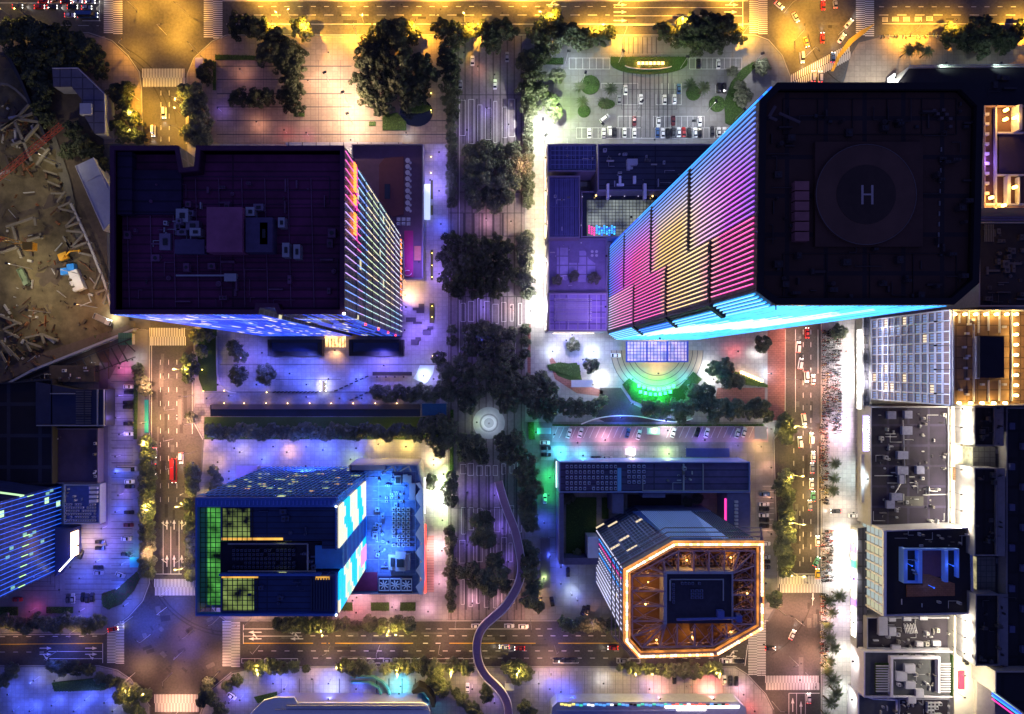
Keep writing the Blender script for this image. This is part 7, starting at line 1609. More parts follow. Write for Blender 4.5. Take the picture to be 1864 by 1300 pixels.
row([(1419,9,'white','sedan',-40),(1449,31,'silver','sedan',-60),(1468,76,'orange','sedan',-72),(1461,104,'white','van',-85),(1498,68,'red','sedan',90),(1499,8,'red','sedan',90),(1546,42,'white','sedan',50),(1533,69,'white','sedan',55),(1481,138,'white','van',90),(1494,139,'white','van',90),(1521,5,'silver','sedan',95),(1517,104,'blue','sedan',85)],'in the upper right junction',G,0,90,RD,lit=True)
G='cars queueing at the upper left crosswalk'
row([(78,1,'red'),(101,0,'orange'),(119,2,'maroon'),(140,1,'white'),(163,2,'silver')],'in the topmost queue lane at upper left',G,0,0,RD,lit=True)
row([(31,11,'dark'),(71,12,'red'),(94,12,'dark'),(131,12,'black'),(157,13,'silver')],'in the second queue lane at upper left',G,0,0,RD,lit=True)
row([(159,27,'blue','truck'),(126,27,'white')],'in the third queue lane at upper left',G,0,0,RD,lit=True)
row([(298,205,'white','van'),(278,238,'white','van')],'on the yellow street above the broad tower','cars on the left street',1,-90,RD,lit=True)
row([(281,824,'white'),(280,854,'black'),(316,857,'red','bus'),(329,834,'white','van'),(340,835,'white')][:4],'on the pink lit street at left','cars on the left street',1,-90,RD,lit=True)
G='cars on the south street'
row([(867,1140,'white'),(927,1140,'white'),(953,1141,'white')],'in the upper kerb lane near the footbridge',G,0,0,RD)
row([(1116,1180,'red','sedan'),(946,1181,'red'),(918,1178,'white')],'in the middle lane of the south street',G,0,180,RD,lit=True)
row([(706,1203,'silver'),(1015,1203,'dark'),(1035,1203,'black'),(1045,1203,'dark'),(1137,1203,'silver'),(1324,1204,'white'),(1347,1204,'black')],'in the kerb bays of the south street',G,0,0,RD)
row([(205,1146,'red','sedan',12)],'turning over the left crosswalk of the lower left junction','cars at junctions',z=RD,lit=True)

# ================================================================== SCOOTERS, PEOPLE
SC=[]
for i,(c_,t_) in enumerate((((.55,.55,.58),'pale'),((.05,.05,.06),'black'),((.5,.06,.05),'red'),((.08,.15,.4),'blue'),((.55,.4,.1),'yellow'))):
    b=MB(); b.tube((-.62,0,.26),(-.62,0.001,.26),.26,8,1); 
    for wx in (-.62,.62): b.tube((wx,-.06,.26),(wx,.06,.26),.26,10,1)
    b.box(-.6,-.16,.35,-.05,.16,.66,0); b.box(-.05,-.14,.28,.42,.14,.36,0); b.box(-.66,-.13,.66,.02,.13,.76,1); b.obox((.47,0),(1,0),.07,.2,.36,.95,0)
    b.tube((.62,0,.26),(.42,0,1.0),.04,5,1); b.tube((.40,-.33,1.0),(.40,.33,1.0),.03,5,1); b.box(-.85,-.15,.66,-.66,.15,.9,0); b.box(.5,-.08,.75,.62,.08,.9,2)
    o=b.build('parked_scooter',[surf('scooter_paint_'+t_,c_,.35,.1),M_tyre,M_white]); o.location=(0,0,-500); SC.append((o,t_))
usedsc=set()
def scooters(n,sampler,where,group,seed):
    rr=random.Random(seed)
    for i in range(n):
        x,y,dg=sampler(rr,i); pr,t_=rr.choices(SC,(5,4,1,1,1))[0]
        o=pr if pr.name not in usedsc else pr.copy()
        if o is pr: usedsc.add(pr.name)
        else: COL.objects.link(o)
        p=P(x,y,.6); o.location=(p.x,p.y,Z1+.012); o.rotation_euler=(0,0,R(dg)+rr.uniform(-.25,.25))
        for k in ('label','group'):
            if k in o: del o[k]
        LABELS.setdefault('%s electric scooter packed in %s'%(t_,where),'%s scooters in %s'%(t_,group)); tag(o,'%s electric scooter packed in %s'%(t_,where),'scooter','%s scooters in %s'%(t_,group))
def colband(xs,y0,y1,dg):
    def f(rr,i): 
        y=rr.uniform(y0,y1); return rr.choice(xs)+rr.uniform(-1.5,1.5),y,dg
    return f
scooters(74,colband((1500,1507),600,760,0),'the inner strip beside the upper east street','the inner strip',1)
scooters(60,colband((1521,1529),640,790,0),'the outer strip before the white glare','the outer strip',2)
scooters(52,colband((1497,1504),770,915,0),'the strip between east street and first palms','the strip by the palms',3)
scooters(56,colband((1499,1506,1514),965,1058,0),'the wide strip above the right crosswalk','the wide strip',4)
scooters(30,colband((1497,1502),1080,1210,0),'the thin strip left of the lower palm row','the thin strip',5)
scooters(14,lambda rr,i:(1603+i*8+rr.uniform(-2,2),65+rr.uniform(-2,3),90),'the kerb row at the upper right','the upper right kerb row',6)
b=MB(); rr=random.Random(99)
for (xs,y0,y1,n) in (((1500,1507,1512),600,770,230),((1518,1524,1529),600,790,230),((1497,1501,1505),770,920,130),((1499,1506,1512),965,1060,120),((1497,1501,1504),1080,1215,90)):
    for i in range(n):
        p=P(rr.choice(xs)+rr.uniform(-2,2),rr.uniform(y0,y1),.6); th=rr.uniform(-.3,.3); u=(math.cos(th),math.sin(th)); mi=rr.choice((0,0,1,1,2))
        b.obox((p.x,p.y),u,.85,.13,.35,.72,mi); b.obox((p.x+u[0]*.42,p.y+u[1]*.42),(-u[1],u[0]),.33,.04,.95,1.02,1); b.obox((p.x-u[0]*.3,p.y-u[1]*.3),u,.35,.12,.72,.8,1)
o=b.build('packed_scooters',[MATS['scooter_paint_pale'],M_tyre,MATS['scooter_paint_red']]); tag(o,'dense mass of further scooters packed along the lit shopping street','scooters'); o['kind']='stuff'
# people as small standing figures near the busiest pavements
def person_mesh():
    me=MB(); return me
def make_person(name,shirt,trouser):
    import bmesh as bmh
    me=bpy.data.meshes.new(name); bm=bmh.new()
    V=[(0,0,.95),(0,0,1.15),(0,0,1.38),(0,0,1.5),(0,0,1.62),(0.1,0,.92),(.12,.05,.5),(.12,-.02,.06),(-.1,0,.92),(-.12,-.05,.5),(-.12,.02,.06),(.2,0,1.38),(.27,.02,1.1),(.25,.1,.86),(-.2,0,1.38),(-.27,-.02,1.1),(-.25,.08,.86),(.12,.14,.04),(-.12,.16,.04)]
    E=[(0,1),(1,2),(2,3),(3,4),(0,5),(5,6),(6,7),(0,8),(8,9),(9,10),(2,11),(11,12),(12,13),(2,14),(14,15),(15,16),(7,17),(10,18)]
    vs=[bm.verts.new(v) for v in V]; [bm.edges.new((vs[a],vs[b_])) for a,b_ in E]; bm.to_mesh(me); bm.free()
    o=bpy.data.objects.new(name,me); COL.objects.link(o); m=o.modifiers.new('Skin','SKIN'); o.modifiers.new('Sub','SUBSURF').levels=1; o.modifiers['Sub'].render_levels=1
    rad=[.14,.15,.15,.06,.115,.09,.065,.045,.09,.065,.045,.07,.045,.035,.07,.045,.035,.035,.035]
    for i,r in enumerate(rad): me.skin_vertices[0].data[i].radius=(r,r*.85)
    me.skin_vertices[0].data[0].use_root=True
    mt=surf(name+'_'+shirt[0],shirt[1],.8,.1); 
    # skin-free simple split of cloth and skin by height
    nt=mt.node_tree; L=nt.links.new; b_=[n for n in nt.nodes if n.type=='BSDF_PRINCIPLED'][0]
    tc=nt.nodes.new('ShaderNodeTexCoord'); sp=nt.nodes.new('ShaderNodeSeparateXYZ'); L(tc.outputs['Object'],sp.inputs[0]); cr=nt.nodes.new('ShaderNodeValToRGB'); cr.color_ramp.interpolation='CONSTANT'
    cr.color_ramp.elements[0].color=(*trouser,1); cr.color_ramp.elements[1].position=.56; cr.color_ramp.elements[1].color=(*shirt[1],1)
    for pos,c in ((.86,(.45,.28,.2)),(.955,(.02,.015,.01))): e=cr.color_ramp.elements.new(pos); e.color=(*c,1)
    mu=nt.nodes.new('ShaderNodeMath'); mu.operation='DIVIDE'; mu.inputs[1].default_value=1.74; L(sp.outputs[2],mu.inputs[0]); L(mu.outputs[0],cr.inputs[0]); L(cr.outputs[0],b_.inputs['Base Color'])
    me.materials.append(mt); return o
PP=[make_person('person',('pale',(.6,.6,.62)),(.03,.03,.06)),make_person('person',('dark',(.06,.06,.08)),(.05,.05,.05)),make_person('person',('rust',(.45,.14,.08)),(.08,.08,.12))]
NMS=['pale','dark','rust']
ppl=[(1466,1060,'on the right crosswalk, left one'),(1470,1061,'on the right crosswalk, right one'),(934,565,'on the promenade near the shop walk, upper one'),(935,571,'on the promenade near the shop walk, lower one'),(915,880,'at the upper end of the footbridge'),(430,1140,'on the crossing by the lower left junction'),(887,787,'at the lower rim of the round paving'),(1250,1250,'on the pink plaza below the golden rimmed tower'),(1258,1249,'on the pink plaza, right of the other walker'),(404,60,'on the kerb corner at the top left crosswalk end'),(350,92,'near the yellow lamp at the top left junction'),(1540,640,'before the hotel shops'),(1545,720,'in the white glare by the slatted sign'),(1540,760,'just below the brightest glare'),(1548,1010,'under the white shop lights beside the light well office'),(1530,1060,'below the white shop lights'),(875,815,'under the trees below the round paving'),(1335,652,'on the red lit forecourt'),(715,1085,'between the green lawns below the fan roof'),(720,1110,'below the two square lawns'),(975,565,'on the glowing shop walk, upper'),(976,520,'on the glowing shop walk, middle'),(974,400,'on the glowing shop walk, lower end of the yellow part'),(1128,1290,'by the coloured gallery signs')]
usedp=set()
for i,(x,y,w) in enumerate(ppl):
    k=i%3; o=PP[k] if k not in usedp else PP[k].copy()
    if k in usedp: COL.objects.link(o)
    usedp.add(k); p=P(x,y,1); o.location=(p.x,p.y,(RD if w.startswith('on the right cross') else Z1+.01)); o.rotation_euler=(0,0,i*1.3)
    tag(o,'person in a %s top %s'%(NMS[k],w),'person')

# ================================================================== LAMPS
def polemesh(h,arm):
    b=MB(); b.tube((0,0,0),(0,0,h),.11,6,0,.07)
    if arm: b.tube((0,0,h),(arm,0,h+.35),.06,5)
    return b
LP={}
def lampproto(kind,col,cname):
    k=(kind,cname)
    if k in LP: return copy_tree(LP[k])
    h,arm={'street':(9.5,2.2),'double':(10,2.2),'garden':(4.2,0),'flood':(12,0.6),'bollard':(1.0,0),'post':(6.2,.8)}[kind]
    nm={'street':'street_lamp','double':'street_lamp','garden':'garden_lamp','flood':'floodlight_mast','bollard':'bollard_lamp','post':'street_lamp'}[kind]
    root=empty(nm,(0,0,0)); b=polemesh(h,arm)
    if kind=='double': b.tube((0,0,h),(-arm,0,h+.35),.06,5)
    o=b.build('pole',M_steel,None); o.parent=root
    for sx in ((1,-1) if kind=='double' else (1,)):
        b=MB()
        if kind in('street','double','post'): b.box(sx*arm-.55,-.18,h+.3,sx*arm+.55,.18,h+.42,0); b.box(sx*arm-.45,-.14,h+.24,sx*arm+.45,.14,h+.3,1)
        elif kind=='flood': b.box(-.7,-.5,h,.9,.5,h+.3,0); b.box(-.6,-.45,h-.08,.8,.45,h,1)
        elif kind=='garden': b.tube((0,0,h+.1),(0,0,h+.3),.45,10,0,.12); b.tube((0,0,h-.25),(0,0,h+.1),.16,8,1)
        else: b.tube((0,0,h),(0,0,h+.35),.15,8,1)
        o=b.build('lamp_head',[M_dark,emit('lamp_glow_'+cname,col,18 if kind!='bollard' else 10)],None); o.parent=root
    reg(root); LP[k]=root; return root
CL={'warm':(1,.66,.42),'sodium':(1,.47,.035),'amber':(1,.52,.16),'peach':(1,.46,.27),'white':(1,.95,.86),'cool':(.72,.86,1),'blue':(.07,.12,1),'violet':(.27,.17,1),'cyan':(.10,.72,1),'green':(.05,1,.25),'magenta':(1,.12,.42),'red':(1,.10,.08),'yellow':(1,.68,.12),'lime':(.7,1,.3),'pink':(1,.5,.62)}
def lamp(kind,x,y,cn,pwr,label,group,rot=0,h=None):  # blue and violet plaza ones are added to stand in for facade light
    o=lampproto(kind,CL[cn],cn); hh={'street':9.7,'double':10.2,'garden':3.75,'flood':11.8,'bollard':1.2,'post':7.0}[kind]
    p=P(x,y,0 if kind=='bollard' else 2); o.location=(p.x,p.y,Z1 if kind!='x' else 0); o.rotation_euler=(0,0,R(rot)); tag(o,label,'lamp',group)
    dx={'street':2.2,'flood':.1,'post':.8}.get(kind,0); lx=p.x+dx*math.cos(R(rot)); ly=p.y+dx*math.sin(R(rot))
    l=spot((lx,ly,hh+(-.35 if kind not in('garden','bollard') else 0 if kind=='garden' else .5)),CL[cn],pwr*(PF.get(cn,1) if kind in('street','double') or cn not in('peach','amber') else .9),.22,None,'SPOT' if kind in('street','double') and cn!='yellow' else 'POINT',None,138)
    l.parent=o; l.location=(dx,0,l.location.z-Z1+(.5 if kind=='post' else 1.1 if cn=='yellow' and kind in('street','post') else 0)); return o
PF={'blue':1.25,'violet':.85,'cyan':1.1,'cool':1.0,'pink':1.2,'peach':2.3,'yellow':1.5,'sodium':1.5,'amber':1.25}
G='street lamps along the top avenue'
for i,(x,y) in enumerate(((505,58),(560,60),(650,58),(760,56),(862,58),(1000,40),(1085,60),(1135,60),(1235,50),(1350,58),(1450,64),(1655,58),(1720,56),(1858,50),(640,-40),(800,-40),(950,-40),(1150,-40),(1330,-40),(480,-40))):
    lamp('street',x,y+6 if y>0 else y,'sodium',36000 if y>0 else 52000,'sodium street lamp, %s from the left %s'%(ORD[i if i<14 else i-14],'on the lower kerb of the top avenue' if i<14 else 'on the far kerb of the top avenue'),G,90 if y>0 else -90)
for i,(x,y) in enumerate(((300,60),(245,15),(340,25),(300,-30),(1470,100),(1430,20),(1530,60),(1500,-10))): lamp('street',x,y,'sodium',15000 if i<4 else 10000,'sodium junction lamp, %s of eight hung over the top junctions'%ORD[i],'lamps over the top junctions',i*77)
for i,(x,y,r) in enumerate(((232,92,45),(362,98,135),(250,180,0),(252,215,0),(333,188,180),(333,240,180))):
    lamp('street',x,y,'sodium',8500,'sodium street lamp, %s of six around the yellow street above the broad tower'%ORD[i],'street lamps of the yellow street',r)
for i,(x,y,r,c,pw_) in enumerate(((340,672,180,'yellow',7500),(272,700,0,'peach',6500),(350,720,180,'peach',4000),(268,768,0,'amber',7000),(356,770,180,'peach',7000),(356,822,180,'amber',6500),(268,806,0,'yellow',5500),(344,916,180,'yellow',4500),(274,922,0,'yellow',4500),(342,1028,180,'yellow',5000),(272,1000,0,'peach',3500),(350,600,180,'sodium',4000),(262,600,0,'sodium',4000))):
    lamp('street',x,y,c,pw_,'%s street lamp, %s one down the pink lit street at left'%(c,ORD[i]),'street lamps of the pink lit street',r)
for i,(x,c,pw_) in enumerate(((480,'yellow',5200),(590,'yellow',0),(712,'yellow',0),(727,'yellow',5200),(822,'yellow',5200),(940,'yellow',5200),(1000,'peach',3500),(1150,'yellow',4200),(1300,'yellow',4200))):
    y=1222; 
    if pw_: lamp('street',x,y,c,pw_,'street lamp, %s from the left on the lower kerb of the south street'%ORD[i],'street lamps of the south street',90)
for i,(x,c,pw_) in enumerate(((455,'peach',2000),(592,'yellow',2500),(712,'yellow',2500),(830,'peach',2500),(965,'peach',2500),(1075,'peach',1500),(1240,'peach',2000))):
    lamp('street',x,1128,c,pw_,'street lamp, %s from the left on the upper kerb of the south street'%ORD[i],'street lamps of the south street',-90)
for i,(x,y,c,pw_,r) in enumerate(((1434,620,'peach',4500,0),(1434,690,'peach',4500,0),(1442,774,'yellow',6500,0),(1438,862,'yellow',6500,0),(1440,948,'yellow',6500,0),(1440,1040,'yellow',6500,0),(1498,800,'peach',5000,180),(1498,700,'peach',5500,180),(1497,900,'amber',5000,180),(1497,1000,'amber',6000,180),(1497,1120,'peach',5500,180),(1497,1200,'peach',6000,180),(1408,1280,'peach',3500,0),(1418,1110,'peach',4500,0))):
    lamp('street',x,y,c,pw_,'%s street lamp, %s one down the busy brown street at right'%(c,ORD[i]),'street lamps of the east street',r)
for i,(x,y,c,pw_) in enumerate(((398,1125,'blue',3500),(238,1125,'blue',4500),(396,1225,'peach',3500),(242,1228,'peach',3000),(270,1255,'yellow',2200),(320,1300,'peach',7000),(145,1142,'amber',2500),(20,1142,'amber',2500),(305,1075,'violet',1500))):
    lamp('street',x,y,c,pw_,'%s street lamp, %s of those around the lower left junction'%(c,ORD[i]),'street lamps of the lower left junction',[200,-30,140,20,45,90,-90,-90,0][i])
for i,(x,y) in enumerate(((343,673),(270,806),(275,921),(341,915),(341,1029),(592,1147),(706,1146),(720,1148),(471,1214),(617,1211),(727,1214),(826,1214),(945,1211),(1152,1216),(1180,1218),(1296,1218),(1438,779),(1434,868),(1438,948),(1435,1040),(238,1246),(505,30),(527,28),(662,40),(846,36),(985,32),(1098,52),(1238,40),(1859,44),(244,212),(326,190),(327,206),(15,26),(42,24),(246,240))):
    pp=2600 if not 20<i<35 else 3600
    if i in (20,32,33,34): pp=1500
    lamp('post',x,y,'yellow',pp,'short yellow lamp glowing in foliage, %s of those between the street trees'%ORD[i],'yellow lamps among the street trees',i*50)
for i,(x,y) in enumerate(((312,690),(314,745),(312,800),(316,850))): lamp('street',x,y,'peach',[3500,5500,5500,2500][i],'peach fill lamp, %s from the top added over the pink lit street'%ORD[i],'fill lamps added over the pink lit street',90)  # mid-street lamps added to strengthen the orange light here
# striped square floodlights
for i,(x,y,c,pw_) in enumerate(((563,150,'peach',3500),(600,150,'warm',30000),(632,184,'warm',26000),(640,222,'warm',36000),(440,130,'peach',3500),(470,225,'peach',5000),(400,200,'violet',2500),(600,100,'amber',3500),(560,245,'magenta',1800),(740,245,'cool',2500),(520,240,'red',1400),(640,258,'cool',3500))):
    lamp('flood' if 0<i<4 else 'garden',x,y,c,pw_*(1 if 0<i<4 else .35),'%s light mast, %s of those on the striped square at the top'%(c,ORD[i]),'lamps of the striped square',20)
# north car park
for i,(x,y,c,pw_) in enumerate(((1030,112,'cool',6500),(1011,207,'lime',26000),(985,232,'white',48000),(1127,112,'lime',1800),(1240,122,'lime',4500),(1372,116,'white',7000),(1160,200,'white',6500),(1290,200,'white',6500),(1090,240,'white',4500),(1250,235,'cool',4500),(990,260,'white',5500),(1060,150,'white',4500),(1340,215,'white',3000))):
    lamp('flood',x,y,c,pw_,'%s floodlight mast, %s of those in the north car park'%(c,ORD[i]),'floodlights of the north car park',40*i)
# violet plazas: garden lamps added to carry the towers' coloured light
L2=[(780,600,'violet',9000),(790,690,'violet',4500),(650,690,'blue',11000),(560,700,'blue',11000),(440,650,'violet',6000),(400,700,'violet',4500),(800,280,'violet',5500),(803,410,'blue',5500),(800,500,'violet',6000),(772,684,'cool',7000),(380,725,'violet',3500),(620,725,'blue',4500),(700,665,'violet',5000),(740,560,'violet',7000),(800,350,'violet',4500),(350,690,'violet',2500)]
for i,(x,y,c,pw_) in enumerate(L2): lamp('garden',x,y,c,pw_*.32,'%s fill lamp, %s of those added on the violet plaza'%(c,ORD[i]),'fill lamps of the violet plaza')
# promenade
L3=[(886,200,'violet',3500),(850,240,'violet',2500),(925,230,'violet',2500),(870,125,'peach',3000),(900,140,'lime',1500),(845,100,'lime',1300),(885,400,'pink',4500),(930,405,'amber',3500),(880,560,'violet',5000),(930,560,'peach',3500),(890,770,'cool',6500),(868,768,'lime',1800),(850,895,'violet',5000),(900,900,'violet',5000),(915,960,'violet',4500),(850,990,'violet',4500),(925,1020,'violet',4000),(860,1095,'pink',4500),(915,1095,'pink',3500),(960,300,'peach',1800),(962,560,'white',2500)]
for i,(x,y,c,pw_) in enumerate(L3): lamp('garden' if i<19 else 'street',x,y,c,pw_*(.30 if i<19 else 1.6),'%s lamp, %s of those along the central promenade'%(c,ORD[i]),'lamps of the promenade',i*50)
# media block walkway and road
L4=[(400,840,'amber',3500),(440,822,'yellow',1800),(525,822,'amber',7500),(590,818,'blue',9000),(600,797,'amber',700),(690,808,'yellow',6000),(740,812,'yellow',7000),(790,835,'amber',6500),(808,862,'lime',9000),(808,885,'white',16000),(808,915,'white',12000),(806,945,'lime',6500),(805,1000,'pink',5500),(800,1060,'pink',4500),(780,1110,'pink',4500),(650,1112,'red',2500),(715,1102,'pink',3500),(480,835,'blue',7500),(640,835,'lime',2500),(500,868,'lime',2500),(550,852,'lime',2500),(420,870,'blue',3500),(390,955,'blue',1800),(700,840,'blue',5500)]
for i,(x,y,c,pw_) in enumerate(L4): lamp('garden',x,y,c,pw_*.42,'%s lamp, %s of those on the walk around the navy office block'%(c,ORD[i]),'lamps around the navy office block')
# forecourt of the skyscraper, green garden, parking bays
L5=[(1005,640,'cool',6500),(1080,640,'cool',9000),(1095,690,'white',14000),(1078,700,'white',11000),(1290,672,'white',12000),(1296,690,'white',9000),(1340,640,'red',4500),(1380,640,'white',7000),(1400,680,'cool',6500),(1196,680,'amber',4500),(1250,690,'cyan',5500),(1150,690,'cyan',5500),(1130,760,'blue',5500),(1210,765,'blue',3500),(1010,750,'lime',1500),(975,786,'green',3500),(1190,783,'lime',4500),(1213,783,'white',6500),(1100,800,'pink',5500),(1150,815,'pink',6500),(1050,805,'magenta',2500),(1020,822,'cyan',11000),(1060,828,'cyan',5500),(1215,825,'lime',6000),(1150,832,'white',3500),(1280,800,'violet',4500),(1340,810,'violet',3500),(1382,812,'amber',9000),(1400,850,'peach',5000),(1400,780,'white',4000),(1000,868,'green',6500),(998,900,'green',3500),(990,950,'blue',4500),(990,1050,'lime',3000),(1040,1080,'cool',5500),(1020,1030,'blue',4500),(1400,905,'peach',2500),(1400,970,'peach',2000),(985,1085,'amber',3500),(1008,790,'cyan',2000)]
for i,(x,y,c,pw_) in enumerate(L5): lamp('garden',x,y,c,pw_*.42,'%s lamp, %s of those around the forecourt and the green garden'%(c,ORD[i]),'lamps around the forecourt')
# lower left and bottom
L6=[(222,670,'magenta',5500),(246,655,'white',2500),(220,720,'violet',4500),(222,790,'violet',4500),(215,860,'blue',5500),(215,930,'blue',6500),(200,990,'violet',5500),(180,1020,'blue',6500),(215,1070,'blue',5500),(240,1010,'cyan',1800),(60,1110,'magenta',1800),(150,1110,'violet',3500),(30,1290,'blue',3500),(100,1280,'blue',6000),(160,1270,'blue',6000),(210,1290,'white',800),(330,900,'peach',2500),(170,660,'white',1200),(60,1240,'blue',2500),(105,1235,'white',700),(67,1235,'white',700),(440,1270,'blue',4500),(500,1240,'blue',4500),(420,1275,'violet',2500),(600,1240,'blue',3500),(730,1245,'cyan',3500),(780,1280,'cyan',3500),(570,1232,'peach',2500),(860,1250,'pink',2500),(900,1275,'violet',2500),(1000,1250,'blue',3500),(1040,1265,'blue',3500),(980,1240,'white',1800),(1097,1240,'white',3500),(1180,1250,'violet',3500),(1350,1260,'pink',5500),(1370,1290,'red',3500)]
for i,(x,y,c,pw_) in enumerate(L6): lamp('garden',x,y,c,pw_*.42,'%s lamp, %s of those along the lower and left plazas'%(c,ORD[i]),'lamps of the lower and left plazas')
# little warm lamps in a line beside the canal
for i,x in enumerate((410,446,486,525,565,604,644,684,723)): lamp('bollard',x,734,'amber',160,'low amber lamp, %s from the left in the line above the canal'%ORD[i],'low lamps above the canal')
for i,(x,y) in enumerate(((370,673),(372,712),(410,711),(487,714),(787,462),(787,484),(787,505),(787,558),(787,578),(788,648),(785,172),(785,203),(785,287),(785,316))): lamp('bollard',x,y,'yellow',60,'tiny yellow ground lamp, %s of those edging the violet plaza'%ORD[i],'tiny ground lamps')
# six globe cluster
for i in range(6): lamp('bollard',584+(i%2)*10,695+(i//2)*8,'white',260,'white globe of the six around the small planter, %s counted across'%ORD[i],'globes around the planter')
o=MB(); px_box(o,587,694,592,713,.14,.9); t=o.build('planter_box',M_soil2); tag(t,'small upright planter between six white globes on the violet plaza','planter')
for i in range(4): lamp('garden',688+i*16,686,'amber',120,'small amber lamp, %s from the left under the dark pergola beam'%ORD[i],'amber lamps of the pergola')
# ================================================================== OTHER THINGS
# footbridge ribbon
path=[(908,880),(914,903),(925,935),(937,965),(945,1000),(949,1030),(946,1055),(935,1080),(917,1106),(897,1124),(880,1140),(870,1160),(868,1185),(873,1210),(886,1232),(905,1250),(918,1268),(925,1290),(926,1330)]
def smoothp(p,n=5):
    out=[]
    for i in range(len(p)-1):
        p0=p[max(i-1,0)];p1=p[i];p2=p[i+1];p3=p[min(i+2,len(p)-1)]
        for k in range(n):
            t=k/n; out.append(tuple(.5*((2*b_)+(-a+c)*t+(2*a-5*b_+4*c-d)*t*t+(-a+3*b_-3*c+d)*t**3) for a,b_,c,d in zip(p0,p1,p2,p3)))
    out.append(p[-1]); return out
sp_=smoothp(path); zb=6.0
root=empty('footbridge',P(908,1080,0)); tag(root,'winding violet footbridge ribbon crossing the south street','footbridge')
def ribbon(b,w0,w1,z0,z1,mi=0):
    pts=[P(x,y,zb) for x,y in sp_]; n=len(pts); Ls=[];
    for i,p in enumerate(pts):
        d=(pts[min(i+1,n-1)]-pts[max(i-1,0)]); d=Vector((d.x,d.y)).normalized(); nn=Vector((-d.y,d.x)); rise=min(1,i/14)
        Ls.append(((p.x+nn.x*w0,p.y+nn.y*w0),(p.x+nn.x*w1,p.y+nn.y*w1),rise))
    for a,c in zip(Ls,Ls[1:]):
        za,zc=a[2]*5.6+.4,c[2]*5.6+.4; k=len(b.v)
        b.v+=[(*a[0],za+z0),(*a[1],za+z0),(*c[1],zc+z0),(*c[0],zc+z0),(*a[0],za+z1),(*a[1],za+z1),(*c[1],zc+z1),(*c[0],zc+z1)]
        for f in ((0,1,2,3),(7,6,5,4),(0,4,5,1),(1,5,6,2),(2,6,7,3),(3,7,4,0)): b.f.append(tuple(k+i for i in f)); b.m.append(mi)
part(root,'deck',surf('bridge_deck',(0.36,0.22,0.34),.6,.2,1.0),lambda b: ribbon(b,-1.6,1.6,-.4,0))
M_rail=surf('bridge_rail',(0.8,0.72,0.85),.4,.1)
part(root,'railing',M_rail,lambda b: ribbon(b,1.62,1.85,-.5,1.1)); part(root,'railing',M_rail,lambda b: ribbon(b,-1.85,-1.62,-.5,1.1))
for i in (22,34,46,58,70,82):
    if i<len(sp_): p=P(*sp_[i],zb); part(root,'pier',M_conc,lambda b: b.tube((p.x,p.y,0),(p.x,p.y,5.4),.4,8))
# low things: signs, kiosks, shelters
def thing_box(name,lab,cat,x0,y0,x1,y1,z0,z1,m,extra=None):
    root=empty(name,P((x0+x1)/2,(y0+y1)/2,0)); tag(root,lab,cat); part(root,'roof',m,lambda b: px_box(b,x0,y0,x1,y1,z1-.3,z1))
    part(root,'post',M_steel,lambda b: [b.tube(tuple(P(x,y,z1)[:2])+(z0,),tuple(P(x,y,z1)[:2])+(z1-.3,),.1,5) for x in (x0+1,x1-1) for y in (y0+1,y1-1)])
    return root
thing_box('kiosk','white lit gatehouse roof left of the concentric rings','kiosk',1040,692,1080,705,.14,4,M_white)
thing_box('kiosk','teal lit kiosk roof at the left end of the slanted bays','kiosk',978,779,1003,790,.14,3.2,surf('teal_roof',(0.3,0.55,0.6),.5,.1)); thing_box('kiosk','teal lit kiosk roof between the two groups of slanted bays','kiosk',1178,779,1201,791,.14,3.2,MATS['teal_roof'])
thing_box('bus_shelter','long teal cycle shelter beside the pink lit street','shelter',263,728,270,788,.14,2.6,surf('teal_shelter',(0.02,0.25,0.30),.5,.1)); thing_box('kiosk','turquoise lit kiosk at the lower left car park','kiosk',236,1015,253,1033,.14,3,surf('turq_roof',(0.1,0.45,0.55),.5,.1))
thing_box('kiosk','bluish white booth by the foot of the footbridge','kiosk',919,1245,936,1257,.14,3.2,M_white); thing_box('billboard','slanted violet billboard on the kerb corner at top left','billboard',355,105,369,123,.14,4,surf('violet_board',(0.22,0.2,0.6),.5,.1)).rotation_euler=(0,0,0)
thing_box('shelter','pale round canopy on the pink lit apron above the blue podium','canopy',1138,817,1157,828,.14,3,M_white); thing_box('shelter','dark blue ramp roof on the apron right of the pale canopy','canopy',1249,816,1328,832,.14,2.6,surf('ramp_blue',(0.06,0.08,0.25),.4,.2))
thing_box('shelter','grey trellis hut at the right end of the slanted bays','hut',1374,776,1396,800,.14,4,M_palerf); thing_box('kiosk','small violet roofed kiosk left of the navy office block','kiosk',430,848,468,876,.14,4,surf('mauve_roof',(0.4,0.3,0.45),.6,.2))
thing_box('pergola','dark pergola beam with amber lamps over the violet plaza','pergola',678,677,750,684,.14,3,M_dark)
t=MB(); t.prism(pw([(764,665),(791,665),(788,680),(778,695),(773,699),(752,689),(758,680)],1),.15,.5); o=t.build('ramp',surf('pale_ramp',(0.55,0.62,0.66),.5,.1)); tag(o,'bright pale curved ramp at the right end of the violet plaza','ramp')
for i,pts in enumerate(([(751,560),(762,560),(762,553),(772,553),(772,570),(758,570),(758,565),(751,565)],[(739,578),(757,578),(757,586),(768,586),(768,590),(752,590),(752,586),(739,586)],[(770,608),(770,600),(778,600),(778,594),(788,594),(788,600),(784,600),(784,610),(770,610)],[(748,618),(756,618),(756,614),(766,614),(766,620),(762,620),(762,628),(748,628)])):
    t=MB(); t.prism(pw(pts,.6),.14,.65); o=t.build('stone_seat',M_band); tag(o,'stepped dark stone seat, %s from the top on the violet plaza'%ORD[i],'seat','stepped seats')
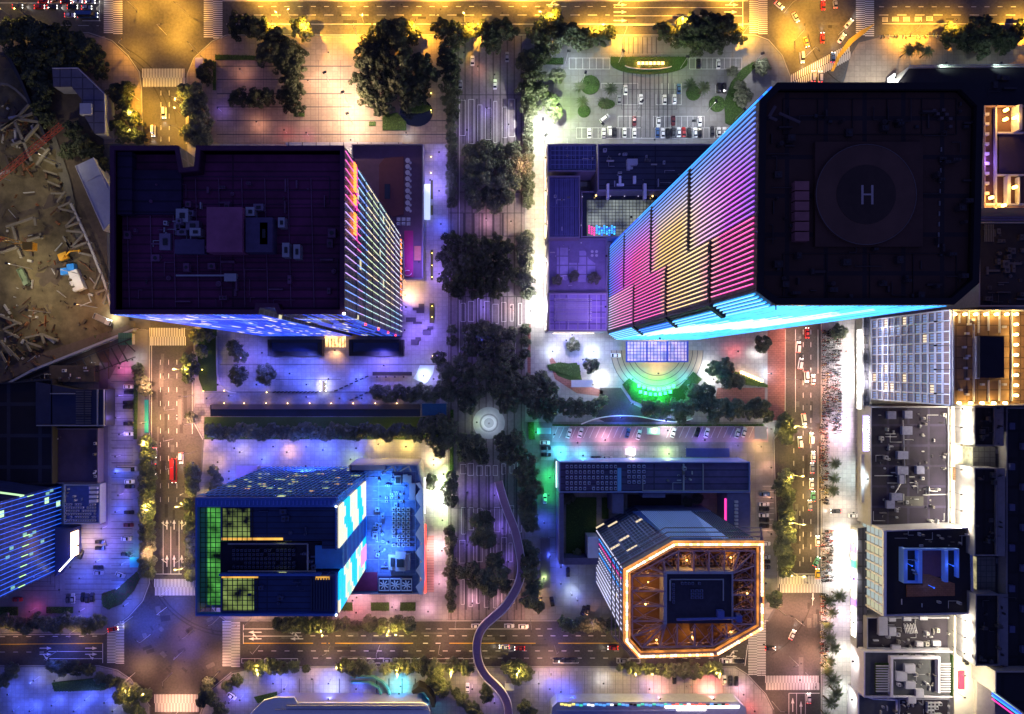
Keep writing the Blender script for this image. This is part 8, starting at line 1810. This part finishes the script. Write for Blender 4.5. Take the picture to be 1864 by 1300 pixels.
for i,(x,y0,y1) in enumerate(((786,328,362),(786,374,391),(786,455,510),(786,552,588))):
    t=MB(); px_box(t,x-4 if i==3 else x-2,y0,x+4 if i==3 else x+2,y1,.14,.7); o=t.build('planter_box',surf('olive_planter',(0.07,0.07,0.02),.8,.3)); tag(o,'long narrow olive planter, %s from the top right of the broad tower'%ORD[i],'planter','long planters')
for i in range(26):
    if i<12: x,y=500+i*7,714
    elif i<19: x,y=(612+(i-12)*9.3,711-(i-12)*4.2)
    else: x,y=(640+(i-19)*9,728-(i-19)*4.2)
    t=MB(); p=P(x,y); t.obox((p.x,p.y),(1,.3),.75,.3,.14,.9); o=t.build('bollard',M_dark); o['dummy']=0; del o['dummy']; tag(o,'black block bollard in the lines guarding the violet plaza','bollard','black block bollards'); LABELS['black block bollard in the lines guarding the violet plaza']='black block bollards'
# glowing letters in the crescent garden and boat shaped hedge
for nm,lab,pts,m_,c_,pw_ in (('garden_sign','row of red orange glowing letters in the boat shaped hedge',[(1163+i*7.2,115) for i in range(7)],emit('sign_orange_glow',(1,.42,.14),9),(1,.35,.1),1500),('garden_sign','two arcs of green glowing characters on the crescent lawn',[(1163+i*9,(701+8*math.sin(math.pi*(i+.5)/8))) for i in range(8)]+[(1166+i*9,(712+6*math.sin(math.pi*(i+.5)/7))) for i in range(7)],emit('sign_green_glow',(.05,1,.3),9),(.03,1,.2),4500),('garden_sign','curved row of warm white glowing letters in the dark bed at right',[(1350+i*4.6,678+i*1.9) for i in range(9)],emit('sign_warm_glow',(1,.72,.38),7),(1,.6,.3),500)):
    root=empty(nm,P(*pts[len(pts)//2])); tag(root,lab,'sign'); rr=random.Random(3)
    for x,y in pts:
        def gl(b):
            p=P(x,y,1); 
            for k in range(3): b.box(p.x-.7,p.y-.6+k*.5,.9,p.x+.7,p.y-.45+k*.5,1.1)
            b.box(p.x-.1+rr.uniform(-.4,.4),p.y-.6,.9,p.x+.1+rr.uniform(-.1,.4),p.y+.6,1.12)
        part(root,'letter',m_,gl)
    for k in range(0,len(pts),3): p=P(*pts[k],2.2); spot(p,c_,pw_,.3,root)
p=P(1181,124,0)
t=MB(); 
for a in range(200,341,10):
    q1=P(1181+44*math.cos(R(a+180)),118+9*math.sin(R(a-180)) if 0 else 118+8*abs(math.sin(R(a))),1); q2=P(1181+44*math.cos(R(a+190)),118+8*abs(math.sin(R(a+10))),1); t.tube(q1,q2,.25,5)
o=t.build('sign_plinth',M_conc); tag(o,'thin curved stone plinth in front of the red orange letters','plinth')
# curved white line wall of the driveway
t=MB(); cp=[(1058,772),(1085,762),(1120,757),(1160,758),(1200,765),(1235,768),(1260,762)]; cp=smoothp(cp,4)
for a,c in zip(cp,cp[1:]): pa,pc=P(*a),P(*c); t.obox(((pa.x+pc.x)/2,(pa.y+pc.y)/2),(pc-pa),(pc-pa).length/2+.05,.2,.1,1.0)
o=t.build('parapet_wall',M_white); tag(o,'thin white curved wall below the curved driveway','wall')
t=MB()
cp=smoothp([(395,612),(396,680),(402,700),(414,712),(430,715)],4)
for a,c in zip(cp,cp[1:]): pa,pc=P(*a),P(*c); t.obox(((pa.x+pc.x)/2,(pa.y+pc.y)/2),(pc-pa),(pc-pa).length/2+.05,.25,.1,.7)
o=t.build('parapet_wall',M_kerb); tag(o,'rounded pale wall at the lower left of the violet plaza','wall')
# gate structures on the lane
thing_box('entrance_gate','long dark gate ramp with yellow light beside the blue forecourt','gate',984,980,1001,1070,.14,3,surf('gate_grey',(0.10,0.09,0.11),.6,.3))
# hatched red paving squares
for i,(x,y) in enumerate(((845,652),)): pass
# white lit panels
# ================================================================== CAMERA, SKY, LIGHT
cam=bpy.data.cameras.new('camera'); co=bpy.data.objects.new('camera',cam); COL.objects.link(co); co.location=(0,0,H)
cam.sensor_width=36; cam.lens=36*H/(1864*K); cam.shift_x=(932-NX)/1864; cam.shift_y=-(650-NY)/1864; cam.clip_end=4000; cam.clip_start=1
S.camera=co
w=bpy.data.worlds.new('World'); S.world=w; w.use_nodes=True; nt=w.node_tree; bg=nt.nodes['Background']
sky=nt.nodes.new('ShaderNodeTexSky'); sky.sky_type='NISHITA'; sky.sun_disc=False; sky.sun_elevation=R(-2); sky.sun_rotation=R(250)
mx=nt.nodes.new('ShaderNodeMix'); mx.data_type='RGBA'; mx.blend_type='MULTIPLY'; mx.inputs[0].default_value=1; mx.inputs[7].default_value=(.62,.42,1.35,1)
nt.links.new(sky.outputs[0],mx.inputs[6]); nt.links.new(mx.outputs[2],bg.inputs[0]); bg.inputs[1].default_value=0.05
b2=nt.nodes.new('ShaderNodeBackground'); b2.inputs[0].default_value=(.046,.058,.23,1); b2.inputs[1].default_value=1.0; ads=nt.nodes.new('ShaderNodeAddShader')
nt.links.new(bg.outputs[0],ads.inputs[0]); nt.links.new(b2.outputs[0],ads.inputs[1]); nt.links.new(ads.outputs[0],nt.nodes['World Output'].inputs[0])   # glow of the city in the night sky
sun=bpy.data.lights.new('moon','SUN'); sun.energy=.03; sun.angle=R(10); sun.color=(.75,.8,1); so=bpy.data.objects.new('moon',sun); COL.objects.link(so); so.rotation_euler=(R(35),0,R(30))
S.view_settings.view_transform='Standard'; S.view_settings.look='None'; S.view_settings.exposure=0.0; S.view_settings.gamma=1
S.render.engine='CYCLES'; S.cycles.use_denoising=True; S.cycles.max_bounces=5; S.cycles.diffuse_bounces=3; S.cycles.glossy_bounces=2; S.cycles.transmission_bounces=2
S.cycles.sample_clamp_indirect=4; S.cycles.use_light_tree=True; S.cycles.caustics_reflective=False; S.cycles.caustics_refractive=False
# drop prototypes never used
for o in list(bpy.data.objects):
    if o.parent is None and o.location.z < -400:
        for ch in list(o.children): bpy.data.objects.remove(ch)
        bpy.data.objects.remove(o)
for o in S.objects:
    if 'label' in o and len(o['label'].split())>16: print('LONG',len(o['label'].split()),o['label'])
    if o.parent is None and o.type!='LIGHT' and o.type!='CAMERA' and 'label' not in o and o.get('kind') is None: print('NOLABEL',o.name)
# made-up fill lamps added to tint the carriageways and the blue plazas
for i,(x,y,c,pw_) in enumerate(((300,1110,'blue',3000),(330,1190,'violet',3000),(270,1160,'blue',3000),(350,1150,'peach',1500),(310,1230,'peach',2500),(100,1190,'blue',1500),(330,1020,'peach',1500),(470,1180,'peach',2000),(600,1180,'peach',1500),(690,1180,'violet',1500),(800,1180,'peach',2000),(1010,1180,'violet',1200),(1450,1130,'peach',2500),(1440,1200,'peach',2500),(1470,1230,'pink',2000),(1450,560,'peach',3000))):
    lamp('street',x,y-2,c,pw_*(1.1 if c=='peach' else 2.6),'%s fill lamp, %s of those added over the carriageways'%(c,ORD[i]),'fill lamps added over the carriageways',i*70)
for i,(x,y,c,pw_) in enumerate(((430,815,'blue',3500),(500,812,'blue',4500),(560,812,'blue',4500),(650,815,'blue',4500),(390,800,'blue',2500),(470,700,'blue',3500),(530,680,'blue',4500),(600,690,'blue',3500),(420,720,'blue',2500),(560,722,'blue',3000),(660,725,'blue',3000),(880,620,'blue',1500),(1030,620,'blue',3000),(1020,1060,'blue',3500),(1050,1090,'blue',2500),(1000,1010,'blue',2500),(1020,1255,'blue',4500),(1080,1270,'blue',3500),(520,1250,'blue',5000),(650,1250,'blue',4500),(60,1290,'blue',5500),(140,1290,'blue',5500),(20,1260,'blue',3000),(195,1275,'blue',4000),(150,1050,'blue',4500),(225,1025,'blue',4500),(190,960,'violet',4500),(220,900,'violet',4500),(215,830,'violet',4500),(215,760,'violet',3500),(1150,735,'blue',3000),(1060,655,'blue',3500),(150,1130,'blue',3000),(230,1100,'blue',3500))):
    lamp('garden',x,y,c,pw_*.42,'deep %s fill lamp, %s of those added to tint the plazas'%(c,ORD[i]),'added tinting lamps')
